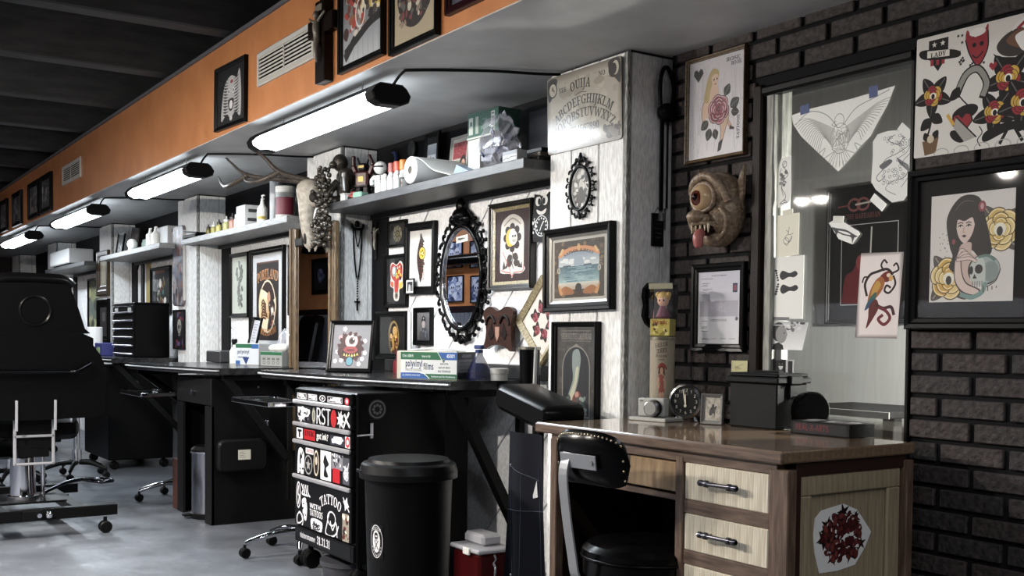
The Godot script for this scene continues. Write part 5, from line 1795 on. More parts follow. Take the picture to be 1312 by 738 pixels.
	for f in [[0.5, 0.42, 0.12], [0.52, 0.74, -0.1]]:
		c.P("3c3c3e", [f[0] - 0.2, f[1] + 0.02, f[0] - 0.12, f[1] - 0.09, f[0] + 0.08, f[1] - 0.03, f[0] + 0.24, f[1] - 0.07, f[0] + 0.31, f[1] + 0.0, f[0] + 0.22, f[1] + 0.07, f[0] + 0.06, f[1] + 0.06, f[0] - 0.12, f[1] + 0.12], true)
		for k in 5:
			c.E("3c3c3e", f[0] - 0.31 + 0.016 * k * (1.0 if f[2] > 0 else -1.0) - (0.0 if f[2] > 0 else -0.05), f[1] - 0.1 + k * 0.055, 0.042 if (k == 0) == (f[2] > 0) else 0.028, 0.023)
	sheet("footprint_page", "white page with two black baby footprints in the window", "drawing", V(-2.553, 1.283, z + 0.0011), pv([-0.083, -0.105, 0.07, -0.106, 0.072, 0.106, -0.062, 0.105]), Rect2(-0.08, -0.106, 0.154, 0.212), c.tex())
	# the baby photograph and the small one under it
	c = Cv.new(220, 0.62, "a8a8a8", 26)
	c.vgrad("b4b4b6", "e8e8e8", 0.0, 0.62)
	c.blots(["6c6c6e", "505052", "d0d0d0"], 0.55, 0.04, 0.4, 0.16, 12, 0.05)
	c.P("2c2c2e", [0.2, 0.62, 0.22, 0.5, 0.34, 0.46, 0.44, 0.52, 0.46, 0.62])
	c.E("3c3c3e", 0.34, 0.25, 0.16, 0.2)
	c.E("8c8c8c", 0.4, 0.3, 0.13, 0.18)
	c.P("8c8c8c", [0.5, 0.24, 0.54, 0.32, 0.5, 0.34, 0.5, 0.42, 0.4, 0.48, 0.34, 0.4], true)
	c.E("8a8a8c", 0.3, 0.32, 0.03, 0.045)
	c.E("2a2a2c", 0.47, 0.27, 0.014)
	c.R("e4e4e4", 0.1, 0.1, 0.6, 0.016)
	sheet("baby_photograph", "black and white photograph of a baby's profile, in a clear sleeve in the window", "photograph", V(-2.555, 1.122, z + 0.0022), pv([-0.095, -0.049, 0.072, -0.05, 0.096, 0.042, -0.077, 0.052]), Rect2(-0.096, -0.05, 0.192, 0.102), c.tex(), {"tapes": [[-0.03, 0.056, 0.09, 0.012, -0.03, "6a6a6c"]]})
	c = Cv.new(110, 0.55, "1c1c1e", 27)
	c.R("b8b8b8", 0.62, 0.0, 0.38, 0.55)
	c.R("2a2a2c", 0.72, 0.06, 0.2, 0.44)
	c.E("c0c0c0", 0.4, 0.24, 0.1, 0.14)
	c.R("101012", 0.3, 0.18, 0.2, 0.06)
	c.P("3a3a3c", [0.22, 0.55, 0.3, 0.38, 0.5, 0.38, 0.6, 0.55])
	c.E("1a1a1c", 0.4, 0.12, 0.1, 0.06)
	sheet("portrait_photograph", "small black and white photograph of a person in sunglasses below the baby photograph", "photograph", V(-2.566, 1.014, z), pv([-0.048, -0.026, 0.048, -0.026, 0.05, 0.024, -0.05, 0.027]), Rect2(-0.05, -0.026, 0.1, 0.052), c.tex())
	solo("photo_strip", "narrow dark strip joining the two photographs in the window", "photograph", B.new().box(Vector3.ZERO, V(0.03, 0.04, 0.001)), hexmat("2e2e30", 0.6), V(-2.59, 1.056, z + 0.0005))
	# the leaping whale cut-out
	c = Cv.new(150, 0.7, "e6e6e2", 28)
	c.P("4a4a4c", [0.1, 0.2, 0.3, 0.24, 0.55, 0.3, 0.8, 0.44, 0.9, 0.5, 0.8, 0.52, 0.74, 0.66, 0.7, 0.5, 0.45, 0.42, 0.3, 0.36, 0.24, 0.5, 0.22, 0.34], true)
	c.P("e6e6e2", [0.3, 0.3, 0.55, 0.35, 0.7, 0.44, 0.5, 0.4], true)
	sheet("whale_cutout", "small white cut-out with a grey leaping whale taped in the window", "drawing", V(-2.318, 1.45, z), local([-2.382, 1.487, -2.36, 1.495, -2.318, 1.483, -2.262, 1.45, -2.257, 1.442, -2.286, 1.412, -2.34, 1.432], Vector2(-2.318, 1.45)), Rect2(-0.065, -0.04, 0.13, 0.086), c.tex(), {"tapes": [[-0.025, 0.045, 0.042, 0.022, -0.1, "cfcfc8"]]})
	# the parrot print
	c = Cv.new(240, 1.72, "e0d6d4", 29)
	for i in 40:
		var e := i / 40.0
		var col := Color("3a3230").lerp(Color("e0d6d4"), pow(e, 0.6)).to_html(false)
		c.R(col, e * 0.1, e * 0.1, 1.0 - e * 0.2, 0.008)
		c.R(col, e * 0.1, 1.72 - e * 0.1, 1.0 - e * 0.2, 0.008)
		c.R(col, e * 0.1, e * 0.1, 0.008, 1.72 - e * 0.2)
		c.R(col, 1.0 - e * 0.1, e * 0.1, 0.008, 1.72 - e * 0.2)
	var br := "2c2020"
	c.L(br, 0.05, [0.24, 0.86, 0.2, 0.64, 0.3, 0.46, 0.46, 0.4, 0.66, 0.36, 0.78, 0.46])
	c.L(br, 0.035, [0.6, 0.38, 0.54, 0.28, 0.6, 0.18, 0.66, 0.24])
	c.L(br, 0.035, [0.78, 0.44, 0.9, 0.38, 0.86, 0.26, 0.8, 0.3])
	c.L(br, 0.04, [0.8, 0.5, 0.84, 0.66, 0.72, 0.82, 0.62, 0.78, 0.66, 0.68, 0.74, 0.72])
	c.L(br, 0.03, [0.28, 0.5, 0.18, 0.5, 0.14, 0.6])
	c.P("6e2c22", [0.58, 0.44, 0.7, 0.4, 0.76, 0.5, 0.7, 0.6, 0.6, 0.6, 0.52, 0.52], true)
	c.E("d8c8b4", 0.7, 0.48, 0.045, 0.04)
	c.P("c8a060", [0.74, 0.48, 0.8, 0.54, 0.74, 0.6, 0.7, 0.55], true)
	c.P("9a6038", [0.54, 0.5, 0.62, 0.6, 0.56, 0.78, 0.38, 0.98, 0.26, 1.06, 0.3, 0.8, 0.42, 0.58], true)
	c.P("b8904c", [0.46, 0.58, 0.54, 0.66, 0.46, 0.8, 0.34, 0.9, 0.36, 0.74], true)
	c.P("3e6058", [0.44, 0.8, 0.42, 0.96, 0.26, 1.1, 0.22, 1.08, 0.32, 0.9], true)
	c.P("34506a", [0.4, 0.92, 0.34, 1.06, 0.2, 1.16, 0.26, 1.02], true)
	c.P("5c2a28", [0.44, 0.94, 0.5, 1.1, 0.4, 1.3, 0.24, 1.52, 0.28, 1.3, 0.3, 1.08], true)
	c.L("40262a", 0.06, [0.46, 1.06, 0.6, 1.12, 0.76, 1.1, 0.82, 1.24])
	c.L("6a2c34", 0.06, [0.5, 1.1, 0.66, 1.18, 0.74, 1.32, 0.62, 1.44, 0.5, 1.34, 0.58, 1.26])
	sheet("parrot_print", "aged sheet with a red parrot among dark scrolls, stuck low on the window", "drawing", V(-2.18, 1.246, z + 0.001), pv([-0.087, -0.131, 0.069, -0.133, 0.087, 0.13, -0.07, 0.136]), Rect2(-0.087, -0.133, 0.174, 0.27), c.tex())
	# behind the pane: the dark film poster and a small table
	c = Cv.new(300, 1.36, "060607", 30)
	c.T("6a3a38", "THE BARBARIAN", 0.44, 0.3, 0.055, "Droid Serif", true, 0, 0.46)
	c.O("7c4a48", 0.025, 0.32, 0.15, 0.075, 0.06)
	c.O("7c4a48", 0.025, 0.44, 0.15, 0.075, 0.06)
	c.L("6a3a38", 0.02, [0.1, 0.16, 0.25, 0.15])
	c.L("b0a8a0", 0.02, [0.34, 0.15, 0.62, 0.13])
	c.P("5c1c20", [0.18, 1.12, 0.22, 0.9, 0.32, 0.84, 0.42, 0.7, 0.5, 0.82, 0.56, 1.0, 0.6, 1.18, 0.18, 1.18], true)
	c.E("7c3436", 0.42, 0.76, 0.06, 0.08)
	c.L("b8b4ac", 0.02, [0.56, 0.4, 0.55, 0.72], false, false)
	c.L("8c8880", 0.02, [0.5, 0.72, 0.6, 0.72], false, false)
	c.L("d8d8d8", 0.008, [0.16, 0.36, 0.9, 0.36, 0.9, 1.2, 0.16, 1.2], true, false)
	pic("framed_poster", "black framed dark poster with a red figure, on the wall behind the window", "poster", V(-3.49, 1.53, -1.605), 0.49, 0.68, 0.02, BLACK, c.tex(), {"fd": 0.02, "glass": false})
	var t := thing("side_table", "dark side table with a pale edge in the room behind the window", "table", V(-3.22, 0, -1.3))
	part(t, "top", B.new().box(V(0, 0.79, 0), V(0.6, 0.03, 0.5), 0.006), hexmat("141312", 0.7))
	part(t, "edge", B.new().box(V(0, 0.79, 0.252), V(0.6, 0.03, 0.006), 0.002), hexmat("8c8a86", 0.35))
	for x in [-0.2, 0.2]:
		part(t, "leg", B.new().box(V(x, 0.387, 0.1), V(0.06, 0.774, 0.06), 0.004), hexmat("1e1c1b", 0.4))
	part(t, "stretcher", B.new().box(V(0, 0.66, 0.1), V(0.4, 0.03, 0.03), 0.003), hexmat("a8a6a0", 0.5))


# ------------------------------------------------------------------ on the near pilaster and on the desk

func pilaster_things() -> void:
	var z := PILZ + 0.001
	# the letter board
	var c := Cv.new(560, 0.645, "9c968a", 41)
	for i in 90:
		c.E(["a39c90", "918b80", "a8a195", "8a8479"][i % 4], c.rng.randf(), c.rng.randf() * 0.645, 0.06 * c.rng.randf() + 0.02, 0.03)
	for i in 30:
		var e := i / 30.0
		var col := Color("6a635a").lerp(Color("9c968a"), e).to_html(false)
		for r in [[e * 0.06, e * 0.06, 1.0 - e * 0.12, 0.003], [e * 0.06, 0.645 - e * 0.06, 1.0 - e * 0.12, 0.003], [e * 0.06, e * 0.06, 0.003, 0.645 - e * 0.12], [1.0 - e * 0.06, e * 0.06, 0.003, 0.645 - e * 0.12]]:
			c.R(col, r[0], r[1], r[2], r[3])
	var ink := "201d1b"
	c.P("33302d", [0.02, 0.03, 0.15, 0.03, 0.1, 0.14, 0.03, 0.2], true)
	c.E(ink, 0.085, 0.11, 0.062, 0.066)
	c.E("aca598", 0.085, 0.11, 0.05, 0.054)
	c.scribble("4a4642", 0.005, 0.055, 0.08, 0.06, 0.06, 4)
	c.P("2b2826", [0.84, 0.02, 0.98, 0.02, 0.985, 0.2, 0.92, 0.16, 0.86, 0.12], true)
	c.E(ink, 0.9, 0.085, 0.062, 0.066)
	c.E("aca598", 0.925, 0.08, 0.042, 0.056)
	c.E(ink, 0.905, 0.085, 0.034, 0.044)
	c.T(ink, "YES", 0.22, 0.15, 0.038, "Droid Serif")
	c.T(ink, "NO", 0.755, 0.11, 0.038, "Droid Serif")
	c.T(ink, "OUIJA", 0.47, 0.155, 0.075, "Droid Serif", true, 0.5, 0.26)
	c.L(ink, 0.005, [0.4, 0.205, 0.47, 0.19, 0.55, 0.2])
	c.T(ink, "ABCDEFGHIJKLM", 0.5, 0.29, 0.075, "Droid Serif", true, 0.62, 0.78)
	c.T(ink, "NOPQRSTUVWXYZ", 0.5, 0.395, 0.075, "Droid Serif", true, 0.62, 0.82)
	c.T(ink, "1234567890", 0.5, 0.515, 0.062, "Droid Serif", true, 0, 0.42)
	c.T("5a564e", "GOOD BYE", 0.5, 0.6, 0.04, "Droid Serif", true, 0, 0.3)
	for x in [0.02, 0.78]:
		c.scribble("35312e", 0.01, x, 0.5, 0.2, 0.12, 12)
		c.blots(["403c38", "6c665e"], x, 0.5, 0.2, 0.12, 10, 0.03)
	var bm := print_mat(c.tex(), 0.32, "letter board")
	bm.clearcoat_enabled = true
	bm.clearcoat = 0.8
	bm.clearcoat_roughness = 0.14
	var t := thing("letter_board", "old talking board lettered with the alphabet, high on the white pilaster", "board", V(-3.39, 2.0, z + 0.003))
	t.rotation.x = 0.03
	part(t, "board", B.new().prism(rrect(0.474, 0.306, 0.014), 0.0, 0.006, 0.001, Rect2(-0.237, -0.153, 0.474, 0.306)), bm)
	# the little oval cameo frame
	var ir := noisy("black iron", Color(0.02, 0.02, 0.021), Color(0.05, 0.05, 0.052), 0.35, V(9, 9, 9), 0.03, 88)
	t = thing("cameo_picture", "small black ornate oval frame hung under the letter board", "picture frame", V(-3.40, 1.69, z))
	ornate_oval(t, 0.062, 0.082, 0.02, 22, ir)
	c = Cv.new(150, 1.3, "8c8a86", 42)
	c.blots(["c4c2bc", "5a5854", "a8a6a0", "3c3a38", "d8d6d0"], 0.1, 0.1, 0.8, 1.1, 60, 0.12)
	c.E("b8b4ac", 0.5, 0.5, 0.12, 0.16)
	c.P("504c48", [0.25, 1.1, 0.4, 0.65, 0.6, 0.65, 0.75, 1.1], true)
	part(t, "print", B.new().prism(ellipse(0, 0, 0.056, 0.075), 0.0, 0.006, 0.0, Rect2(-0.056, -0.075, 0.112, 0.15)), print_mat(c.tex()))
	part(t, "pane", B.new().prism(ellipse(0, 0, 0.056, 0.075), 0.008, 0.01), pane_mat())
	# the sea picture
	c = Cv.new(330, 0.98, "8c8070", 43)
	c.R("3c352e", 0.0, 0.0, 1.0, 0.98)
	c.blots(["5c4c3a", "2a2622", "6e5c44", "40382e", "524840"], 0.0, 0.0, 1.0, 0.98, 170, 0.035)
	c.R("98a4ac", 0.1, 0.24, 0.8, 0.24)
	c.vgrad("7c8894", "b4b8b8", 0.2, 0.44, 0.09, 0.91)
	for i in 14:
		c.E("c8cac8", 0.14 + c.rng.randf() * 0.72, 0.3 + c.rng.randf() * 0.1, 0.06, 0.022)
	c.vgrad("46606a", "8ea4a4", 0.44, 0.72, 0.09, 0.91)
	for i in 50:
		c.L(["a8bcbc", "5c7680", "3c545e"][i % 3], 0.006, [0.1 + c.rng.randf() * 0.7, 0.46 + i * 0.005, 0.18 + c.rng.randf() * 0.7, 0.46 + i * 0.005])
	c.vgrad("b8b4a8", "a08c78", 0.72, 0.84, 0.09, 0.91)
	for s in [0.24, 0.66]:
		c.R("4c5660", s - 0.06, 0.42, 0.16, 0.02)
	c.P("8c98a0", [0.42, 0.44, 0.42, 0.3, 0.5, 0.24, 0.58, 0.3, 0.6, 0.42], true)
	c.P("b8825c", [0.08, 0.26, 0.14, 0.18, 0.3, 0.12, 0.5, 0.1, 0.7, 0.12, 0.86, 0.18, 0.92, 0.26, 0.88, 0.27, 0.7, 0.2, 0.5, 0.18, 0.3, 0.2, 0.12, 0.28], true)
	c.T("3a2a20", "SAILOR'S REST", 0.5, 0.2, 0.05, "Droid Serif", true, 0.6, 0.6)
	c.P("c0a070", [0.1, 0.22, 0.16, 0.12, 0.2, 0.14, 0.14, 0.24])
	c.P("c0a070", [0.9, 0.22, 0.84, 0.12, 0.8, 0.14, 0.86, 0.24])
	c.E("b89468", 0.5, 0.12, 0.03, 0.06)
	for s in [-1.0, 1.0]:
		c.E("c4b8a0", 0.5 + s * 0.41, 0.5, 0.03, 0.05)
		c.E("6c7878", 0.5 + s * 0.41, 0.5, 0.02, 0.036)
		c.P("8c5c38", [0.5 + s * 0.1, 0.86, 0.5 + s * 0.26, 0.78, 0.5 + s * 0.36, 0.84, 0.5 + s * 0.3, 0.92, 0.5 + s * 0.12, 0.92], true)
		c.P("b08050", [0.5 + s * 0.32, 0.9, 0.5 + s * 0.42, 0.74, 0.5 + s * 0.38, 0.92], true)
	c.E("2c2826", 0.5, 0.82, 0.065, 0.085)
	c.P("3c2c22", [0.4, 0.95, 0.46, 0.88, 0.56, 0.88, 0.62, 0.95], true)
	pic("framed_seascape", "black framed seaside picture with an ornate border, midway up the white pilaster", "picture", V(-3.405, 1.378, z), 0.44, 0.332, 0.033, noisy("black wood frame", Color(0.016, 0.016, 0.018), Color(0.04, 0.04, 0.043), 0.35, V(10, 10, 10), 0.03, 83), c.tex(), {"fd": 0.03, "slip": [0.009, mat(Color(0.55, 0.54, 0.52), 0.35, 0.6)], "mount": [0.018, 0.012, "a6a39a"], "rz": 0.012})
	# the arched picture
	c = Cv.new(256, 1.5, "35322f", 44)
	c.blots(["3d3a36", "2c2a28", "46423c"], 0, 0, 1.0, 1.5, 60, 0.08)
	c.R("6a655c", 0.12, 0.06, 0.76, 0.012)
	c.T("8c867a", "SILHOUETTE CALENDAR", 0.5, 0.2, 0.09, "Droid Serif", false, 0, 0.78)
	c.R("6a655c", 0.12, 0.225, 0.76, 0.008)
	var arch := []
	for i in 13:
		var a := PI + PI * i / 12.0
		arch.append(0.5 + cos(a) * 0.36)
		arch.append(0.66 + sin(a) * 0.36 * (1.0 if i != 6 else 1.08))
	var outer := arch.duplicate()
	outer.append_array([0.86, 1.44, 0.14, 1.44])
	c.P("77726a", outer)
	var inn := []
	for i in 13:
		var a := PI + PI * i / 12.0
		inn.append(0.5 + cos(a) * 0.335)
		inn.append(0.66 + sin(a) * 0.335)
	inn.append_array([0.835, 1.42, 0.165, 1.42])
	c.P("15171a", inn)
	c.P("7a8480", [0.42, 0.4, 0.56, 0.36, 0.62, 0.5, 0.6, 0.66, 0.56, 0.86, 0.46, 1.1, 0.3, 1.36, 0.22, 1.36, 0.3, 1.1, 0.42, 0.84, 0.4, 0.6], true)
	c.P("aaa890", [0.5, 0.66, 0.57, 0.66, 0.5, 0.96, 0.4, 1.2, 0.28, 1.34, 0.34, 1.1, 0.46, 0.86], true)
	c.P("5c2e2a", [0.44, 1.1, 0.56, 1.02, 0.64, 1.1, 0.56, 1.24, 0.46, 1.36, 0.4, 1.24], true)
	c.E("a87c70", 0.53, 1.08, 0.05)
	c.E("8c4a40", 0.46, 1.24, 0.07, 0.05)
	for i in 30:
		c.E(["4c5a50", "66706a", "38423c", "7c8680"][i % 4], 0.2 + c.rng.randf() * 0.6, 1.1 + c.rng.randf() * 0.28, 0.05, 0.03, c.rng.randf() * 3.0)
	pic("framed_arch_print", "narrow dark framed print of a pale figure under a pointed arch, lowest on the pilaster", "picture", V(-3.415, 0.965, z), 0.292, 0.41, 0.02, mat(Color(0.025, 0.025, 0.027), 0.35), c.tex(), {"fd": 0.028})
	# on the pilaster's side, which faces along the wall
	var sx := PILX[0] + 0.0005
	t = thing("leather_mask_strap", "black leather strap mask on long cords hung on the pilaster's side", "mask", V(sx, 2.0, 0.052), PI / 2)
	part(t, "strap_loop", B.new().tube(curve([V(-0.03, -0.02, 0.02), V(-0.034, 0.06, 0.02), V(-0.012, 0.12, 0.014), V(0.014, 0.12, 0.014), V(0.034, 0.06, 0.02), V(0.03, -0.02, 0.02)], 5), 0.008, 8), BLACK)
	part(t, "muzzle", B.new().ball(V(0, -0.045, 0.025), V(0.045, 0.036, 0.03), 16, 10).tube(curve([V(0.02, -0.06, 0.03), V(0.05, -0.05, 0.03), V(0.066, -0.03, 0.025)], 4), 0.01, 8), mat(Color(0.022, 0.022, 0.024), 0.3))
	part(t, "cord", B.new().box(V(-0.014, -0.24, 0.012), V(0.018, 0.34, 0.008), 0.002).box(V(0.016, -0.23, 0.01), V(0.01, 0.34, 0.006), 0.002), BLACK)
	part(t, "cord_end", B.new().cyl(V(-0.012, -0.45, 0.012), V(-0.012, -0.42, 0.012), 0.012, -1.0, 10).box(V(0.01, -0.44, 0.008), V(0.006, 0.08, 0.004)), mat(Color(0.4, 0.4, 0.4), 0.4))
	c = Cv.new(110, 2.0, "0b0b0c", 45)
	for i in 5:
		c.scribble("55534f", 0.02, 0.15, 0.3 + i * 0.28, 0.7, 0.12, 2)
	t = thing("hang_tag", "black hang tag with faint chalk writing hung on the pilaster's side", "tag", V(sx, 1.517, 0.075), PI / 2)
	part(t, "board", B.new().box(V(0, 0, 0.004), V(0.06, 0.124, 0.007), 0.002).face(0.054, 0.118, 0.0078), print_mat(c.tex()))
	part(t, "string", B.new().tube([V(-0.02, 0.06, 0.005), V(0, 0.085, 0.004), V(0.02, 0.06, 0.005)], 0.0015, 5), STEEL)
	t = thing("wall_ornament", "carved black plaque with a red handled key on the pilaster's side", "ornament", V(sx, 1.232, 0.1), PI / 2)
	part(t, "plaque", B.new().prism(pv([-0.03, -0.07, -0.005, -0.086, 0.02, -0.07, 0.03, -0.05, 0.04, -0.03, 0.036, 0.0, 0.044, 0.03, 0.036, 0.066, 0.01, 0.084, -0.02, 0.084, -0.042, 0.062, -0.046, 0.03, -0.038, 0.0, -0.046, -0.04]), 0.0, 0.018, 0.005), noisy("carved black", Color(0.012, 0.011, 0.011), Color(0.04, 0.036, 0.034), 0.4, V(20, 20, 20), 0.04, 91, 0.5, 0.6))
	part(t, "label", B.new().box(V(0.0, 0.058, 0.02), V(0.042, 0.02, 0.003), 0.001), hexmat("6c5c34", 0.5))
	part(t, "key", B.new().tube(ring_at(V(0, 0.028, 0.024), 0.013, 16), 0.003, 6, true).cyl(V(0, 0.016, 0.024), V(0, -0.03, 0.024), 0.004, -1.0, 8), mat(Color(0.6, 0.48, 0.25), 0.3, 1.0))
	part(t, "handle", B.new().lathe([Vector2(0.004, 0.03), Vector2(0.008, 0.0), Vector2(0.011, -0.02), Vector2(0.009, -0.034), Vector2(0, -0.036)], V(0, -0.036, 0.024), 12), hexmat("7c1218", 0.3))
	desk_things()


# an oval frame of scrolls: rx, ry are the half axes of the opening, k the size of the scrolls
func ornate_oval(t: Node3D, rx: float, ry: float, k: float, n: int, m: Material) -> void:
	var ringp := []
	for i in 48:
		ringp.append(V(cos(i * TAU / 48) * rx * 1.04, sin(i * TAU / 48) * ry * 1.03, k * 0.6))
	var b := B.new().tube(ringp, k * 0.3, 8, true)
	var beads := B.new()
	for i in n:
		var a := TAU * (i + 0.5) / n
		var d := V(cos(a) * rx, sin(a) * ry, 0)
		var nrm := V(cos(a) * ry, sin(a) * rx, 0).normalized()
		var tg := V(-nrm.y, nrm.x, 0)
		var o := d + nrm * k * 0.6
		var pts := []
		var sg := 1.0 if i % 2 else -1.0
		for j in 9:
			var u := j / 8.0
			var an := u * 4.6 * sg
			var rr := k * (0.62 - 0.4 * u)
			pts.append(o + nrm * (k * 0.45 + sin(absf(an) - 1.2) * rr) + tg * (cos(absf(an) - 1.2) * rr * sg) + V(0, 0, k * (0.3 + 0.5 * u)))
		b.tube(pts, k * 0.17, 6)
		beads.ball(o + nrm * k * 1.05 + V(0, 0, k * 0.35), V(k * 0.26, k * 0.26, k * 0.24), 8, 6)
		if i % 2 == 0:
			beads.ball(d + nrm * k * 0.3 + V(0, 0, k * 0.7), V(k * 0.2, k * 0.2, k * 0.2), 8, 6)
	part(t, "scroll_frame", b, m)
	part(t, "beading", beads, m)
	var cr := B.new()
	for s in [-1.0, 1.0]:
		cr.tube(curve([V(s * k * 0.2, ry + k * 1.1, k * 0.5), V(s * k * 1.2, ry + k * 1.7, k * 0.6), V(s * k * 1.5, ry + k * 0.9, k * 0.5), V(s * k * 2.4, ry + k * 0.7, k * 0.4)], 5), k * 0.24, 6)
		cr.tube(curve([V(s * k * 0.2, -ry - k * 1.0, k * 0.5), V(s * k * 1.3, -ry - k * 1.5, k * 0.5), V(s * k * 2.0, -ry - k * 0.7, k * 0.4)], 5), k * 0.24, 6)
	cr.ball(V(0, ry + k * 1.7, k * 0.5), V(k * 0.55, k * 0.85, k * 0.4), 12, 8)
	cr.ball(V(0, ry + k * 2.5, k * 0.5), V(k * 0.32, k * 0.35, k * 0.3), 10, 6)
	cr.ball(V(0, -ry - k * 1.4, k * 0.5), V(k * 0.5, k * 0.6, k * 0.35), 12, 8)
	part(t, "crest", cr, m)


func desk_things() -> void:
	var y := 0.8155
	# the tall tin with a printed figure and the toy box on top of it
	var c := Cv.new(200, 1.75, "8f8676", 46)
	c.T("3c3430", "SAILOR", 0.5, 0.17, 0.1, "Droid Serif", true, 0, 0.5, -0.1)
	c.T("3c3430", "JERRY", 0.52, 0.3, 0.1, "Droid Serif", true, 0, 0.42, -0.1)
	c.T("4a423c", "SPICED RUM", 0.5, 0.4, 0.05, "Droid Sans", true, 0, 0.44)
	c.T("4a423c", "FLAVOR", 0.5, 0.47, 0.035, "Droid Sans", true, 0, 0.22)
	c.P("8a5048", [0.4, 0.82, 0.5, 0.78, 0.62, 0.84, 0.6, 1.0, 0.64, 1.12, 0.6, 1.22, 0.44, 1.22, 0.42, 1.12, 0.46, 1.0], true)
	c.P("b08c78", [0.45, 1.2, 0.52, 1.2, 0.5, 1.4, 0.54, 1.62, 0.5, 1.7, 0.44, 1.68, 0.47, 1.5, 0.43, 1.36], true)
	c.P("b08c78", [0.53, 1.2, 0.61, 1.2, 0.6, 1.4, 0.57, 1.6, 0.6, 1.68, 0.55, 1.7, 0.54, 1.5], true)
	c.P("b08c78", [0.4, 0.84, 0.34, 0.98, 0.4, 1.1, 0.44, 1.06, 0.39, 0.98, 0.44, 0.9], true)
	c.P("b08c78", [0.62, 0.86, 0.7, 0.98, 0.64, 1.1, 0.61, 1.06, 0.65, 0.98, 0.58, 0.9], true)
	c.P("4a3028", [0.4, 0.78, 0.42, 0.62, 0.52, 0.56, 0.62, 0.64, 0.64, 0.8, 0.56, 0.74, 0.48, 0.74], true)
	c.E("b08c78", 0.52, 0.7, 0.06, 0.075)
	c.P("7c3c34", [0.36, 0.66, 0.42, 0.56, 0.56, 0.52, 0.7, 0.6, 0.72, 0.68, 0.62, 0.64, 0.5, 0.6], true)
	var t := thing("rum_tin", "tall cream tin printed with a woman in a red swimsuit, at the desk's back", "tin", V(-2.985, y, 0.165))
	var st := B.new()
	st.smooth()
	var r := 0.045
	for i in 24:
		var a0 := TAU * i / 24.0
		var a1 := TAU * (i + 1) / 24.0
		var p := [V(sin(a0) * r, 0.006, cos(a0) * r), V(sin(a1) * r, 0.006, cos(a1) * r), V(sin(a1) * r, 0.288, cos(a1) * r), V(sin(a0) * r, 0.288, cos(a0) * r)]
		# the print goes round once; its middle faces the room
		var u0 := clampf((wrapf(a0, -PI, PI) - 0.75) / 2.1 + 0.5, 0.0, 1.0)
		var u1 := clampf((wrapf(a0, -PI, PI) + TAU / 24.0 - 0.75) / 2.1 + 0.5, 0.0, 1.0)
		st.t(p[0], p[1], p[2], p[0] + p[1], Vector2(u0, 1), Vector2(u1, 1), Vector2(u1, 0))
		st.t(p[0], p[2], p[3], p[0] + p[1], Vector2(u0, 1), Vector2(u1, 0), Vector2(u0, 0))
	var tm := print_mat(c.tex(), 0.4, "tin")
	part(t, "body", st, tm)
	part(t, "rim", B.new().lathe([Vector2(0, 0.3), Vector2(0.04, 0.3), Vector2(0.0465, 0.297), Vector2(0.0465, 0.286), Vector2(0.045, 0.285)], Vector3.ZERO, 24).lathe([Vector2(0.045, 0.008), Vector2(0.0465, 0.007), Vector2(0.0465, 0), Vector2(0, 0)], Vector3.ZERO, 24), mat(Color(0.5, 0.48, 0.42), 0.35, 0.8))
	t = thing("toy_box", "window box with a small pink-cheeked doll, standing on the tall tin", "toy", V(-2.985, y + 0.3005, 0.165), 0.5)
	c = Cv.new(110, 0.8, "a89c50", 47)
	c.blots(["7c7030", "c4b878", "4a3c28"], 0.05, 0.1, 0.9, 0.7, 20, 0.1)
	c.T("7c2028", "Wendy", 0.5, 0.24, 0.2, "Droid Serif", true, 0, 0.8)
	part(t, "base_box", B.new().box(V(0, 0.031, 0), V(0.076, 0.062, 0.062), 0.002), hexmat("8c8240", 0.5))
	part(t, "base_print", B.new().face(0.072, 0.058), print_mat(c.tex()), V(0, 0.031, 0.0316))
	part(t, "back_card", B.new().box(V(0, 0.126, -0.028), V(0.09, 0.128, 0.004)).box(V(0, 0.188, 0), V(0.09, 0.006, 0.06)), hexmat("1c1a1c", 0.5))
	part(t, "header", B.new().box(V(0, 0.18, 0.029), V(0.09, 0.02, 0.004)), hexmat("8a8670", 0.5))
	part(t, "window_film", B.new().box(V(0, 0.118, 0.029), V(0.088, 0.106, 0.0012)).box(V(0.0445, 0.118, 0), V(0.0012, 0.106, 0.056)), pane_mat())
	part(t, "doll", B.new().ball(V(0, 0.128, 0), V(0.021, 0.023, 0.02), 14, 10), hexmat("c89c88", 0.5), Vector3.ZERO, "doll with fair hair and a plum dress")
	part(t, "doll_hair", B.new().ball(V(0, 0.142, -0.004), V(0.026, 0.02, 0.022), 14, 8).ball(V(0.02, 0.15, 0), V(0.011, 0.011, 0.011), 8, 6).ball(V(-0.02, 0.15, 0), V(0.011, 0.011, 0.011), 8, 6), hexmat("b89a60", 0.6))
	part(t, "doll_dress", B.new().lathe([Vector2(0, 0.11), Vector2(0.012, 0.108), Vector2(0.027, 0.07), Vector2(0.02, 0.062), Vector2(0, 0.062)], Vector3.ZERO, 16), hexmat("5c2438", 0.6))
	part(t, "doll_eye", B.new().ball(V(-0.008, 0.129, 0.0185), V(0.003, 0.004, 0.002), 6, 5).ball(V(0.008, 0.129, 0.0185), V(0.003, 0.004, 0.002), 6, 5), BLACK)
	# the white camera on its plate
	t = thing("camera_stand", "pale flat plate under the white camera on the desk", "plate", V(-2.92, y, 0.25), 0.15)
	part(t, "plate", B.new().prism(rrect(0.17, 0.012, 0.004), -0.05, 0.05, 0.002), hexmat("9a9892", 0.4), V(0, 0.006, 0))
	t = thing("camera", "small white camera with a silver and black lens on the desk", "camera", V(-2.935, y + 0.0125, 0.25), 0.35)
	part(t, "body", B.new().at(V(0, 0.034, 0)).prism(rrect(0.106, 0.066, 0.008), -0.016, 0.016, 0.004), hexmat("a8a8a4", 0.35))
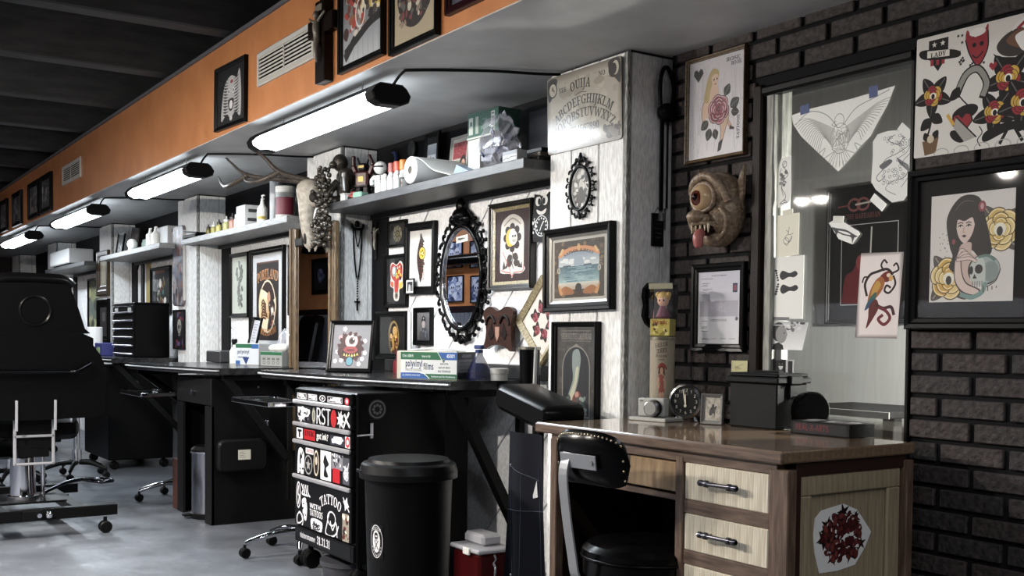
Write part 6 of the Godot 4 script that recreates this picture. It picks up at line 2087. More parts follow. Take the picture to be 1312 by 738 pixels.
	part(t, "lens", B.new().lathe([Vector2(0.03, 0.014), Vector2(0.03, 0.026), Vector2(0.027, 0.027), Vector2(0.027, 0.034)], V(0.016, 0.032, 0), 22, V(0, 0, 1)), BLACK)
	part(t, "lens_ring", B.new().lathe([Vector2(0.029, 0.034), Vector2(0.029, 0.046), Vector2(0.025, 0.048)], V(0.016, 0.032, 0), 22, V(0, 0, 1)).lathe([Vector2(0.0305, 0.018), Vector2(0.0305, 0.022)], V(0.016, 0.032, 0), 22, V(0, 0, 1)), mat(Color(0.6, 0.6, 0.62), 0.25, 1.0))
	part(t, "lens_cap", B.new().lathe([Vector2(0.025, 0.048), Vector2(0.022, 0.052), Vector2(0, 0.052)], V(0.016, 0.032, 0), 22, V(0, 0, 1)), hexmat("8c8c8a", 0.35))
	part(t, "shutter_button", B.new().cyl(V(-0.036, 0.067, 0), V(-0.036, 0.071, 0), 0.006, -1.0, 10), STEEL)
	part(t, "badge", B.new().box(V(-0.038, 0.056, 0.0165), V(0.014, 0.004, 0.001)), hexmat("4a4a4a", 0.5))
	# the round alarm clock
	c = Cv.new(220, 1.0, "0c0c0d", 48)
	var nums := ["12", "1", "2", "3", "4", "5", "6", "7", "8", "9", "10", "11"]
	for i in 12:
		var a := i * TAU / 12 - PI / 2
		c.T("cfccc0", nums[i], 0.5 + cos(a) * 0.365, 0.5 + sin(a) * 0.365 + 0.045, 0.1, "Droid Sans", false)
	for i in 60:
		var a := i * TAU / 60
		c.E("9a988e", 0.5 + cos(a) * 0.465, 0.5 + sin(a) * 0.465, 0.007)
	c.O("8a887e", 0.012, 0.53, 0.22, 0.04, 0.06)
	t = thing("alarm_clock", "round black-faced alarm clock with a chrome rim on the desk", "clock", V(-2.843, y, 0.17), 0.42)
	part(t, "case", B.new().lathe([Vector2(0, -0.03), Vector2(0.045, -0.028), Vector2(0.057, -0.01), Vector2(0.059, 0.012), Vector2(0.062, 0.016), Vector2(0.062, 0.022), Vector2(0.054, 0.025), Vector2(0.052, 0.018)], V(0, 0.07, 0), 32, V(0, 0, 1)), mat(Color(0.66, 0.66, 0.66), 0.16, 1.0))
	part(t, "dial", B.new().at(V(0, 0.07, 0)).prism(ellipse(0, 0, 0.054, 0.054), 0.01, 0.018, 0.0, Rect2(-0.054, -0.054, 0.108, 0.108)), print_mat(c.tex(), 0.4))
	part(t, "hand", B.new().at(V(0, 0.07, 0.02)).prism(pv([-0.0025, -0.008, 0.0025, -0.008, -0.008, 0.044, -0.011, 0.043]), 0, 0.001).prism(pv([-0.003, -0.006, 0.003, -0.006, 0.0005, 0.026, -0.002, 0.026]), 0, 0.0012), hexmat("c8c4b4", 0.4))
	part(t, "hub", B.new().at(V(0, 0.056, 0.02)).prism(ellipse(0, 0, 0.005, 0.006, 12), 0, 0.002), hexmat("c8c4b4", 0.4))
	part(t, "foot", B.new().prism(pv([-0.05, 0, -0.034, 0, -0.024, 0.02, -0.034, 0.022]), -0.015, 0.015, 0.002).prism(pv([0.05, 0, 0.034, 0, 0.024, 0.02, 0.034, 0.022]), -0.015, 0.015, 0.002), mat(Color(0.66, 0.66, 0.66), 0.16, 1.0))
	# the small silver frame
	c = Cv.new(130, 1.2, "a49e92", 49)
	c.blots(["8c867a", "b8b2a6"], 0, 0, 1, 1.2, 30, 0.1)
	c.P("2c2824", [0.3, 0.9, 0.34, 0.6, 0.44, 0.5, 0.5, 0.36, 0.6, 0.34, 0.64, 0.5, 0.74, 0.4, 0.78, 0.5, 0.7, 0.7, 0.66, 0.94, 0.56, 0.8, 0.44, 0.94], true)
	var sil := noisy("chased silver", Color(0.12, 0.12, 0.12), Color(0.6, 0.59, 0.57), 0.35, V(40, 40, 40), 0.05, 93, 0.5, 0.6)
	pic("small_frame", "small chased silver frame with an old brown photograph, between the clock and the black box", "picture frame", V(-2.70, y + 0.052, 0.185), 0.082, 0.104, 0.013, sil, c.tex(), {"fd": 0.014, "rx": -0.06, "ry": 0.35})
	# the black plastic box, the round thing behind it and the book
	t = thing("ammo_box", "black plastic ammunition box with a latched lid on the desk", "box", V(-2.535, y, 0.095), 0.03)
	var pl := noisy("black box plastic", Color(0.035, 0.037, 0.042), Color(0.055, 0.057, 0.063), 0.5, V(12, 12, 12), 0.05, 94, 0.5, 0.2)
	part(t, "box", B.new().box(V(0, 0.074, 0), V(0.205, 0.148, 0.15), 0.004), pl)
	part(t, "lid", B.new().box(V(0, 0.158, 0), V(0.226, 0.02, 0.166), 0.004).box(V(0, 0.174, 0), V(0.214, 0.014, 0.15), 0.005), pl)
	part(t, "latch", B.new().box(V(0.112, 0.16, 0), V(0.02, 0.03, 0.06), 0.004).box(V(0.108, 0.128, 0), V(0.012, 0.06, 0.05), 0.003), pl)
	part(t, "carry_handle", B.new().box(V(0, 0.184, 0), V(0.11, 0.008, 0.03), 0.003), pl)
	t = thing("tape_roll", "black round tape dispenser standing behind the black box", "dispenser", V(-2.385, y, 0.06), PI / 2 - 0.3)
	part(t, "disc", B.new().lathe([Vector2(0, -0.022), Vector2(0.056, -0.022), Vector2(0.062, -0.016), Vector2(0.062, 0.016), Vector2(0.056, 0.022), Vector2(0, 0.022)], V(0, 0.0625, 0), 28, V(0, 0, 1)), BLACKGLOSS)
	part(t, "foot", B.new().box(V(0, 0.006, 0), V(0.09, 0.012, 0.05), 0.003), BLACKGLOSS)
	c = Cv.new(260, 0.2, "0d0c0d", 50)
	c.T("5c1c22", "REAL-X-ARTS", 0.36, 0.145, 0.11, "Droid Sans", true, 0, 0.62)
	t = thing("book", "black hardback book with dark red spine lettering lying on the desk", "book", V(-2.228, y, 0.14), 0.03)
	part(t, "cover", B.new().box(V(0, 0.002, 0), V(0.222, 0.004, 0.12), 0.001).box(V(0, 0.038, 0), V(0.222, 0.004, 0.12), 0.001).box(V(0, 0.02, 0.059), V(0.222, 0.036, 0.004), 0.001).box(V(0.109, 0.02, 0), V(0.004, 0.036, 0.118), 0.001), mat(Color(0.02, 0.02, 0.022), 0.5))
	part(t, "pages", B.new().box(V(-0.002, 0.02, -0.002), V(0.212, 0.032, 0.112)), hexmat("8a867c", 0.8))
	part(t, "spine_lettering", B.new().face(0.2, 0.034), print_mat(c.tex(), 0.4), V(0, 0.02, 0.0612))
	c = Cv.new(160, 0.55, "141315", 51)
	c.blots(["4a484a", "2a282a", "6c6a6c"], 0.1, 0.05, 0.8, 0.45, 14, 0.1)
	part(t, "cover_print", B.new().at(V(0, 0.0402, 0), 0, -PI / 2).face(0.216, 0.114), print_mat(c.tex(), 0.3))


# ------------------------------------------------------------------ the near bay: wall, worktop and shelf

func niche_things() -> void:
	var z := 0.03
	var bk := mat(Color(0.02, 0.02, 0.022), 0.3)
	var wood := noisy("black wood frame", Color(0.016, 0.016, 0.018), Color(0.04, 0.04, 0.043), 0.35, V(10, 10, 10), 0.03, 83)
	# small dark wreath picture
	var c := Cv.new(150, 0.66, "141312", 61)
	for i in 26:
		var a := i * TAU / 26
		c.leaf(["6a6658", "8c8672", "4c4a40"][i % 3], 0.5 + cos(a) * 0.14, 0.33 + sin(a) * 0.11, a + 0.6, 0.16, 0.4)
	c.E("141312", 0.5, 0.33, 0.12, 0.1)
	c.E("7c7448", 0.5, 0.33, 0.09, 0.075)
	c.star("3c3828", 0.5, 0.33, 0.06, 6)
	pic("framed_wreath", "small dark framed picture of a pale wreath, top left of the oval mirror", "picture", V(-5.31, 1.667, z), 0.216, 0.146, 0.016, bk, c.tex(), {"fd": 0.02, "rz": -0.02})
	# red dagger-and-heart cut-out on black
	c = Cv.new(200, 1.1, "0c0c0d", 62)
	c.P("d8d0c8", [0.18, 0.18, 0.3, 0.1, 0.5, 0.16, 0.7, 0.08, 0.84, 0.2, 0.82, 0.5, 0.84, 0.7, 0.66, 0.76, 0.66, 0.9, 0.6, 1.02, 0.42, 1.02, 0.34, 0.9, 0.36, 0.74, 0.18, 0.66, 0.2, 0.44], true)
	c.P("a83430", [0.2, 0.2, 0.32, 0.13, 0.5, 0.19, 0.68, 0.12, 0.8, 0.22, 0.78, 0.44, 0.6, 0.56, 0.4, 0.56, 0.22, 0.42], true)
	c.E("8aa09c", 0.38, 0.32, 0.12, 0.13)
	c.E("e0dcd4", 0.36, 0.3, 0.07, 0.08)
	c.blots(["d8c04c", "b83c34", "e4dccc", "1c1816"], 0.5, 0.16, 0.28, 0.4, 22, 0.045)
	c.P("b8403a", [0.4, 0.54, 0.62, 0.54, 0.58, 0.86, 0.5, 0.98, 0.42, 0.86], true)
	c.E("8a8478", 0.5, 0.9, 0.1, 0.09)
	c.E("3c3430", 0.5, 0.9, 0.05)
	c.P("d8b04c", [0.66, 0.62, 0.82, 0.58, 0.78, 0.72, 0.66, 0.74], true)
	c.P("c85c38", [0.2, 0.56, 0.34, 0.58, 0.34, 0.7, 0.22, 0.66], true)
	c.L("1c1614", 0.02, [0.5, 0.2, 0.56, 0.4, 0.52, 0.7])
	pic("framed_cutout", "black framed red heart and skull cut-out on black, left of the tall flower picture", "picture", V(-5.318, 1.41, z), 0.262, 0.29, 0.02, bk, c.tex(), {"fd": 0.022})
	# tall picture with a yellow flower
	c = Cv.new(240, 1.22, "d2d0cc", 63)
	for i in 34:
		var y := 0.14 + i * 0.028
		var w := 0.2 * sin(PI * (i + 2) / 37.0)
		c.P(["30201e", "4a2624", "241c1c"][i % 3], [0.52 - w, y, 0.52 - w * 0.2, y - 0.03, 0.52 + w * (0.5 + 0.5 * c.rng.randf()), y + 0.01, 0.52, y + 0.05], true)
	c.P("3a3432", [0.5, 0.06, 0.58, 0.18, 0.66, 0.26, 0.52, 0.24, 0.46, 0.14], true)
	c.E("2a2018", 0.56, 0.5, 0.15, 0.15)
	c.E("c8ae48", 0.56, 0.5, 0.13, 0.13)
	for i in 5:
		c.E("2a2018", 0.56 + cos(i * 1.256) * 0.06, 0.5 + sin(i * 1.256) * 0.06, 0.02)
	c.E("e4dca8", 0.56, 0.5, 0.03)
	c.L("30201e", 0.03, [0.5, 0.9, 0.46, 1.02, 0.5, 1.12])
	c.L("5c2c28", 0.02, [0.58, 0.86, 0.66, 1.0, 0.6, 1.08])
	pic("framed_flower", "tall black framed drawing of one yellow bloom on a dark stem, by the mirror", "picture", V(-5.042, 1.518, z), 0.327, 0.378, 0.042, wood, c.tex(), {"fd": 0.026, "rz": -0.02})
	c = Cv.new(90, 0.9, "dcdad6", 64)
	c.R("2a2a2c", 0.12, 0.12, 0.76, 0.66)
	c.P("c4c4c4", [0.3, 0.78, 0.36, 0.3, 0.48, 0.3, 0.5, 0.78])
	c.P("a0a0a0", [0.56, 0.78, 0.58, 0.36, 0.7, 0.36, 0.72, 0.78])
	pic("tiny_photo_frame", "tiny black framed photograph tucked into the corner of the tall flower picture", "picture frame", V(-5.118, 1.372, z + 0.027), 0.096, 0.084, 0.008, bk, c.tex(), {"fd": 0.01, "glass": false})
	# the skull-and-sickle picture in its gilded box frame
	c = Cv.new(230, 1.34, "2a1c20", 65)
	c.P("c8c2ba", [0.16, 0.4, 0.2, 0.22, 0.34, 0.12, 0.5, 0.08, 0.66, 0.12, 0.8, 0.22, 0.84, 0.4, 0.84, 1.0, 0.88, 1.12, 0.76, 1.2, 0.56, 1.2, 0.5, 1.28, 0.44, 1.2, 0.2, 1.18, 0.14, 1.08], true)
	c.L("a03c40", 0.016, [0.18, 1.12, 0.3, 1.16, 0.44, 1.18, 0.5, 1.25, 0.56, 1.18, 0.8, 1.16, 0.84, 1.04])
	c.L("8c867e", 0.03, [0.26, 0.28, 0.5, 0.16, 0.74, 0.28])
	for i in 8:
		var a := i * TAU / 8
		c.E("2a2626", 0.5 + cos(a) * 0.19, 0.52 + sin(a) * 0.2, 0.075)
	c.E("d8d2c4", 0.5, 0.52, 0.15)
	c.E("c8a84c", 0.44, 0.52, 0.13, 0.17)
	c.E("dcd6c8", 0.51, 0.5, 0.11, 0.15)
	c.skull(0.55, 0.48, 0.085, "e0dcd0", "1a1616")
	c.L("2a2626", 0.018, [0.5, 0.7, 0.52, 0.88, 0.5, 1.0, 0.54, 1.1])
	for lf in [[0.5, 0.86, 2.6], [0.52, 0.84, 0.5], [0.5, 0.98, 2.9], [0.54, 0.98, 0.2]]:
		c.leaf("3a3634", lf[0], lf[1], lf[2], 0.18, 0.4)
	c.L("b04044", 0.014, [0.22, 0.78, 0.34, 0.96, 0.46, 1.16], false, false)
	c.P("3c3836", [0.22, 1.06, 0.26, 0.94, 0.3, 1.06, 0.36, 1.0, 0.36, 1.08, 0.22, 1.12])
	c.P("3c3836", [0.66, 1.08, 0.7, 0.94, 0.74, 1.04, 0.78, 0.98, 0.8, 1.1])
	pic("framed_skull_flower", "deep gilt-lined framed drawing of a skull in a dark flower, right of the oval mirror", "picture", V(-4.168, 1.528, z), 0.356, 0.402, 0.024, noisy("bronze frame", Color(0.06, 0.055, 0.045), Color(0.13, 0.115, 0.09), 0.35, V(9, 9, 9), 0.03, 96), c.tex(), {"fd": 0.035, "slip": [0.014, noisy("old gilt", Color(0.42, 0.38, 0.28), Color(0.68, 0.63, 0.5), 0.35, V(9, 9, 9), 0.03, 97)]})
	oval_mirror()
	# the black and white wall clock half behind the pilaster
	c = Cv.new(160, 1.7, "101012", 66)
	c.E("dcdcda", 0.32, 0.3, 0.15, 0.17)
	c.E("dcdcda", 0.68, 0.3, 0.15, 0.17)
	c.E("101012", 0.38, 0.32, 0.08, 0.11)
	c.E("101012", 0.62, 0.32, 0.08, 0.11)
	c.P("dcdcda", [0.24, 0.58, 0.5, 0.66, 0.76, 0.58, 0.7, 0.72, 0.5, 0.78, 0.3, 0.72], true)
	c.O("dcdcda", 0.03, 0.5, 1.15, 0.34, 0.34)
	for i in 12:
		var a := i * TAU / 12
		c.E("dcdcda", 0.5 + cos(a) * 0.26, 1.15 + sin(a) * 0.26, 0.035)
	c.L("dcdcda", 0.04, [0.5, 1.15, 0.62, 1.0], false, false)
	c.L("dcdcda", 0.03, [0.5, 1.15, 0.42, 1.3], false, false)
	c.blots(["c8c8c6"], 0.02, 0.75, 0.2, 0.6, 6, 0.05)
	var t := thing("wall_clock", "black and white novelty wall clock half hidden behind the near pilaster", "clock", V(-3.91, 1.64, z))
	part(t, "body", B.new().prism(pv([-0.062, -0.11, 0.062, -0.11, 0.07, -0.02, 0.058, 0.06, 0.056, 0.1, 0.034, 0.085, -0.034, 0.085, -0.056, 0.1, -0.058, 0.06, -0.07, -0.02]), 0.0, 0.03, 0.005, Rect2(-0.07, -0.115, 0.14, 0.22)), print_mat(c.tex(), 0.35))
	# the carved wooden plaque
	var red_wood := noisy("red brown plaque wood", Color(0.10, 0.04, 0.025), Color(0.24, 0.11, 0.065), 0.35, V(3, 14, 14), 0.02, 98)
	t = thing("carved_plaque", "shaped reddish wooden plaque carved with a horned face, right of the oval mirror", "plaque", V(-4.223, 1.142, z + 0.027))
	part(t, "board", B.new().prism(PackedVector2Array(curve([Vector2(-0.12, -0.092), Vector2(-0.06, -0.076), Vector2(0.0, -0.07), Vector2(0.06, -0.08), Vector2(0.118, -0.1), Vector2(0.112, -0.03), Vector2(0.112, 0.03), Vector2(0.126, 0.085), Vector2(0.07, 0.106), Vector2(0.0, 0.086), Vector2(-0.07, 0.108), Vector2(-0.126, 0.08), Vector2(-0.104, 0.02), Vector2(-0.104, -0.03)], 3, true)), 0.0, 0.024, 0.004), red_wood)
	var dk := hexmat("140c0a", 0.5)
	for s in [-1.0, 1.0]:
		part(t, "carved_brow", B.new().tube(curve([V(s * 0.02, 0.03, 0.024), V(s * 0.05, 0.062, 0.026), V(s * 0.085, 0.05, 0.025), V(s * 0.098, 0.02, 0.024)], 4), 0.008, 6), dk)
		part(t, "carved_eye", B.new().prism(pv([s * 0.03, -0.03, s * 0.05, 0.03, s * 0.08, -0.02, s * 0.06, -0.05]), 0.022, 0.0265, 0.001), dk)
	part(t, "pale_inlay", B.new().prism(pv([-0.02, 0.012, 0.02, 0.012, 0.016, -0.03, 0.0, -0.056, -0.016, -0.03]), 0.022, 0.0275, 0.001), hexmat("8c6a5c", 0.45))
	# the gilt frame hung on its corner beside the pilaster
	c = Cv.new(200, 1.0, "d0c8c0", 67)
	for i in 6:
		var a := i * 1.05
		for k in 3:
			c.leaf("2c2420", 0.5 + cos(a) * 0.26, 0.5 + sin(a) * 0.26, a + k * 1.2, 0.18, 0.35)
		c.rose(0.5 + cos(a) * 0.26, 0.5 + sin(a) * 0.26, 0.1, "7c2c34", "a05860", "201818")
	t = thing("rose_picture", "gilt frame hung on its corner round a rose print, behind the carved plaque", "picture", V(-3.925, 1.18, z))
	t.rotation.z = PI / 4
	part(t, "frame", B.new().moulding(0.29, 0.29, [Vector2(0, 0), Vector2(0, 0.018), Vector2(0.008, 0.026), Vector2(0.018, 0.02), Vector2(0.034, 0.012), Vector2(0.034, 0.004)]), noisy("old gilt", Color(0.42, 0.38, 0.28), Color(0.68, 0.63, 0.5), 0.35, V(9, 9, 9), 0.03, 97))
	part(t, "print", B.new().box(V(0, 0, 0.003), V(0.25, 0.25, 0.006)).face(0.224, 0.224, 0.0065), print_mat(c.tex()))
	part(t, "pane", B.new().box(V(0, 0, 0.009), V(0.222, 0.222, 0.002)), pane_mat())
	# rosary on the side of the next pilaster, crucifix on the black upright
	var px: float = PILX[1]
	t = thing("rosary", "long black bead rosary hung on the pilaster's side left of the pictures", "rosary", V(px, 1.74, 0.13), PI / 2)
	part(t, "hook", B.new().tube(curve([V(-0.036, 0.0, 0.012), V(-0.03, -0.024, 0.016), V(0, -0.03, 0.016), V(0.03, -0.024, 0.016), V(0.036, 0.0, 0.012)], 4), 0.008, 8).ball(V(0, 0.0, 0.008), V(0.016, 0.02, 0.01), 12, 8), BLACK)
	var bead := B.new()
	for s in [-1.0, 1.0]:
		for i in 30:
			var u := i / 29.0
			bead.ball(V(s * (0.026 - 0.02 * u * u), -0.03 - 0.27 * u, 0.014), V(0.0055, 0.0062, 0.0055), 8, 6)
			if i < 15:
				bead.ball(V(s * (0.016 * cos(u * 3.0)), -0.03 - 0.2 * u, 0.018), V(0.0042, 0.005, 0.0042), 6, 5)
	for i in 8:
		bead.ball(V(0, -0.31 - 0.014 * i, 0.014), V(0.005, 0.006, 0.005), 8, 6)
	part(t, "bead_string", bead, BLACKGLOSS)
	part(t, "cross", B.new().box(V(0, -0.455, 0.014), V(0.01, 0.07, 0.005), 0.001).box(V(0, -0.44, 0.014), V(0.036, 0.01, 0.005), 0.001), BLACK)
	t = thing("crucifix", "small dark crucifix with a pale figure on the black upright", "crucifix", V(-5.56, 1.655, 0.039))
	part(t, "cross", B.new().box(V(0, -0.01, 0.005), V(0.026, 0.21, 0.01), 0.002).box(V(0, 0.045, 0.005), V(0.1, 0.024, 0.01), 0.002), hexmat("120d0b", 0.4))
	crucified(t, 0.1, hexmat("a8a498", 0.4), V(0, 0.01, 0.012))
	# standing on the worktop
	c = Cv.new(230, 1.03, "77767a", 68)
	c.grain(0.08, 3)
	for i in 9:
		var x: float = [0.14, 0.82, 0.26, 0.74, 0.1, 0.88, 0.3, 0.2, 0.86][i]
		var y: float = [0.64, 0.8, 0.84, 0.92, 0.86, 0.66, 0.1, 0.3, 0.38][i]
		for k in 5:
			c.E("d4d0d0" if i != 7 else "b89494", x + cos(k * 1.256) * 0.03, y + sin(k * 1.256) * 0.03, 0.026)
	c.P("3c2426", [0.24, 0.36, 0.26, 0.18, 0.32, 0.26, 0.46, 0.2, 0.62, 0.24, 0.74, 0.36, 0.8, 0.56, 0.74, 0.76, 0.6, 0.82, 0.4, 0.84, 0.26, 0.76, 0.18, 0.58], true)
	c.P("3c2426", [0.14, 0.62, 0.22, 0.5, 0.24, 0.74, 0.18, 0.72], true)
	c.E("caa4a0", 0.5, 0.38, 0.17)
	c.E("dcd4d0", 0.5, 0.38, 0.14)
	c.E("6a5452", 0.51, 0.38, 0.09)
	c.E("1c1516", 0.51, 0.38, 0.06)
	c.E("e4e0dc", 0.55, 0.34, 0.02)
	c.E("180f10", 0.5, 0.68, 0.24, 0.1)
	c.E("8a3c40", 0.49, 0.59, 0.19, 0.085)
	c.E("5a2428", 0.49, 0.6, 0.12, 0.03)
	for i in 6:
		c.P("d8bc74", [0.3 + i * 0.07, 0.73 + 0.03 * sin(i * 0.7), 0.36 + i * 0.07, 0.73 + 0.03 * sin(i * 0.7), 0.33 + i * 0.07, 0.66 + 0.02 * sin(i * 0.7)])
	for i in 14:
		var a := i * TAU / 14
		c.leaf("3c2426", 0.49 + cos(a) * 0.26, 0.53 + sin(a) * 0.27, a + 0.6, 0.12, 0.4)
	c.E("1e1618", 0.48, 0.86, 0.1, 0.12)
	c.E("5a8a98", 0.48, 0.86, 0.085, 0.1)
	pic("framed_monster", "black framed drawing of a one-eyed brown monster, leaning on the near worktop", "picture", V(-5.165, 1.05, 0.375), 0.262, 0.272, 0.022, mat(Color(0.025, 0.025, 0.027), 0.2), c.tex(), {"fd": 0.022, "rx": -0.17, "ry": 0.62})
	c = Cv.new(220, 0.78, "0e0c0b", 69)
	c.E("8a7448", 0.56, 0.44, 0.2, 0.36)
	c.E("1c1410", 0.56, 0.46, 0.17, 0.33)
	c.E("b8945c", 0.6, 0.3, 0.09, 0.1)
	c.P("a88444", [0.5, 0.42, 0.68, 0.34, 0.7, 0.6, 0.56, 0.7, 0.5, 0.6], true)
	c.P("641c1c", [0.6, 0.5, 0.7, 0.46, 0.7, 0.74, 0.58, 0.74], true)
	c.E("c09c74", 0.46, 0.42, 0.05, 0.06)
	c.blots(["c8a860", "3a2818", "8c6c3c"], 0.42, 0.3, 0.26, 0.4, 18, 0.035)
	c.L("8c8478", 0.014, [0.38, 0.5, 0.36, 0.3, 0.46, 0.12])
	pic("framed_icon", "black framed golden religious scene in an oval, on the ledge behind the monster drawing", "picture", V(-5.341, 1.112, z + 0.01), 0.362, 0.262, 0.03, wood, c.tex(), {"fd": 0.028})
	c = Cv.new(150, 1.02, "5c5a5c", 70)
	c.vgrad("6a686a", "484648", 0.0, 1.02)
	c.P("3a3c40", [0.2, 1.02, 0.24, 0.66, 0.42, 0.56, 0.6, 0.56, 0.78, 0.68, 0.82, 1.02], true)
	c.blots(["6c7078", "2a2c30"], 0.28, 0.62, 0.46, 0.36, 16, 0.05)
	c.E("a09490", 0.5, 0.42, 0.12, 0.15)
	c.P("1c1c1e", [0.34, 0.36, 0.38, 0.2, 0.5, 0.12, 0.62, 0.2, 0.66, 0.36, 0.5, 0.3], true)
	c.E("c8c4bc", 0.5, 0.22, 0.03)
	pic("framed_portrait", "narrow black framed portrait of a uniformed figure, below the tall flower picture", "picture", V(-5.008, 1.16, z), 0.19, 0.198, 0.026, bk, c.tex(), {"fd": 0.022})
	solo("ledge", "low dark ledge along the wall at the back of the near worktop", "ledge", B.new().box(Vector3.ZERO, V(1.5, 0.065, 0.05), 0.004), noisy("ledge grey", Color(0.07, 0.07, 0.072), Color(0.16, 0.16, 0.165), 0.5, V(4, 9, 9), 0.03, 99), V(-4.62, 0.949, 0.056))
	film_box()
	# blue spray bottle, jar, black pitcher
	t = thing("spray_bottle", "blue see-through spray bottle standing in front of the film box", "bottle", V(-4.055, 0.9165, 0.285))
	var blue := StandardMaterial3D.new()
	blue.resource_name = "blue bottle"
	blue.albedo_color = Color(0.05, 0.08, 0.24, 0.6)
	blue.transparency = BaseMaterial3D.TRANSPARENCY_ALPHA
	blue.roughness = 0.3
	part(t, "body", B.new().lathe([Vector2(0, 0), Vector2(0.05, 0.0), Vector2(0.053, 0.01), Vector2(0.05, 0.045), Vector2(0.034, 0.08), Vector2(0.02, 0.105), Vector2(0.016, 0.12)], Vector3.ZERO, 24), blue)
	part(t, "pump", B.new().cyl(V(0, 0.12, 0), V(0, 0.135, 0), 0.018, -1.0, 14).box(V(0.0, 0.146, 0), V(0.06, 0.018, 0.022), 0.004), hexmat("20305c", 0.35))
	solo("cream_jar", "low white jar beside the blue spray bottle on the near worktop", "jar", B.new().lathe([Vector2(0, 0), Vector2(0.037, 0), Vector2(0.038, 0.003), Vector2(0.038, 0.03), Vector2(0.041, 0.031), Vector2(0.041, 0.052), Vector2(0.038, 0.054), Vector2(0, 0.054)], Vector3.ZERO, 24), hexmat("a6a6a2", 0.4), V(-4.0, 0.9165, 0.215))
	t = thing("pitcher", "black cylinder holder with a silver rim at the worktop's end by the pilaster", "holder", V(-3.845, 0.897, 0.16))
	part(t, "body", B.new().lathe([Vector2(0, 0), Vector2(0.042, 0), Vector2(0.045, 0.16), Vector2(0.04, 0.16), Vector2(0.038, 0.01)], Vector3.ZERO, 24), BLACKGLOSS)
	part(t, "rim", B.new().lathe([Vector2(0.045, 0.156), Vector2(0.049, 0.158), Vector2(0.049, 0.168), Vector2(0.042, 0.17), Vector2(0.04, 0.162)], Vector3.ZERO, 24), mat(Color(0.6, 0.58, 0.52), 0.3, 1.0))
	part(t, "bracket", B.new().box(V(-0.01, -0.02, -0.05), V(0.03, 0.14, 0.012), 0.003).box(V(-0.08, -0.012, -0.02), V(0.16, 0.02, 0.06), 0.003), BLACK)
	part(t, "strap", B.new().tube(curve([V(0.045, 0.165, 0.0), V(0.06, 0.12, 0.01), V(0.055, 0.0, 0.01), V(0.045, -0.09, 0.0)], 5), 0.008, 8), hexmat("9a9a98", 0.7))
	t = thing("white_rod", "short white rod on a foot standing behind the film box", "rod", V(-4.99, 0.9165, 0.13))
	part(t, "rod", B.new().cyl(V(0, 0.02, 0), V(0, 0.32, 0), 0.011, -1.0, 12), WHITE)
	part(t, "foot", B.new().cyl(V(0, 0, 0), V(0, 0.02, 0), 0.03, -1.0, 16), WHITE)
	solo("red_candle", "small dark red candle on the near worktop below the golden scene", "candle", B.new().lathe([Vector2(0, 0), Vector2(0.03, 0), Vector2(0.03, 0.06), Vector2(0.018, 0.066), Vector2(0.012, 0.11), Vector2(0, 0.112)], Vector3.ZERO, 18), hexmat("6a1820", 0.4), V(-5.03, 0.9165, 0.17))


func crucified(t: Node3D, s: float, m: Material, o: Vector3) -> void:
	var b := B.new().at(o)
	b.tube(curve([V(0, s * 0.35, 0), V(0.02 * s, s * 0.1, s * 0.03), V(0, -s * 0.15, 0), V(0.05 * s, -s * 0.4, s * 0.06), V(0, -s * 0.7, 0)], 3), [s * 0.06, s * 0.09, s * 0.1, s * 0.1, s * 0.09, s * 0.085, s * 0.09, s * 0.08, s * 0.07, s * 0.06, s * 0.05, s * 0.045, s * 0.03], 10)
	b.ball(V(0.02 * s, s * 0.46, s * 0.04), V(s * 0.075, s * 0.1, s * 0.08), 12, 8)
	for k in [-1.0, 1.0]:
		b.tube(curve([V(k * s * 0.06, s * 0.3, 0), V(k * s * 0.24, s * 0.36, s * 0.02), V(k * s * 0.45, s * 0.46, 0)], 3), [s * 0.045, s * 0.04, s * 0.038, s * 0.035, s * 0.03, s * 0.028, s * 0.03], 8)
	part(t, "figure", b, m, Vector3.ZERO, "pale figure")


func oval_mirror() -> void:
	var ir := noisy("black carved gloss", Color(0.014, 0.014, 0.015), Color(0.03, 0.03, 0.032), 0.22, V(9, 9, 9), 0.03, 101)
	var t := thing("oval_mirror", "tall oval mirror in a black carved scroll frame on the white boards", "mirror", V(-4.6, 1.398, 0.03))
	ornate_oval(t, 0.184, 0.246, 0.042, 36, ir)
	var lip := []
	for i in 48:
		lip.append(V(cos(i * TAU / 48) * 0.181, sin(i * TAU / 48) * 0.243, 0.024))
	part(t, "inner_rim", B.new().tube(lip, 0.008, 8, true), CHROME)
	part(t, "back_board", B.new().prism(ellipse(0, 0, 0.2, 0.26, 40), 0.0, 0.014), BLACK)
	var mm := mat(Color(0.88, 0.88, 0.9), 0.0, 1.0, "mirror silver")
	part(t, "mirror_glass", B.new().prism(ellipse(0, 0, 0.183, 0.245, 48), 0.014, 0.02), mm)
	var c := Cv.new(110, 0.32, "bcb8ae", 71)
	c.scribble("2c2a28", 0.02, 0.1, 0.08, 0.8, 0.16, 6)
	part(t, "paper_label", B.new().at(V(0.0, 0.19, 0.0208), 0, 0, 0.06).box(V(0, 0, 0), V(0.11, 0.032, 0.001)).face(0.106, 0.03, 0.0008), print_mat(c.tex()))
	part(t, "top_crest", B.new().ball(V(0, 0.30, 0.03), V(0.075, 0.045, 0.03), 14, 8).ball(V(-0.05, 0.285, 0.03), V(0.05, 0.03, 0.028), 12, 8).ball(V(0.05, 0.285, 0.03), V(0.05, 0.03, 0.028), 12, 8).ball(V(0, 0.35, 0.03), V(0.035, 0.04, 0.022), 12, 8), ir)


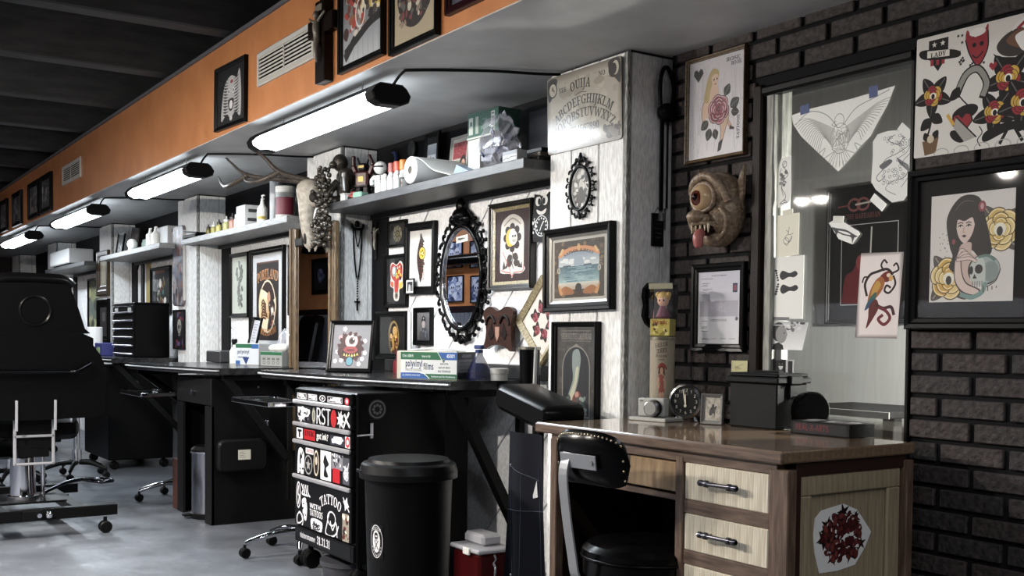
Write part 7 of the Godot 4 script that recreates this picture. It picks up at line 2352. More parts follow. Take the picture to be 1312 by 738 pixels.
func film_box() -> void:
	var c := Cv.new(420, 0.4, "c9cbcb", 72)
	c.R("2f5f45", 0, 0, 1, 0.115)
	c.P("365a96", [0.68, 0, 1.0, 0, 1.0, 0.115, 0.76, 0.115, 0.72, 0.07])
	c.L("c9cbcb", 0.01, [0.66, 0.0, 0.71, 0.07, 0.76, 0.12, 1.0, 0.12])
	c.E("5a6a6a", 0.77, 0.12, 0.022, 0.035)
	c.T("cfd2d0", "12 in x 3000 ft", 0.13, 0.08, 0.04, "Droid Sans", true, 0, 0.2)
	c.T("cfd2d0", "Made in USA", 0.46, 0.08, 0.03, "Droid Sans", true, 0, 0.15)
	c.T("d4d8dc", "45001", 0.89, 0.085, 0.055, "Droid Sans", true, 0, 0.14)
	c.T("26304c", "polyvinyl", 0.24, 0.225, 0.095, "Droid Sans", true, 0, 0.3)
	c.T("26304c", "films", 0.5, 0.265, 0.095, "Droid Sans", true, 0, 0.18)
	c.T("4a4e58", "PROFESSIONAL", 0.24, 0.29, 0.04, "Droid Sans", false, 0, 0.3)
	for i in 3:
		c.T("3a3e48", ["NON CUTTER", "HEAVY DUTY STRETCH", "MULTIPURPOSE"][i], 0.78, 0.19 + i * 0.055, 0.03, "Droid Sans", true, 0, [0.14, 0.2, 0.22][i])
	c.R("2f5f45", 0, 0.325, 1, 0.08)
	c.P("365a96", [0, 0.31, 0.34, 0.31, 0.42, 0.34, 0.5, 0.4, 0.0, 0.4])
	c.L("d4d6d6", 0.014, [0.0, 0.305, 0.34, 0.305, 0.44, 0.335, 0.52, 0.4])
	c.T("c8ccd4", "ALL PURPOSE FOOD FILM", 0.19, 0.362, 0.026, "Droid Sans", true, 0, 0.32)
	c.T("c8ccd4", "Perfect seal for freshness", 0.76, 0.378, 0.026, "Droid Sans", true, 0, 0.42)
	var t := thing("film_box", "long white, green and blue printed box of plastic film on the near worktop", "box", V(-4.25, 0.9165, 0.39), 0.52)
	# the long face is turned to the room, the dark printed end to the right
	part(t, "carton", B.new().box(V(0, 0.062, 0), V(0.31, 0.124, 0.17), 0.002), hexmat("b4b2a4", 0.6))
	part(t, "front_print", B.new().face(0.288, 0.118), print_mat(c.tex(), 0.4), V(0.01, 0.062, 0.0856))
	var e := Cv.new(200, 0.75, "7c8088", 73)
	e.R("30353f", 0, 0, 1, 0.2)
	e.T("9aa0ac", "45001", 0.5, 0.15, 0.09, "Droid Sans", true, 0, 0.5)
	for i in 3:
		e.T("40444e", ["polyvinyl films", "NON CUTTER", "MULTIPURPOSE"][i], 0.45, 0.32 + i * 0.1, 0.06, "Droid Sans", true, 0, 0.6)
	e.R("262a32", 0, 0.56, 1, 0.19)
	part(t, "end_print", B.new().at(V(0.1556, 0.062, 0), PI / 2).face(0.164, 0.118), print_mat(e.tex(), 0.4))
	part(t, "serrated_strip", B.new().box(V(0.0, 0.1255, 0.07), V(0.3, 0.003, 0.02)), hexmat("8c8a80", 0.5))
	part(t, "film_edge", B.new().tube(curve([V(-0.14, 0.126, 0.0), V(-0.04, 0.136, -0.01), V(0.06, 0.132, -0.01), V(0.14, 0.126, -0.02)], 5), 0.004, 6), hexmat("a8acb0", 0.3))


# ------------------------------------------------------------------ shelves and what stands on them

func shelf(n: int, label: String, x0: float, x1: float, depth: float) -> void:
	var m := noisy("shelf paint %d" % n, Color(0.20, 0.20, 0.205), Color(0.27, 0.27, 0.275), 0.42, V(0.8, 6, 6), 0.03, 110 + n)
	if n == 2 or n == 3:
		m = noisy("pale shelf paint", Color(0.46, 0.46, 0.46), Color(0.60, 0.60, 0.60), 0.42, V(0.8, 6, 6), 0.03, 110)
	var t := thing("wall_shelf", label, "shelf", V((x0 + x1) / 2, 0, 0))
	part(t, "board", B.new().box(V(0, 1.811, 0.03 + (depth - 0.03) / 2), V(x1 - x0, 0.042, depth - 0.03), 0.003), m)
	part(t, "batten", B.new().box(V(0, 1.777, 0.045), V(x1 - x0 - 0.04, 0.026, 0.03), 0.002), mat(Color(0.12, 0.12, 0.125), 0.5))


func shelf_things() -> void:
	shelf(1, "dark grey wall shelf over the oval mirror, crowded with toys and boxes", -5.622, -3.645, 0.336)
	shelf(2, "pale wall shelf of bottles over the large poster", -8.36, -6.24, 0.304)
	shelf(3, "pale wall shelf over the black tool chest", -10.7, -8.72, 0.37)
	shelf(4, "dark wall shelf in the far bay beyond the gilt frame", -13.4, -11.4, 0.36)
	var y := 1.8325
	# plain toy figures
	toy_figure("toy_robot", "dark red and black toy robot with raised arms, left end of the near shelf", V(-5.40, y + 0.02, 0.2), 0.25, 0.5, hexmat("3a1518", 0.35), hexmat("1a1416", 0.35), hexmat("c4a850", 0.4), true)
	toy_figure("toy_figure", "white round-headed toy figure with a dark visor, beside the ink bottles", V(-5.085, y, 0.255), 0.18, 0.5, hexmat("c8c8c4", 0.3), hexmat("18181a", 0.3), hexmat("18181a", 0.3), false)
	solo("trinket_box", "tiny white box with a dark lid at the left end of the near shelf", "box", B.new().box(V(0, 0.017, 0), V(0.05, 0.034, 0.04), 0.003).box(V(0, 0.037, 0), V(0.054, 0.007, 0.044), 0.002), hexmat("b8b8b4", 0.4), V(-5.40, y, 0.305))
	solo("green_tin", "small pale green tin at the feet of the toy robot", "tin", B.new().at(V(0, 0.016, 0)).prism(rrect(0.07, 0.032, 0.008), -0.025, 0.025, 0.004), hexmat("6c8c7c", 0.4), V(-5.24, y, 0.295), 0.3)
	var blob := thing("toy_car", "small red and black toy car by the toy robot's foot", "toy", V(-5.33, y, 0.285), 0.4)
	part(blob, "body", B.new().box(V(0, 0.02, 0), V(0.07, 0.02, 0.036), 0.006).box(V(-0.004, 0.036, 0), V(0.036, 0.018, 0.03), 0.006), hexmat("7c1c1c", 0.3))
	for x in [-0.022, 0.022]:
		part(blob, "axle", B.new().cyl(V(x, 0.01, -0.021), V(x, 0.01, 0.021), 0.01, -1.0, 12), BLACK)
	# ink bottles
	var capm := [hexmat("8c4038", 0.4), hexmat("c04a34", 0.4), hexmat("c8782c", 0.4)]
	for i in 3:
		var b := thing("ink_bottle", ["white ink bottle with a dull red cap, nearest the white toy figure", "white ink bottle with a bright red cap, middle of three on the near shelf", "white ink bottle with an orange cap, against the paper roll"][i], "bottle", V(-4.955 + i * 0.062, y, 0.255), 0.0, "ink bottles on the near shelf")
		part(b, "body", B.new().lathe([Vector2(0, 0), Vector2(0.022, 0), Vector2(0.023, 0.004), Vector2(0.023, 0.085), Vector2(0.017, 0.098), Vector2(0.016, 0.102)], Vector3.ZERO, 18), hexmat("c4c2bc", 0.35))
		part(b, "cap", B.new().lathe([Vector2(0.02, 0.102), Vector2(0.021, 0.104), Vector2(0.021, 0.148), Vector2(0.018, 0.152), Vector2(0, 0.152)], Vector3.ZERO, 18), capm[i])
		var lc := Cv.new(90, 0.8, "c8c6c0", 120 + i)
		lc.E("8a2c2c", 0.5, 0.55, 0.08, 0.12)
		lc.R("2c2a2a", 0.2, 0.12, 0.6, 0.12)
		lc.R("6a6866", 0.25, 0.3, 0.5, 0.05)
		part(b, "label", label_band(0.0236, 0.02, 0.07, 0.5), print_mat(lc.tex()))
	for i in 4:
		solo("dropper_bottle", ["small white dropper bottle by the white toy figure, front left of four", "small white dropper bottle in front of the dull red capped bottle", "small white dropper bottle in front of the bright red capped bottle", "small white dropper bottle in front of the orange capped bottle"][i], "bottle", B.new().lathe([Vector2(0, 0), Vector2(0.017, 0), Vector2(0.018, 0.003), Vector2(0.018, 0.05), Vector2(0.008, 0.06), Vector2(0.008, 0.07), Vector2(0.012, 0.072), Vector2(0.009, 0.09), Vector2(0, 0.092)], Vector3.ZERO, 16), hexmat("c4c4c0", 0.35), V(-5.0 + i * 0.066, y, 0.305), 0.0, "white dropper bottles on the near shelf")
	# at the back of the shelf
	var z := 0.016
	solo("moon_ornament", "small blue crescent moon on the black wall over the near shelf", "ornament", B.new().prism(pv([-0.03, 0.03, -0.005, 0.024, 0.012, 0.0, 0.004, -0.03, -0.012, -0.04, 0.014, -0.036, 0.03, -0.006, 0.022, 0.024, 0.0, 0.038]), 0.0, 0.012, 0.003), hexmat("24325c", 0.4), V(-5.38, 2.09, z))
	solo("oval_plaque", "small grey oval plaque on the black wall over the near shelf", "plaque", B.new().prism(ellipse(0, 0, 0.035, 0.046), 0.0, 0.014, 0.005), noisy("grey stone", Color(0.1, 0.1, 0.1), Color(0.3, 0.3, 0.29), 0.6, V(18, 18, 18), 0.04, 125), V(-5.18, 2.108, z))
	var c := Cv.new(120, 0.86, "b8bcc4", 126)
	c.vgrad("c4c8cc", "8c94a4", 0, 0.86)
	c.P("3a3e4a", [0.0, 0.66, 0.3, 0.6, 0.4, 0.4, 0.46, 0.6, 0.7, 0.5, 0.86, 0.62, 1.0, 0.6, 1.0, 0.86, 0.0, 0.86])
	pic("framed_photograph", "black framed pale landscape photograph standing at the back of the near shelf", "picture frame", V(-4.9, 2.035, 0.05), 0.15, 0.24, 0.026, BLACK, c.tex(), {"fd": 0.016, "mount": [0.002, 0.036, "0c0c0d"], "rx": -0.06})
	c = Cv.new(150, 1.2, "b8b4ac", 127)
	c.R("8a3438", 0.06, 0.12, 0.84, 0.52)
	for i in 30:
		c.star("d8ccc4", 0.1 + c.rng.randf() * 0.76, 0.16 + c.rng.randf() * 0.4, 0.018)
	c.P("86905c", [0.1, 0.86, 0.3, 0.7, 0.5, 0.74, 0.6, 1.0, 0.2, 1.0], true)
	c.P("dcd4a8", [0.3, 0.9, 0.46, 0.76, 0.5, 1.1, 0.34, 1.1], true)
	c.P("281c1a", [0.5, 0.84, 0.6, 0.62, 0.78, 0.56, 0.92, 0.74, 0.9, 1.12, 0.8, 1.16], true)
	c.E("c8a08c", 0.74, 0.86, 0.12, 0.18)
	c.P("c8a08c", [0.6, 1.2, 0.66, 1.02, 0.82, 1.02, 0.88, 1.2])
	pic("framed_pinup_card", "pale framed red card with a dark-haired figure standing on the near shelf", "picture frame", V(-4.595, 1.985, 0.065), 0.175, 0.21, 0.012, hexmat("8c8a84", 0.4), c.tex(), {"fd": 0.014, "rx": -0.1})
	# the big paper roll
	var t := thing("paper_towel_roll", "large white paper towel roll lying on the near shelf", "roll", V(-4.60, y + 0.066, 0.212), 0.0)
	part(t, "paper", B.new().lathe([Vector2(0.02, -0.13), Vector2(0.062, -0.13), Vector2(0.065, -0.126), Vector2(0.065, 0.126), Vector2(0.062, 0.13), Vector2(0.02, 0.13)], Vector3.ZERO, 32, V(0, 0, 1)), noisy("paper towel", Color(0.78, 0.78, 0.78), Color(0.88, 0.88, 0.88), 0.8, V(20, 20, 20), 0.05, 128))
	part(t, "core", B.new().lathe([Vector2(0.0, 0.12), Vector2(0.02, 0.128), Vector2(0.02, -0.128), Vector2(0.0, -0.12)], Vector3.ZERO, 20, V(0, 0, 1)), hexmat("4a443c", 0.8))
	var sh := PackedVector2Array()
	var top := curve([Vector2(0.03, 0.058), Vector2(0.1, 0.035), Vector2(0.2, -0.02), Vector2(0.33, -0.055), Vector2(0.36, -0.0645)], 4)
	for q in top:
		sh.append(q)
	for i in range(top.size() - 1, -1, -1):
		sh.append(top[i] - Vector2(0.0, 0.003))
	part(t, "loose_sheet", B.new().prism(sh, -0.12, 0.12), WHITE)
	solo("folded_card", "folded pale blue card lying by the end of the paper roll", "card", B.new().at(V(0, 0.02, 0)).prism(pv([-0.05, -0.02, 0.05, -0.02, 0.05, -0.014, -0.03, 0.02]), -0.03, 0.03, 0.001), hexmat("6c7c94", 0.5), V(-4.16, y, 0.298), 0.2)
	# boxes at the right end
	solo("white_box", "tall plain white carton under the green box on the near shelf", "box", B.new().box(V(0, 0.077, 0), V(0.1, 0.154, 0.12), 0.002), hexmat("c8c8c2", 0.6), V(-4.155, y, 0.2))
	c = Cv.new(180, 0.62, "3c5c50", 129)
	c.R("b4b8b0", 0.04, 0.1, 0.14, 0.42)
	c.R("3c5c50", 0.08, 0.2, 0.06, 0.1)
	c.R("a0a89c", 0.26, 0.1, 0.1, 0.42)
	c.scribble("6a8478", 0.014, 0.42, 0.16, 0.26, 0.3, 5)
	c.R("b4b8b0", 0.78, 0.06, 0.12, 0.48)
	for i in 5:
		c.R("3c5c50", 0.8, 0.1 + i * 0.09, 0.08, 0.03)
	t = thing("green_box", "green printed glove box on top of the white carton under the soffit", "box", V(-4.085, y + 0.1545, 0.2), 0.04)
	part(t, "carton", B.new().box(V(0, 0.058, 0), V(0.24, 0.116, 0.12), 0.002), hexmat("3c5c50", 0.5))
	part(t, "front_print", B.new().face(0.232, 0.11), print_mat(c.tex()), V(0, 0.058, 0.0606))
	part(t, "lower_edge", B.new().box(V(0, 0.004, 0.061), V(0.24, 0.008, 0.002)), hexmat("b4b8b0", 0.5))
	solo("dark_blue_box", "dark navy box at the right end of the near shelf, behind the plastic bag", "box", B.new().box(V(0, 0.09, 0), V(0.18, 0.18, 0.12), 0.003), hexmat("14161f", 0.5), V(-3.78, y + 0.058, 0.10))
	for i in 3:
		solo("slim_case", ["dark slim case, lowest of three stacked at the right end of the near shelf", "brown slim case, middle of three stacked at the right end of the near shelf", "black slim case, topmost of three stacked at the right end of the near shelf"][i], "case", B.new().box(V(0, 0.0085, 0), V(0.2, 0.017, 0.2), 0.002), hexmat(["1a1816", "4a4238", "121214"][i], 0.4), V(-3.76 + i * 0.004, y + i * 0.0178, 0.15), 0.02 * i, "stacked slim cases")
	c = Cv.new(120, 0.5, "b0b2b4", 130)
	c.R("8c9098", 0, 0, 1, 0.18)
	c.L("1c1c20", 0.03, [0.05, 0.4, 0.3, 0.32, 0.4, 0.38, 0.6, 0.3, 0.95, 0.32])
	t = thing("label_box", "small white box with a dark script line at the near shelf's right corner", "box", V(-3.765, y, 0.3), 0.0)
	part(t, "carton", B.new().box(V(0, 0.022, 0), V(0.11, 0.044, 0.05), 0.002), hexmat("a8aaac", 0.5))
	part(t, "front_print", B.new().face(0.106, 0.04), print_mat(c.tex()), V(0, 0.022, 0.0256))
	plastic_bag()


func label_band(r: float, y0: float, y1: float, turn: float) -> B:
	var st := B.new()
	st.smooth()
	for i in 12:
		var a0 := turn + (i / 12.0 - 0.5) * 2.6
		var a1 := turn + ((i + 1) / 12.0 - 0.5) * 2.6
		var p := [V(sin(a0) * r, y0, cos(a0) * r), V(sin(a1) * r, y0, cos(a1) * r), V(sin(a1) * r, y1, cos(a1) * r), V(sin(a0) * r, y1, cos(a0) * r)]
		st.t(p[0], p[1], p[2], p[0] + p[1], Vector2(i / 12.0, 1), Vector2((i + 1) / 12.0, 1), Vector2((i + 1) / 12.0, 0))
		st.t(p[0], p[2], p[3], p[0] + p[1], Vector2(i / 12.0, 1), Vector2((i + 1) / 12.0, 0), Vector2(i / 12.0, 0))
	return st


func plastic_bag() -> void:
	var t := thing("plastic_bag", "crumpled clear plastic bag of small white packets on the near shelf", "bag", V(-3.955, 1.8325, 0.25))
	var n := FastNoiseLite.new()
	n.seed = 4
	n.frequency = 9.0
	var b := B.new()
	b.flat()
	var f := func(i: int, j: int) -> Vector3:
		var th := PI * i / 14.0
		var ph := TAU * j / 22.0
		var d := V(sin(th) * cos(ph), cos(th), sin(th) * sin(ph))
		var k := 1.0 + 0.5 * n.get_noise_3dv(d)
		return V(d.x * 0.115 * k, maxf(0.0, 0.11 + d.y * 0.115 * k), d.z * 0.07 * k)
	for i in 14:
		for j in 22:
			var p := [f.call(i, j), f.call(i, j + 1), f.call(i + 1, j + 1), f.call(i + 1, j)]
			var nn: Vector3 = p[0] + p[1] + p[2] + p[3] - V(0, 0.44, 0)
			if i > 0:
				b.t(p[0], p[1], p[2], nn)
			if i < 13:
				b.t(p[0], p[2], p[3], nn)
	var film := StandardMaterial3D.new()
	film.resource_name = "clear film"
	film.albedo_color = Color(0.9, 0.9, 0.95, 0.14)
	film.transparency = BaseMaterial3D.TRANSPARENCY_ALPHA
	film.roughness = 0.12
	part(t, "film", b, film)
	var rng := RandomNumberGenerator.new()
	rng.seed = 9
	for i in 22:
		var q := B.new().at(V(rng.randf_range(-0.09, 0.05), 0.03 + rng.randf() * 0.13, rng.randf_range(-0.04, 0.05)), rng.randf() * 3.0, rng.randf_range(-0.7, 0.7), rng.randf_range(-0.8, 0.8)).box(Vector3.ZERO, V(0.05, 0.026, 0.008), 0.003)
		part(t, "packet", q, [hexmat("c8c8cc", 0.35), hexmat("b0b4c4", 0.35), hexmat("4a5070", 0.35)][i % 3])


func toy_figure(n: String, label: String, p: Vector3, h: float, ry: float, m1: Material, m2: Material, m3: Material, up: bool) -> void:
	var t := thing(n, label, "toy", p, ry)
	var s := h
	for k in [-1.0, 1.0]:
		part(t, "leg", B.new().box(V(k * s * 0.1, s * 0.14, 0), V(s * 0.13, s * 0.24, s * 0.14), s * 0.02).box(V(k * s * 0.11, s * 0.02, s * 0.03), V(s * 0.15, s * 0.04, s * 0.22), s * 0.012), m1 if not up else m2)
		if up:
			part(t, "arm", B.new().bar(V(k * s * 0.17, s * 0.52, 0), V(k * s * 0.26, s * 0.72, 0.0), s * 0.1, s * 0.1, V(0, 0, 1), s * 0.02).bar(V(k * s * 0.26, s * 0.72, 0), V(k * s * 0.2 - s * 0.06, s * 0.95, 0), s * 0.08, s * 0.08, V(0, 0, 1), s * 0.02), m1)
		else:
			part(t, "arm", B.new().tube(curve([V(k * s * 0.17, s * 0.56, 0), V(k * s * 0.26, s * 0.45, 0.01), V(k * s * 0.22, s * 0.3, s * 0.08)], 3), s * 0.06, 8), m1)
	part(t, "torso", B.new().box(V(0, s * 0.42, 0), V(s * 0.34, s * 0.34, s * 0.2), s * 0.04), m1)
	part(t, "chest_panel", B.new().box(V(0, s * 0.42, s * 0.102), V(s * 0.14, s * 0.12, s * 0.012), s * 0.004), m3)
	part(t, "belt", B.new().box(V(0, s * 0.27, 0), V(s * 0.35, s * 0.05, s * 0.21), s * 0.01), m2)
	if up:
		part(t, "head", B.new().box(V(0, s * 0.68, 0), V(s * 0.2, s * 0.17, s * 0.18), s * 0.03).bar(V(-s * 0.09, s * 0.74, 0), V(-s * 0.16, s * 0.9, 0), s * 0.03, s * 0.03).bar(V(s * 0.09, s * 0.74, 0), V(s * 0.16, s * 0.9, 0), s * 0.03, s * 0.03), m2)
		part(t, "visor", B.new().box(V(0, s * 0.69, s * 0.092), V(s * 0.15, s * 0.05, s * 0.01), s * 0.003), m3)
	else:
		part(t, "head", B.new().ball(V(0, s * 0.8, 0), V(s * 0.2, s * 0.19, s * 0.19), 18, 12), m1)
		part(t, "visor", B.new().tube(curve([V(-s * 0.16, s * 0.82, s * 0.11), V(-s * 0.08, s * 0.82, s * 0.175), V(s * 0.08, s * 0.82, s * 0.175), V(s * 0.16, s * 0.82, s * 0.11)], 4), s * 0.025, 8), m2)


# ------------------------------------------------------------------ the gilt mirror, the deer skull and the second bay

func second_niche_things() -> void:
	var gilt := noisy("dull gilt stile", Color(0.24, 0.19, 0.13), Color(0.46, 0.38, 0.28), 0.35, V(14, 1.5, 14), 0.03, 141)
	var t := thing("gilt_mirror", "tall narrow gilt framed mirror standing between the two bays", "mirror", V(-5.84, 0.42, 0.30))
	for k in 2:
		var x: float = [-0.28, 0.285][k]
		part(t, "stile", B.new().box(V(x, 0.66, 0), V(0.074, 1.32, 0.03), 0.006).cyl(V(x - 0.018, 0.0, 0.016), V(x - 0.018, 1.32, 0.016), 0.012, -1.0, 10).cyl(V(x + 0.02, 0.0, 0.014), V(x + 0.02, 1.32, 0.014), 0.008, -1.0, 8), gilt)
	part(t, "rail", B.new().box(V(0, 1.235, 0), V(0.5, 0.05, 0.03), 0.006), mat(Color(0.1, 0.085, 0.07), 0.4))
	part(t, "rail", B.new().box(V(0, 0.03, 0), V(0.5, 0.06, 0.03), 0.006), gilt)
	part(t, "mirror_glass", B.new().box(V(0, 0.63, -0.004), V(0.5, 1.17, 0.012)), mat(Color(0.88, 0.88, 0.9), 0.0, 1.0, "mirror silver"))
	part(t, "back_board", B.new().box(V(0, 0.66, -0.018), V(0.6, 1.3, 0.012)), hexmat("1a1410", 0.8))
	deer_skull()
	var z := 0.03
	var bk := mat(Color(0.02, 0.02, 0.022), 0.3)
	var c := Cv.new(150, 1.22, "c2c6ba", 142)
	for i in 44:
		var u := i / 44.0
		var w := 0.05 + 0.16 * absf(sin(u * 7.0))
		c.E(["5c6058", "484c46", "70746a"][i % 3], 0.5 + c.rng.randf_range(-w, w), 0.14 + u * 0.92, 0.07, 0.045, c.rng.randf() * 3.0)
	c.L("3c403a", 0.03, [0.5, 0.1, 0.52, 0.4, 0.48, 0.8, 0.52, 1.12])
	pic("framed_plant_print", "black framed pale green print of a hanging plant, left of the large poster", "picture", V(-7.811, 1.474, z), 0.385, 0.475, 0.03, bk, c.tex(), {"fd": 0.024})
	# the large poster
	c = Cv.new(280, 1.35, "241c1a", 143)
	c.T("c08a5c", "PORTLAND", 0.5, 0.3, 0.17, "Droid Serif", true, 1.5, 0.9)
	c.R("5c4030", 0.0, 0.0, 1.0, 0.03)
	c.E("c8a878", 0.5, 0.76, 0.4, 0.46)
	c.E("e0d2b4", 0.49, 0.77, 0.36, 0.42)
	c.vgrad("dccaa4", "c09868", 0.62, 0.98, 0.2, 0.6)
	for i in 7:
		c.L("4a2c20", 0.035, [0.2 + c.rng.randf() * 0.1, 0.7 + i * 0.05, 0.32, 0.66 + i * 0.05, 0.42 + c.rng.randf() * 0.08, 0.74 + i * 0.04])
	c.P("2c1a16", [0.12, 0.44, 0.4, 0.32, 0.7, 0.34, 0.84, 0.5, 0.86, 0.62, 0.62, 0.7, 0.54, 0.56, 0.3, 0.48], true)
	c.P("b88a70", [0.5, 0.56, 0.6, 0.52, 0.64, 0.66, 0.56, 0.74, 0.5, 0.66], true)
	c.P("2a2022", [0.56, 0.72, 0.76, 0.66, 0.88, 0.86, 0.82, 1.1, 0.6, 1.2, 0.5, 1.16, 0.58, 0.92], true)
	c.P("d8d0c4", [0.66, 0.78, 0.74, 0.76, 0.78, 0.86, 0.7, 0.92], true)
	c.blots(["8c4a38", "b8a48c", "3c2a28"], 0.6, 0.74, 0.22, 0.36, 16, 0.035)
	c.O("e0d2b4", 0.03, 0.5, 0.77, 0.36, 0.44)
	c.T("b87c48", "FREEDOM", 0.5, 1.27, 0.11, "Droid Serif", true, -1.2, 0.84)
	pic("framed_poster", "large black framed brown city poster with a woman in an oval, second bay", "poster", V(-7.25, 1.345, z), 0.648, 0.74, 0.04, mat(Color(0.02, 0.02, 0.022), 0.3), c.tex(), {"fd": 0.028, "mount": [0.075, 0.055, "c4c4c6"]})
	c = Cv.new(90, 1.4, "c0c2bc", 144)
	c.blots(["6c6e68", "8c8e88"], 0.2, 0.2, 0.6, 1.0, 16, 0.1)
	pic("framed_sketch", "black framed pale sketch half hidden behind the gilt mirror", "picture", V(-6.68, 1.473, z), 0.34, 0.47, 0.03, bk, c.tex(), {"fd": 0.024})
	# on the second worktop
	var y := 0.9165
	c = Cv.new(110, 1.3, "b4b4b8", 145)
	for i in 9:
		c.R("7c7c84", 0.14, 0.16 + i * 0.11, 0.4 + c.rng.randf() * 0.3, 0.03)
	pic("framed_notice", "small black framed notice standing on the second worktop", "picture frame", V(-7.05, y + 0.18, 0.2), 0.16, 0.26, 0.02, bk, c.tex(), {"fd": 0.016, "rx": -0.2, "rz": -0.06})
	solo("grey_block", "dark grey box on the second worktop beside the black upright", "box", B.new().box(V(0, 0.04, 0), V(0.3, 0.08, 0.16), 0.006), hexmat("2c2c2e", 0.5), V(-7.38, y, 0.3))
	c = Cv.new(160, 0.72, "b8bec4", 146)
	c.R("2c5c40", 0, 0, 1, 0.14)
	c.R("34588c", 0.7, 0.0, 0.3, 0.16)
	c.T("30384c", "polyvinyl", 0.34, 0.34, 0.12, "Droid Sans", true, 0, 0.5)
	c.R("6c7484", 0.1, 0.44, 0.4, 0.04)
	c.P("2c3a64", [0.3, 0.46, 0.6, 0.46, 0.46, 0.72])
	c.R("34588c", 0.0, 0.58, 0.2, 0.14)
	t = thing("glove_box", "white, green and blue printed film box on the second worktop", "box", V(-6.67, y, 0.35), 0.46)
	part(t, "carton", B.new().box(V(0, 0.068, 0), V(0.2, 0.136, 0.12), 0.002), hexmat("b0b2b0", 0.5))
	part(t, "front_print", B.new().face(0.194, 0.13), print_mat(c.tex()), V(0, 0.068, 0.0606))
	c = Cv.new(160, 0.42, "8a8c8a", 147)
	c.R("2c5c40", 0, 0, 1, 0.1)
	for i in 4:
		c.R("5a5c5a", 0.1 + i * 0.22, 0.18, 0.14, 0.06)
		c.O("5a5c5a", 0.02, 0.17 + i * 0.22, 0.32, 0.05, 0.04)
	t = thing("glove_box", "low grey box with a green band beside the gilt mirror, second worktop", "box", V(-6.36, y, 0.3), 0.2)
	part(t, "carton", B.new().box(V(0, 0.045, 0), V(0.24, 0.09, 0.12), 0.002), hexmat("7c7e7c", 0.5))
	part(t, "front_print", B.new().face(0.234, 0.086), print_mat(c.tex()), V(0, 0.045, 0.0606))
	solo("paper_stack", "white crumpled paper towels on the low grey box", "paper", B.new().ball(V(-0.04, 0.02, 0), V(0.07, 0.025, 0.05), 12, 6).ball(V(0.05, 0.022, 0), V(0.06, 0.028, 0.05), 12, 6), WHITE, V(-6.36, y + 0.0905, 0.3))
	var film := StandardMaterial3D.new()
	film.resource_name = "hazy film"
	film.albedo_color = Color(0.85, 0.86, 0.9, 0.3)
	film.transparency = BaseMaterial3D.TRANSPARENCY_ALPHA
	film.roughness = 0.15
	solo("clear_bag", "clear plastic bag slumped on the second worktop under the large poster", "bag", B.new().ball(V(0, 0.12, 0), V(0.11, 0.12, 0.06), 14, 8), film, V(-6.62, y, 0.14))
	t = thing("spray_gun_bottle", "white bottle with a black spray trigger on the second worktop", "bottle", V(-7.05, y, 0.34))
	part(t, "body", B.new().lathe([Vector2(0, 0), Vector2(0.034, 0), Vector2(0.035, 0.08), Vector2(0.014, 0.115), Vector2(0.013, 0.125)], Vector3.ZERO, 16), WHITE)
	part(t, "trigger", B.new().box(V(-0.01, 0.15, 0), V(0.06, 0.026, 0.022), 0.004).bar(V(-0.03, 0.14, 0), V(-0.045, 0.1, 0), 0.012, 0.012).cyl(V(0, 0.124, 0), V(0, 0.14, 0), 0.014, -1.0, 10), BLACK)
	# on the second shelf
	y = 1.8325
	t = thing("black_device", "flat black device with a raised lid at the left end of the second shelf", "device", V(-8.17, y, 0.24), 0.1)
	part(t, "base", B.new().box(V(0, 0.012, 0), V(0.24, 0.024, 0.14), 0.004), BLACK)
	part(t, "lid", B.new().at(V(0.02, 0.042, 0), 0, 0, -0.08).box(Vector3.ZERO, V(0.24, 0.008, 0.14), 0.002), BLACK)
	part(t, "dial", B.new().cyl(V(-0.12, 0.022, 0), V(-0.14, 0.022, 0), 0.014, -1.0, 12), STEEL)
	var cols := ["6c6420", "a8a058", "b4ac60", "a8a468", "a87868", "b0aca4"]
	for i in 6:
		var b := thing("ink_bottle", ["dark yellow ink bottle, leftmost on the second shelf", "pale yellow ink bottle, second from the left on the second shelf", "pale yellow ink bottle, third from the left on the second shelf", "pale green ink bottle, fourth from the left on the second shelf", "pinkish ink bottle, fifth from the left on the second shelf", "white ink bottle touching the white carton on the second shelf"][i], "bottle", V([-8.03, -7.91, -7.79, -7.63, -7.5, -7.39][i], y, 0.2), 0.0, "ink bottles on the second shelf")
		b.scale = Vector3.ONE * (0.9 + 0.08 * i)
		part(b, "body", B.new().lathe([Vector2(0, 0), Vector2(0.022, 0), Vector2(0.022, 0.06), Vector2(0.016, 0.07)], Vector3.ZERO, 14), hexmat(cols[i], 0.35))
		part(b, "cap", B.new().lathe([Vector2(0.017, 0.07), Vector2(0.017, 0.085), Vector2(0.006, 0.09), Vector2(0.004, 0.108), Vector2(0, 0.109)], Vector3.ZERO, 14), WHITE if i % 2 else hexmat("2a1a18", 0.4))
	t = thing("white_carton", "square white carton with dark marks on the second shelf", "box", V(-7.16, y, 0.2))
	part(t, "carton", B.new().box(V(0, 0.074, 0), V(0.17, 0.148, 0.13), 0.003), hexmat("c0c0c0", 0.5))
	part(t, "mark", B.new().box(V(0.086, 0.11, 0), V(0.001, 0.022, 0.08)).box(V(0.086, 0.05, 0.01), V(0.001, 0.022, 0.07)), hexmat("3a3a3c", 0.5))
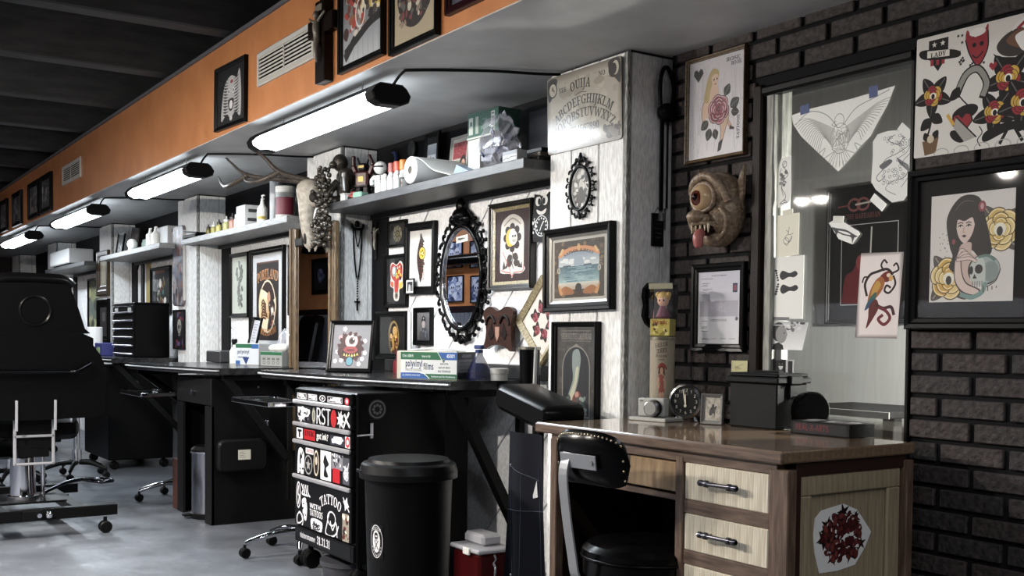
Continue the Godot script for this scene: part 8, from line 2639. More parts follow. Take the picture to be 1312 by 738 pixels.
	for i in 3:
		t = thing("white_bottle", ["white pump bottle just right of the square white carton", "tall white cylinder bottle on the second shelf behind the labelled tub", "short white bottle with a yellow label in front of the tall white cylinder"][i], "bottle", V([-6.93, -6.86, -6.76][i], y, [0.2, 0.13, 0.26][i]))
		if i == 1:
			part(t, "body", B.new().lathe([Vector2(0, 0), Vector2(0.04, 0), Vector2(0.04, 0.318), Vector2(0.036, 0.324), Vector2(0, 0.324)], Vector3.ZERO, 20), hexmat("b8b8b8", 0.4))
		else:
			part(t, "body", B.new().lathe([Vector2(0, 0), Vector2(0.032, 0), Vector2(0.033, 0.09), Vector2(0.014, 0.12), Vector2(0.012, 0.14), Vector2(0, 0.14)], Vector3.ZERO, 16), WHITE)
			part(t, "pump", B.new().cyl(V(0, 0.14, 0), V(0, 0.17, 0), 0.006, -1.0, 8).box(V(0.012, 0.172, 0), V(0.04, 0.012, 0.014), 0.003), WHITE)
			if i == 2:
				part(t, "label", label_band(0.0335, 0.02, 0.04, 0.6), hexmat("a8923c", 0.5))
	t = thing("labelled_tub", "large white tub with a dark red label by the antlers on the second shelf", "tub", V(-6.52, y, 0.2))
	part(t, "body", B.new().lathe([Vector2(0, 0), Vector2(0.058, 0), Vector2(0.06, 0.005), Vector2(0.06, 0.17), Vector2(0, 0.17)], Vector3.ZERO, 24), hexmat("b8b8b6", 0.4))
	part(t, "lid", B.new().lathe([Vector2(0.062, 0.17), Vector2(0.063, 0.205), Vector2(0.058, 0.21), Vector2(0, 0.21)], Vector3.ZERO, 24), WHITE)
	part(t, "label", label_band(0.0606, 0.03, 0.14, 0.9), hexmat("6c2434", 0.5))
	# on the pilaster with the long board
	c = Cv.new(110, 2.2, "4c4648", 148)
	c.blots(["6c6468", "3a3638", "7c5c58", "5c6474", "8a8488"], 0, 0, 1, 2.2, 130, 0.12)
	t = thing("deck_board", "long narrow mottled board hung upright on the third pilaster", "board", V(-8.645, 1.648, PILZ + 0.001))
	part(t, "board", B.new().prism(rrect(0.27, 0.63, 0.04), 0.0, 0.024, 0.004, Rect2(-0.135, -0.315, 0.27, 0.63)), print_mat(c.tex(), 0.35))
	part(t, "pale_edge", B.new().box(V(0.137, 0, 0.012), V(0.006, 0.55, 0.02), 0.002), hexmat("b0aeaa", 0.5))
	c = Cv.new(110, 1.05, "141216", 149)
	c.skull(0.5, 0.42, 0.2, "8c8880", "141216")
	c.blots(["6c2c3c", "5c4870", "8c3c50"], 0.1, 0.05, 0.8, 0.2, 8, 0.07)
	c.blots(["6c2c3c", "5c4870"], 0.1, 0.8, 0.8, 0.2, 8, 0.07)
	pic("skull_picture", "small unframed black picture of a skull and flowers below the long mottled board", "picture", V(-8.66, 1.145, PILZ + 0.001), 0.29, 0.315, 0.008, BLACK, c.tex(), {"fd": 0.018, "glass": false})


func deer_skull() -> void:
	var bone := noisy("old bone", Color(0.52, 0.48, 0.43), Color(0.74, 0.71, 0.66), 0.45, V(4, 4, 4), 0.03, 151, 0.5, 0.1)
	var t := thing("deer_skull", "bleached deer skull with branching antlers hung over the gilt mirror", "skull", V(-5.75, 1.9, 0.30), 0.15)
	var b := B.new()
	b.tube(curve([V(0, 0.06, 0.04), V(0, 0.0, 0.07), V(0, -0.1, 0.09), V(0, -0.22, 0.08), V(0, -0.3, 0.06)], 4), [0.045, 0.062, 0.074, 0.08, 0.078, 0.068, 0.056, 0.048, 0.043, 0.04, 0.037, 0.035, 0.034, 0.034, 0.034, 0.032, 0.022], 16)
	b.ball(V(0.05, -0.03, 0.06), V(0.04, 0.05, 0.05), 14, 10).ball(V(-0.05, -0.03, 0.06), V(0.04, 0.05, 0.05), 14, 10)
	part(t, "skull", b, bone)
	for s in [-1.0, 1.0]:
		part(t, "eye_socket", B.new().ball(V(s * 0.074, -0.025, 0.09), V(0.026, 0.03, 0.024), 12, 8), hexmat("1c1713", 0.8))
		part(t, "nasal_opening", B.new().ball(V(s * 0.013, -0.25, 0.106), V(0.009, 0.034, 0.01), 10, 6), hexmat("241e19", 0.8))
		part(t, "jaw_bone", B.new().tube(curve([V(s * 0.05, -0.12, 0.05), V(s * 0.048, -0.22, 0.05), V(s * 0.03, -0.32, 0.05)], 4), [0.012, 0.014, 0.015, 0.015, 0.014, 0.013, 0.011, 0.009, 0.004], 8), bone)
	var horn := noisy("antler", Color(0.16, 0.13, 0.11), Color(0.36, 0.32, 0.28), 0.45, V(10, 10, 10), 0.03, 152)
	for a in [[[0.03, 0.07, 0.05], [-0.16, 0.09, 0.12], [-0.46, 0.14, 0.2], [-0.68, 0.24, 0.2], [-0.93, 0.375, 0.17]], [[-0.46, 0.14, 0.2], [-0.62, 0.09, 0.24], [-0.74, 0.11, 0.22], [-0.83, 0.17, 0.2]], [[-0.02, 0.08, 0.06], [-0.1, 0.12, 0.2], [-0.18, 0.21, 0.26], [-0.36, 0.285, 0.26]], [[-0.1, 0.12, 0.2], [-0.2, 0.07, 0.28], [-0.33, 0.085, 0.28], [-0.36, 0.11, 0.28]]]:
		var p := []
		for q in a:
			p.append(V(q[0], q[1], q[2]))
		var path := curve(p, 5)
		var rad := []
		for i in path.size():
			rad.append(lerpf(0.017, 0.004, pow(float(i) / (path.size() - 1), 1.3)))
		part(t, "antler", B.new().tube(path, rad, 9), horn)
	# the dark cast figure beside it
	var g := thing("bronze_gargoyle", "dark shiny bronze gargoyle figure perched beside the deer skull", "figurine", V(-5.58, 1.833, 0.20), 0.3)
	var br := noisy("dark bronze", Color(0.10, 0.09, 0.08), Color(0.50, 0.47, 0.43), 0.25, V(22, 22, 22), 0.04, 153, 0.5, 0.6)
	br.metallic = 0.7
	part(g, "body", B.new().ball(V(0, 0.08, 0), V(0.075, 0.09, 0.07), 16, 12).ball(V(0.0, 0.15, 0.02), V(0.06, 0.06, 0.055), 14, 10).ball(V(-0.05, 0.02, 0.05), V(0.035, 0.035, 0.05), 12, 8).ball(V(0.05, 0.02, 0.05), V(0.035, 0.035, 0.05), 12, 8), br)
	part(g, "head", B.new().ball(V(-0.03, 0.235, 0.04), V(0.045, 0.05, 0.045), 14, 10).ball(V(-0.04, 0.22, 0.08), V(0.026, 0.022, 0.026), 10, 8), br)
	for s in [-1.0, 1.0]:
		part(g, "wing", B.new().at(V(s * 0.05, 0.14, -0.03), s * 0.6).prism(pv([0, -0.1, s * 0.09, -0.08, s * 0.1, 0.03, s * 0.05, 0.09, 0, 0.06]), -0.008, 0.008, 0.004), br)
		part(g, "foreleg", B.new().tube(curve([V(s * 0.05, 0.13, 0.04), V(s * 0.065, 0.07, 0.085), V(s * 0.05, 0.006, 0.09)], 3), [0.024, 0.024, 0.022, 0.02, 0.02, 0.022, 0.024], 10), br)
	part(g, "plinth", B.new().box(V(0, -0.008, 0.03), V(0.17, 0.015, 0.2), 0.004), BLACK)
	var gb := B.new()
	var rg := RandomNumberGenerator.new()
	rg.seed = 21
	for i in 150:
		var u := rg.randf()
		gb.ball(V(rg.randf_range(-0.09, 0.09) * (1.0 - 0.3 * u), -0.42 * u, rg.randf_range(-0.03, 0.03)), Vector3.ONE * rg.randf_range(0.008, 0.018), 8, 6)
	solo("bead_garland", "hanging cluster of dark shiny beads beside the deer skull", "garland", gb, br, V(-5.56, 2.02, 0.375))
	solo("dark_jar", "dark glass goblet at the left end of the near shelf, beside the bronze gargoyle", "jar", B.new().lathe([Vector2(0, 0), Vector2(0.028, 0), Vector2(0.028, 0.008), Vector2(0.014, 0.03), Vector2(0.026, 0.06), Vector2(0.024, 0.15), Vector2(0.03, 0.17), Vector2(0.027, 0.17), Vector2(0.02, 0.06), Vector2(0, 0.05)], Vector3.ZERO, 18), hexmat("2a2420", 0.15), V(-5.445, 1.8325, 0.29))


func far_things() -> void:
	# third shelf
	var y := 1.8325
	var bk := mat(Color(0.03, 0.03, 0.032), 0.3)
	var c := Cv.new(90, 1.3, "16161a", 161)
	c.blots(["8c8c94", "4c4c54", "b0b0b8"], 0.2, 0.3, 0.6, 0.8, 18, 0.1)
	pic("leaning_frame", "black framed dark picture leaning at the left end of the third shelf", "picture frame", V(-10.6, y + 0.11, 0.2), 0.24, 0.23, 0.02, bk, c.tex(), {"fd": 0.018, "rz": -0.1, "rx": -0.12})
	c = Cv.new(90, 1.0, "4c4644", 162)
	c.blots(["5c5450", "3c3836"], 0, 0, 1, 1, 30, 0.15)
	pic("leaning_frame", "brown unlabelled panel leaning behind the black frame on the third shelf", "picture frame", V(-10.38, y + 0.13, 0.13), 0.26, 0.26, 0.012, hexmat("2c2624", 0.5), c.tex(), {"fd": 0.014, "rz": -0.12, "rx": -0.12, "glass": false})
	solo("white_skull_ornament", "small white skull ornament on the third shelf", "ornament", B.new().ball(V(0, 0.06, 0), V(0.045, 0.05, 0.045), 14, 10).box(V(0, 0.016, 0.012), V(0.05, 0.032, 0.04), 0.008), WHITE, V(-9.81, y, 0.3))
	solo("green_book", "green topped white box lying on the third shelf", "box", B.new().box(V(0, 0.04, 0), V(0.36, 0.08, 0.14), 0.003).box(V(0, 0.09, 0), V(0.3, 0.02, 0.14), 0.003), hexmat("7c8c84", 0.5), V(-9.6, y, 0.16))
	for i in 2:
		var t := thing("pump_bottle", ["white pump bottle on the third shelf, left of two", "white pump bottle on the third shelf, touching the white carton"][i], "bottle", V(-9.24 + i * 0.16, y, 0.3))
		part(t, "body", B.new().lathe([Vector2(0, 0), Vector2(0.034, 0), Vector2(0.034, 0.1), Vector2(0.014, 0.12), Vector2(0.012, 0.14), Vector2(0, 0.14)], Vector3.ZERO, 14), WHITE)
		part(t, "pump", B.new().box(V(0.01, 0.15, 0), V(0.05, 0.014, 0.016), 0.003).cyl(V(0, 0.14, 0), V(0, 0.15, 0), 0.006, -1.0, 8), WHITE)
	var t := thing("white_carton", "white carton with dark marks at the right end of the third shelf", "box", V(-8.98, y, 0.2))
	part(t, "carton", B.new().box(V(0, 0.075, 0), V(0.3, 0.15, 0.15), 0.003), hexmat("b4b4b4", 0.5))
	part(t, "mark", B.new().box(V(0.151, 0.11, 0), V(0.001, 0.025, 0.08)).box(V(0.151, 0.05, 0), V(0.001, 0.02, 0.06)), hexmat("3a3a3c", 0.5))
	# wall of the third bay
	c = Cv.new(150, 0.62, "0e0d0e", 163)
	c.blots(["8c8a88", "3c6a60", "c0b8b0", "6c5a34", "5a2420"], 0.3, 0.1, 0.45, 0.5, 26, 0.06)
	c.E("c8c0b8", 0.46, 0.2, 0.07)
	c.R("a87840", 0.14, 0.55, 0.1, 0.05)
	c.R("6c4028", 0.1, 0.0, 0.6, 0.05)
	pic("framed_figure_print", "black framed dark print of a pale figure over the tool chest", "picture", V(-9.86, 1.5, 0.03), 0.62, 0.42, 0.03, bk, c.tex(), {"fd": 0.024})
	solo("yellow_strip", "upright pale yellow strip on the boards left of the dark print", "board", B.new().box(Vector3.ZERO, V(0.13, 0.46, 0.012), 0.002), hexmat("8c7c48", 0.6), V(-10.27, 1.55, 0.036))
	solo("black_strip", "narrow upright black strip on the boards of the third bay", "board", B.new().box(Vector3.ZERO, V(0.09, 0.84, 0.014), 0.002), BLACK, V(-10.47, 1.36, 0.036))
	# on the fourth pilaster
	var gilt := noisy("old gilt", Color(0.42, 0.38, 0.28), Color(0.68, 0.63, 0.5), 0.35, V(9, 9, 9), 0.03, 97)
	c = Cv.new(80, 1.0, "b8b09c", 164)
	c.R("d0c8b0", 0.3, 0.1, 0.4, 0.8)
	pic("gilt_picture", "gilt framed pale picture on the fourth pilaster, above the dark panel", "picture", V(-11.15, 1.70, PILZ + 0.001), 0.46, 0.44, 0.1, noisy("dim gilt", Color(0.12, 0.09, 0.05), Color(0.34, 0.26, 0.15), 0.35, V(9, 9, 9), 0.03, 165), c.tex(), {"fd": 0.03})
	c = Cv.new(80, 1.0, "3c3a3a", 166)
	c.R("6c6a6a", 0.3, 0.2, 0.4, 0.3)
	pic("framed_grey_print", "dark framed panel on the fourth pilaster under the gilt picture", "picture", V(-11.15, 1.23, PILZ + 0.001), 0.46, 0.44, 0.08, bk, c.tex(), {"fd": 0.03})
	c = Cv.new(80, 1.3, "6c746c", 167)
	c.blots(["8c8c68", "a8a884", "4c5048", "788078"], 0, 0, 1, 1.3, 40, 0.14)
	pic("tall_print", "large mottled green print in the far bay beyond the gilt picture", "picture", V(-12.2, 1.35, 0.03), 1.0, 0.72, 0.03, bk, c.tex(), {"fd": 0.024})
	# paper roll and box on the third worktop, white unit over the far bay
	y = 0.917
	t = thing("paper_towel_roll", "white paper towel roll standing on the third worktop", "roll", V(-10.35, y, 0.5))
	part(t, "paper", B.new().lathe([Vector2(0.02, 0), Vector2(0.068, 0), Vector2(0.07, 0.004), Vector2(0.07, 0.246), Vector2(0.066, 0.25), Vector2(0.02, 0.25), Vector2(0.02, 0)], Vector3.ZERO, 24), noisy("paper towel", Color(0.78, 0.78, 0.78), Color(0.88, 0.88, 0.88), 0.8, V(20, 20, 20), 0.05, 128))
	part(t, "core", B.new().lathe([Vector2(0, 0.24), Vector2(0.02, 0.24)], Vector3.ZERO, 12), hexmat("4a443c", 0.8))
	t = thing("wipes_tub", "blue box with a pale green disc beside the paper roll on the third worktop", "box", V(-9.9, y, 0.52))
	part(t, "carton", B.new().box(V(0, 0.055, 0), V(0.26, 0.11, 0.1), 0.003), hexmat("30346c", 0.45))
	part(t, "disc", B.new().at(V(0, 0.04, 0.0505)).prism(ellipse(0, 0, 0.07, 0.034, 18), 0, 0.001), hexmat("8c9c6c", 0.5))
	t = thing("wall_heater", "white boxy unit hung under the soffit of the far bay", "unit", V(-12.8, 1.94, 0.2))
	part(t, "body", B.new().box(V(0, 0, 0), V(1.0, 0.16, 0.26), 0.01), hexmat("b8b8b8", 0.4))
	part(t, "grille", B.new().box(V(0, -0.085, 0), V(0.9, 0.012, 0.2), 0.003), hexmat("3a3a3c", 0.5))
	t = thing("hanging_can_lamp", "grey cylinder hanging by a rod at the far end of the room", "lamp", V(-13.2, 1.62, 0.9))
	part(t, "can", B.new().cyl(V(0, 0, 0), V(0, 0.14, 0), 0.06, -1.0, 16), hexmat("8a8a8c", 0.4))
	part(t, "rod", B.new().cyl(V(0, 0.14, 0), V(0, 0.555, 0), 0.014, -1.0, 8).cyl(V(0, -0.12, 0), V(0, 0, 0), 0.025, -1.0, 8), hexmat("6a6a6c", 0.4))
	solo("dark_red_curtain", "dark red curtain at the far end of the room", "curtain", B.new().box(V(0, 1.0, 0), V(0.06, 2.0, 1.2), 0.02), noisy("dark red cloth", Color(0.05, 0.015, 0.015), Color(0.12, 0.03, 0.03), 0.8, V(2, 0.3, 14), 0.03, 168), V(-16.6, 0.0, 1.0))


func far_cabinets() -> void:
	var m := mat(Color(0.022, 0.022, 0.025), 0.3)
	var pull := mat(Color(0.66, 0.66, 0.68), 0.3, 1.0)
	# tool chest on the third worktop
	var t := thing("tool_chest", "black tool chest with silver drawer pulls on the third worktop", "tool chest", V(-9.3, 0.917, 0.36))
	part(t, "body", B.new().box(V(0, 0.215, 0), V(0.68, 0.43, 0.28), 0.006), m)
	part(t, "lid", B.new().box(V(0, 0.435, 0), V(0.69, 0.02, 0.29), 0.006), m)
	for i in 6:
		var dr := part(t, "drawer", B.new().box(Vector3.ZERO, V(0.64, 0.058, 0.016), 0.003), mat(Color(0.06, 0.06, 0.065), 0.35), V(0, 0.39 - i * 0.068, 0.142))
		part(dr, "pull", B.new().box(V(0, -0.024, 0.012), V(0.64, 0.012, 0.014), 0.003), pull)
	for s in [-0.2, 0.22]:
		part(t, "label", B.new().box(V(s, 0.39, 0.151), V(0.1, 0.03, 0.002)), hexmat("a0a0a0", 0.5))
	# black cabinets below and beyond
	t = thing("rolling_cabinet", "tall black rolling cabinet under the third worktop", "cabinet", V(-9.5, 0, 0.42))
	part(t, "body", B.new().box(V(0, 0.46, 0), V(0.86, 0.76, 0.52), 0.008), mat(Color(0.018, 0.018, 0.02), 0.4))
	part(t, "round_lock", B.new().cyl(V(0.43, 0.7, 0.05), V(0.434, 0.7, 0.05), 0.03, -1.0, 16), hexmat("6a6a6c", 0.4))
	for x in [-0.36, 0.36]:
		for z in [-0.2, 0.2]:
			part(t, "caster", caster(0.035), BLACK, V(x, 0, z))
	t = thing("tool_cabinet", "black rolling tool cabinet with silver pulls behind the black tattoo chair", "tool cabinet", V(-11.0, 0, 0.95))
	part(t, "body", B.new().box(V(0, 0.42, 0), V(0.7, 0.64, 0.44), 0.008), mat(Color(0.05, 0.05, 0.055), 0.35))
	for i in 4:
		var dr := part(t, "drawer", B.new().box(Vector3.ZERO, V(0.66, 0.13, 0.016), 0.003), mat(Color(0.07, 0.07, 0.075), 0.35), V(0, 0.66 - i * 0.15, 0.224))
		part(dr, "pull", B.new().box(V(0, 0.05, 0.012), V(0.66, 0.016, 0.016), 0.003), pull)
		part(dr, "label", B.new().box(V(-0.2, -0.01, 0.009), V(0.08, 0.05, 0.002)), hexmat("a0a0a0", 0.5))
	for x in [-0.3, 0.3]:
		for z in [-0.16, 0.16]:
			part(t, "caster", caster(0.035), BLACK, V(x, 0, z))
	# cable and skirting between pedestal and near cabinet
	var cp := []
	for i in 26:
		var a := i * 0.5
		cp.append(V(-5.75 + cos(a) * 0.09, 0.6 + sin(a) * 0.07, 0.09 + 0.004 * i))
	cp.append_array([V(-5.9, 0.45, 0.1), V(-6.0, 0.3, 0.1), V(-6.05, 0.1, 0.1)])
	solo("cable_coil", "black cable coiled against the boards between the pedestal and the stickered cabinet", "cable", B.new().tube(curve(cp, 3), 0.008, 6), BLACK)
	solo("floor_box", "low black box on the floor by the wall behind the instrument stand", "box", B.new().box(V(0, 0.11, 0), V(0.5, 0.22, 0.2), 0.008), mat(Color(0.02, 0.02, 0.022), 0.4), V(-5.72, 0, 0.16))
	solo("red_bottle", "small red bottle on the floor beside the steel pedal bin", "bottle", B.new().lathe([Vector2(0, 0), Vector2(0.03, 0), Vector2(0.03, 0.06), Vector2(0.012, 0.085), Vector2(0.012, 0.1), Vector2(0, 0.1)], Vector3.ZERO, 14), hexmat("5c1814", 0.4), V(-6.64, 0, 0.72))


# ------------------------------------------------------------------ on the orange bulkhead and across the room

func fascia_things() -> void:
	var z := FZ + 0.001
	var bk := noisy("black wood frame", Color(0.016, 0.016, 0.018), Color(0.04, 0.04, 0.043), 0.35, V(10, 10, 10), 0.03, 83)
	var c := Cv.new(230, 0.66, "101012", 181)
	c.P("b8b8b8", [0.14, 0.6, 0.2, 0.3, 0.3, 0.16, 0.5, 0.1, 0.7, 0.14, 0.8, 0.06, 0.86, 0.3, 0.84, 0.6, 0.66, 0.54, 0.5, 0.6, 0.34, 0.54], true)
	for i in 26:
		var s := 1.0 if i % 2 else -1.0
		c.P("17171a", [0.5 + s * 0.08, 0.14 + i * 0.017, 0.5 + s * 0.3, 0.1 + i * 0.018, 0.5 + s * 0.22, 0.13 + i * 0.018], false)
	c.E("e0e0e0", 0.42, 0.28, 0.05, 0.03)
	c.E("e0e0e0", 0.58, 0.28, 0.05, 0.03)
	c.E("101012", 0.42, 0.28, 0.02)
	c.E("101012", 0.58, 0.28, 0.02)
	c.P("2a2426", [0.4, 0.38, 0.6, 0.38, 0.56, 0.5, 0.44, 0.5], true)
	c.E("e4e4e4", 0.5, 0.44, 0.06, 0.05)
	c.E("8c3030", 0.52, 0.17, 0.05, 0.02)
	c.E("d0d0d0", 0.5, 0.6, 0.05, 0.03)
	pic("framed_tiger", "black framed white-on-black tiger head on the orange bulkhead, left of the vent", "picture", V(-5.594, 2.362, z), 0.47, 0.335, 0.024, bk, c.tex(), {"fd": 0.022, "rz": -0.03})
	vent("air_vent", "white louvred air vent between the tiger picture and the crucifix", V(-4.86, 2.412, z), 0.70, 0.165, 7)
	vent("air_vent", "small white louvred air vent farther along the orange bulkhead", V(-9.492, 2.435, z), 0.69, 0.16, 7)
	var t := thing("crucifix", "dark wooden crucifix with a pale figure on the orange bulkhead", "crucifix", V(-4.37, 2.375, z))
	var dw := noisy("dark crucifix wood", Color(0.035, 0.018, 0.013), Color(0.09, 0.045, 0.03), 0.35, V(14, 3, 14), 0.03, 182)
	part(t, "upright", B.new().box(V(0, -0.01, 0.022), V(0.095, 0.35, 0.044), 0.004), dw)
	part(t, "cross_arm", B.new().box(V(0, 0.06, 0.022), V(0.26, 0.075, 0.042), 0.004), dw)
	part(t, "title_plate", B.new().box(V(0, 0.13, 0.048), V(0.07, 0.03, 0.006), 0.002), hexmat("6c6458", 0.4))
	crucified(t, 0.17, hexmat("6a6258", 0.35), V(0, 0.02, 0.055))
	var frames := [["framed_guns", "black framed bright picture right of the crucifix on the orange bulkhead", -4.03, 0.41, 0.34, 2.37], ["framed_crowd", "black framed picture of a crowded emblem, next to the one by the crucifix", -3.585, 0.37, 0.40, 2.38], ["framed_red_edge", "dark red framed picture cut by the top edge, rightmost on the bulkhead", -3.16, 0.36, 0.36, 2.41]]
	for i in 3:
		var f: Array = frames[i]
		var asp: float = (f[4] - 0.05) / (f[3] - 0.05)
		c = Cv.new(230, asp, ["6c7278", "a89c84", "9a9a94"][i], 183 + i)
		if i == 0:
			c.vgrad("5c6064", "b4b8bc", 0.0, asp)
			for k in 8:
				c.L("8a9096", 0.012, [k * 0.13, asp * 0.4, k * 0.13 + 0.02, asp])
			c.blots(["6c3a2c", "a84038", "3c2420", "d0c8c0", "8c5a40"], 0.05, 0.0, 0.5, asp * 0.62, 44, 0.06)
			c.blots(["c8a840", "2a2424", "e0d8c0", "4c4440"], 0.5, 0.0, 0.45, asp * 0.45, 34, 0.06)
			c.O("d8d4d0", 0.025, 0.46, asp * 0.34, 0.12, 0.16)
			c.L("1c1a1c", 0.1, [0.08, asp * 0.82, 0.4, asp * 0.68, 0.7, asp * 0.55, 0.96, asp * 0.5])
			c.L("1c1a1c", 0.12, [0.08, asp * 0.88, 0.3, asp * 0.7], false, false)
		elif i == 1:
			c.E("2a2422", 0.5, asp * 0.45, 0.44, asp * 0.42)
			c.blots(["7c3c40", "c8c0b0", "4a4440", "8c7c6c", "241e1e", "5c5c58"], 0.12, 0.05, 0.76, asp * 0.75, 120, 0.05)
			c.skull(0.3, asp * 0.16, 0.09)
			c.skull(0.7, asp * 0.16, 0.09)
		else:
			c.blots(["2a2a3c", "3c3c4c", "c8c8c4"], 0, asp * 0.4, 1, asp * 0.6, 14, 0.14)
		pic(f[0], f[1], "picture", V(f[2], f[5], z), f[3], f[4], 0.03, bk if i < 2 else hexmat("240c10", 0.3), c.tex(), {"fd": 0.024})
	for i in 4:
		c = Cv.new(90, 0.8, ["4a4a4c", "5c5c5c", "545456", "6a6a6a"][i], 190 + i)
		c.blots(["7c7c7c", "2c2c2e", "a0a0a0", "4c4240"], 0.05, 0.05, 0.9, 0.7, 26, 0.1)
		pic("framed_grey_picture", ["dark framed grey picture on the bulkhead, nearest of the far four", "dark framed grey picture on the bulkhead, second of the far four", "dark framed grey picture on the bulkhead, third of the far four", "dark framed grey picture on the bulkhead, farthest by the picture edge"][i], "picture", V([-10.52, -11.1, -12.0, -12.85][i], 2.365, z), 0.5, 0.34, 0.045, bk, c.tex(), {"fd": 0.03, "group": "far pictures on the bulkhead"})


func vent(n: String, label: String, p: Vector3, w: float, h: float, k: int) -> void:
	var t := thing(n, label, "vent", p)
	var wm := hexmat("b4b2ac", 0.4)
	part(t, "frame", B.new().moulding(w, h, [Vector2(0, 0), Vector2(0, 0.008), Vector2(0.006, 0.012), Vector2(0.026, 0.01), Vector2(0.026, 0.001)]), wm)
	part(t, "backing", B.new().box(V(0, 0, 0.0005), V(w - 0.05, h - 0.05, 0.001)), hexmat("070707", 0.9))
	for i in k:
		part(t, "slat", B.new().at(V(0, -h / 2 + 0.03 + (h - 0.06) * i / (k - 1.0), 0.006), 0, 0.5).box(Vector3.ZERO, V(w - 0.05, 0.007, 0.006)), wm)
	part(t, "mullion", B.new().box(V(0, 0, 0.009), V(0.01, h - 0.05, 0.004)), wm)


func opposite_side() -> void:
	# what the mirrors show: the far side of the room
	var z := 4.0
	struct("trim", "dark rail along the orange wall across the room", B.new().box(V(-7.1, 1.44, z - 0.012), V(19.4, 0.08, 0.024), 0.003), hexmat("1c1216", 0.5))
	var cor := B.new()
	cor.flat()
	var x := -16.6
	while x < 2.4:
		cor.q(V(x, 0, z - 0.004), V(x + 0.05, 0, z - 0.03), V(x + 0.05, 1.4, z - 0.03), V(x, 1.4, z - 0.004), V(-0.4, 0, -1))
		cor.q(V(x + 0.05, 0, z - 0.03), V(x + 0.1, 0, z - 0.004), V(x + 0.1, 1.4, z - 0.004), V(x + 0.05, 1.4, z - 0.03), V(0.4, 0, -1))
		x += 0.1
	struct("trim", "corrugated metal wainscot under the rail across the room", cor, mat(Color(0.5, 0.52, 0.56), 0.4, 0.6))
	for i in 4:
		var c := Cv.new(150, 0.95, "a8b4d0", 200 + i)
		c.blots(["5c6c98", "d0d8e8", "2c3454", "8c9cc0"], 0.02, 0.02, 0.96, 0.9, 40, 0.13)
		c.skull(0.32, 0.36, 0.17, "c8d0e4", "2c3454")
		c.skull(0.68, 0.4, 0.16, "c8d0e4", "2c3454")
		pic("framed_skulls", ["pale blue skull picture across the room, lower left in the oval mirror", "pale blue skull picture across the room, lower right in the oval mirror", "pale blue skull picture across the room, upper left in the oval mirror", "pale blue skull picture across the room, upper right in the oval mirror"][i], "picture", V([-11.33, -10.78, -11.36, -10.8][i], [1.69, 1.67, 2.1, 2.08][i], z - 0.001), 0.38, 0.32, 0.014, BLACK, c.tex(), {"ry": PI, "group": "blue skull pictures across the room"})
	var c := Cv.new(120, 0.9, "1a1a20", 210)
	c.skull(0.5, 0.38, 0.2, "8c90b0", "1a1a20")
	c.blots(["5c6488"], 0.2, 0.2, 0.6, 0.5, 8, 0.08)
	pic("framed_dark_skull", "black framed dark skull picture across the room, seen in the gilt mirror", "picture", V(-14.2, 1.94, z - 0.001), 0.56, 0.5, 0.06, BLACK, c.tex(), {"ry": PI})
	var l := thing("dark_strip_lamp", "unlit black strip lamp hung across the room, seen in the oval mirror", "lamp", V(-11.1, 2.02, 3.9))
	part(l, "housing", B.new().cyl(V(-0.75, 0, 0), V(0.75, 0, 0), 0.065, -1.0, 16), mat(Color(0.03, 0.03, 0.033), 0.25))
	part(l, "bracket", B.new().box(V(-0.6, 0.02, 0.06), V(0.03, 0.03, 0.1)).box(V(0.6, 0.02, 0.06), V(0.03, 0.03, 0.1)), BLACK)
	var s := thing("black_lamp_shade", "black round lamp shade hung on a cord across the room, seen in the gilt mirror", "lamp", V(-14.0, 2.3, 3.8))
	part(s, "shade", B.new().lathe([Vector2(0.03, 0.1), Vector2(0.14, 0.04), Vector2(0.17, -0.06), Vector2(0.16, -0.06), Vector2(0.13, 0.03), Vector2(0.0, 0.08)], Vector3.ZERO, 24), BLACK)
	part(s, "cord", B.new().tube(curve([V(0, 0.1, 0), V(-0.1, 0.2, 0), V(-0.3, 0.24, 0.1), V(-0.6, 0.45, 0.2)], 5), 0.01, 6), BLACK)


# ------------------------------------------------------------------ the tattoo chair and the stools

func star_base(t: Node3D, r: float, m: Material, turn: float) -> void:
	for i in 5:
		var a := turn + TAU * i / 5
		var e := V(cos(a) * r, 0.075, sin(a) * r)
		part(t, "leg", B.new().tube(curve([V(0, 0.12, 0), e * V(0.5, 0, 0.5) + V(0, 0.115, 0), e], 4), [0.02, 0.02, 0.019, 0.018, 0.017, 0.016, 0.015, 0.014, 0.013], 8), m)
		part(t, "caster", caster(0.026), BLACK, e + V(0, -0.072, 0))


func stool(label: String, p: Vector3, h: float, r: float) -> void:
	var t := thing("stool", label, "stool", p)
	part(t, "seat", B.new().lathe([Vector2(0, h), Vector2(r * 0.7, h - 0.004), Vector2(r * 0.95, h - 0.02), Vector2(r, h - 0.045), Vector2(r * 0.95, h - 0.075), Vector2(r * 0.7, h - 0.09), Vector2(0, h - 0.09)], Vector3.ZERO, 28), mat(Color(0.1, 0.1, 0.105), 0.12))
	part(t, "column", B.new().cyl(V(0, 0.1, 0), V(0, h - 0.09, 0), 0.022, -1.0, 14).cyl(V(0, 0.1, 0), V(0, 0.22, 0), 0.034, -1.0, 14), CHROME)
	star_base(t, 0.24, mat(Color(0.03, 0.03, 0.033), 0.35), 0.4)


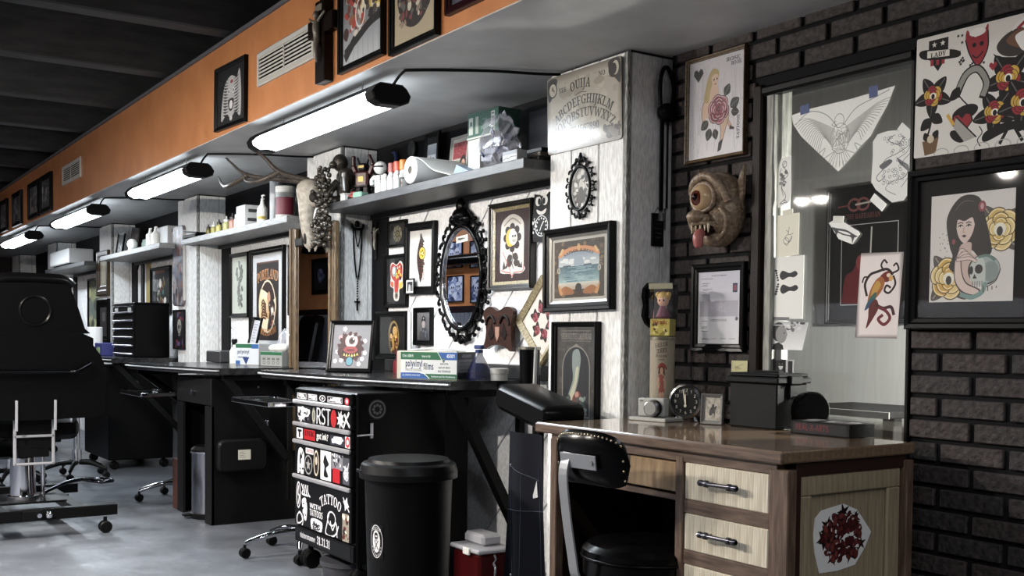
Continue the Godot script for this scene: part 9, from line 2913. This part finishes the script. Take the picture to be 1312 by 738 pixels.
func tattoo_chairs() -> void:
	var lea := mat(Color(0.024, 0.024, 0.026), 0.27)
	var fr := mat(Color(0.03, 0.03, 0.032), 0.35)
	var t := thing("tattoo_chair", "black hydraulic tattoo chair seen from behind on a wheeled frame", "tattoo chair", V(-6.75, 0, 1.68))
	# base: two cross bars and two rails on casters
	part(t, "front_bar", B.new().box(V(0.5, 0.13, 0), V(0.06, 0.06, 0.76), 0.004), fr)
	part(t, "rear_bar", B.new().box(V(-0.5, 0.13, 0), V(0.06, 0.06, 0.76), 0.004), fr)
	part(t, "base_rail", B.new().box(V(0, 0.125, 0.2), V(0.96, 0.045, 0.07), 0.004), fr)
	part(t, "base_rail", B.new().box(V(0, 0.125, -0.2), V(0.96, 0.045, 0.07), 0.004), fr)
	part(t, "base_plate", B.new().box(V(0, 0.15, 0), V(0.4, 0.012, 0.36), 0.003), fr)
	for x in [-0.5, 0.5]:
		for z in [-0.32, 0.32]:
			part(t, "caster", caster(0.034), BLACK, V(x, 0.0, z))
	part(t, "bolt_knob", B.new().ball(V(0.545, 0.13, -0.02), V(0.02, 0.02, 0.02), 12, 8).cyl(V(0.53, 0.13, 0.03), V(0.56, 0.13, 0.03), 0.012, -1.0, 12), CHROME)
	part(t, "clamp_plate", B.new().box(V(0.537, 0.13, 0.06), V(0.016, 0.05, 0.1), 0.003), BLACK)
	part(t, "column", B.new().lathe([Vector2(0.085, 0.155), Vector2(0.085, 0.17), Vector2(0.07, 0.175), Vector2(0.068, 0.39), Vector2(0.05, 0.395), Vector2(0.05, 0.5), Vector2(0, 0.5)], V(0.0, 0, 0.02), 28).cyl(V(0.02, 0.16, -0.085), V(0.02, 0.4, -0.085), 0.012, -1.0, 12), CHROME)
	part(t, "pump_pedal", B.new().tube(curve([V(-0.1, 0.16, -0.1), V(-0.2, 0.2, -0.25), V(-0.25, 0.21, -0.36)], 4), 0.012, 8).tube([V(-0.25, 0.21, -0.36), V(-0.3, 0.2, -0.42), V(-0.28, 0.2, -0.5), V(-0.18, 0.2, -0.52), V(-0.14, 0.2, -0.45), V(-0.2, 0.21, -0.38)], 0.013, 8, true), mat(Color(0.3, 0.3, 0.32), 0.2, 1.0))
	# the silver tilting frame and its black plate
	var s := B.new()
	for z in [-0.1, 0.1]:
		s.bar(V(0.24, 0.37, z), V(0.24, 0.745, z), 0.016, 0.02, V(1, 0, 0), 0.003)
	for y in [0.375, 0.53, 0.742]:
		s.bar(V(0.24, y, -0.105), V(0.24, y, 0.105), 0.014, 0.02, V(1, 0, 0), 0.003)
	part(t, "tilt_frame", s, mat(Color(0.62, 0.62, 0.64), 0.3, 0.4))
	part(t, "tilt_plate", B.new().box(V(0.225, 0.6, 0), V(0.014, 0.28, 0.2), 0.003).box(V(0.13, 0.46, 0), V(0.2, 0.1, 0.16), 0.004), fr)
	part(t, "seat", B.new().at(V(-0.2, 0.56, 0), PI / 2).prism(rrect(0.52, 0.13, 0.05, 5), -0.42, 0.36, 0.03, Rect2(), true), lea)
	part(t, "leg_rest", B.new().at(V(-0.82, 0.42, 0), PI / 2, 0.35).prism(rrect(0.4, 0.11, 0.045, 5), -0.34, 0.2, 0.03, Rect2(), true), lea)
	# the back, leaning a little: a wide waist narrowing to the head rest
	var bk := part(t, "backrest", B.new().at(V(0, 0, 0), PI / 2).prism(PackedVector2Array(curve([Vector2(-0.30, 0.0), Vector2(0.30, 0.0), Vector2(0.365, 0.06), Vector2(0.37, 0.28), Vector2(0.30, 0.41), Vector2(0.245, 0.475), Vector2(-0.245, 0.475), Vector2(-0.30, 0.41), Vector2(-0.37, 0.28), Vector2(-0.365, 0.06)], 2, true)), -0.1, 0.0, 0.025, Rect2(), true), lea, V(0.3, 0.63, 0.0))
	bk.rotation.z = -0.06
	for z in [-0.1, 0.1]:
		part(bk, "slide_rail", B.new().box(V(0.004, 0.02, z), V(0.01, 0.17, 0.014), 0.002), mat(Color(0.6, 0.6, 0.62), 0.35, 0.3))
	part(bk, "handle_bar", B.new().tube(curve([V(0.0, 0.29, 0.33), V(0.035, 0.27, 0.3), V(0.035, 0.265, 0.0), V(0.035, 0.265, -0.16), V(0.05, 0.27, -0.2), V(0.03, 0.31, -0.28)], 5), 0.012, 8), mat(Color(0.16, 0.16, 0.17), 0.25, 1.0))
	var h := part(t, "headrest", B.new().at(V(0, 0, 0), PI / 2).prism(PackedVector2Array(curve([Vector2(-0.25, 0.0), Vector2(0.25, 0.0), Vector2(0.262, 0.03), Vector2(0.19, 0.24), Vector2(0.15, 0.275), Vector2(-0.15, 0.275), Vector2(-0.19, 0.24), Vector2(-0.262, 0.03)], 2, true)), -0.08, 0.012, 0.025, Rect2(), true), lea, V(0.275, 1.105, 0.0))
	h.rotation.z = -0.06
	part(h, "head_bolster", B.new().at(V(-0.05, 0.28, 0)).tube(curve([V(0, -0.02, 0.2), V(0, 0.015, 0.15), V(0, 0.02, 0), V(0, 0.015, -0.15), V(0, -0.02, -0.2)], 5), 0.034, 10), lea)
	part(h, "round_emblem", B.new().lathe([Vector2(0.072, 0.0), Vector2(0.08, 0.006), Vector2(0.086, 0.004), Vector2(0.088, 0.0)], V(0.0125, 0.125, 0.0), 30, V(1, 0, 0)).lathe([Vector2(0.07, 0.0), Vector2(0.068, 0.003), Vector2(0, 0.003)], V(0.012, 0.125, 0.0), 30, V(1, 0, 0)), lea)
	stool("round black stool with a shiny seat beside the tattoo chair", V(-8.75, 0, 0.99), 0.57, 0.2)
	stool("round black stool whose wheeled base shows behind the tattoo chair", V(-8.45, 0, 1.5), 0.55, 0.19)
	# the chair across the room that the gilt mirror shows
	var q := thing("client_chair", "black leather chair across the room, seen in the gilt mirror", "chair", V(-14.1, 0, 3.45), PI)
	part(q, "seat", B.new().box(V(0, 0.45, 0), V(0.7, 0.14, 0.6), 0.04), lea)
	part(q, "backrest", B.new().at(V(0, 0.95, -0.3), 0, -0.2).prism(rrect(0.62, 0.9, 0.12, 5), -0.06, 0.06, 0.03), lea)
	part(q, "base", B.new().cyl(V(0, 0.03, 0), V(0, 0.4, 0), 0.06).cyl(V(0, 0, 0), V(0, 0.03, 0), 0.3), CHROME)
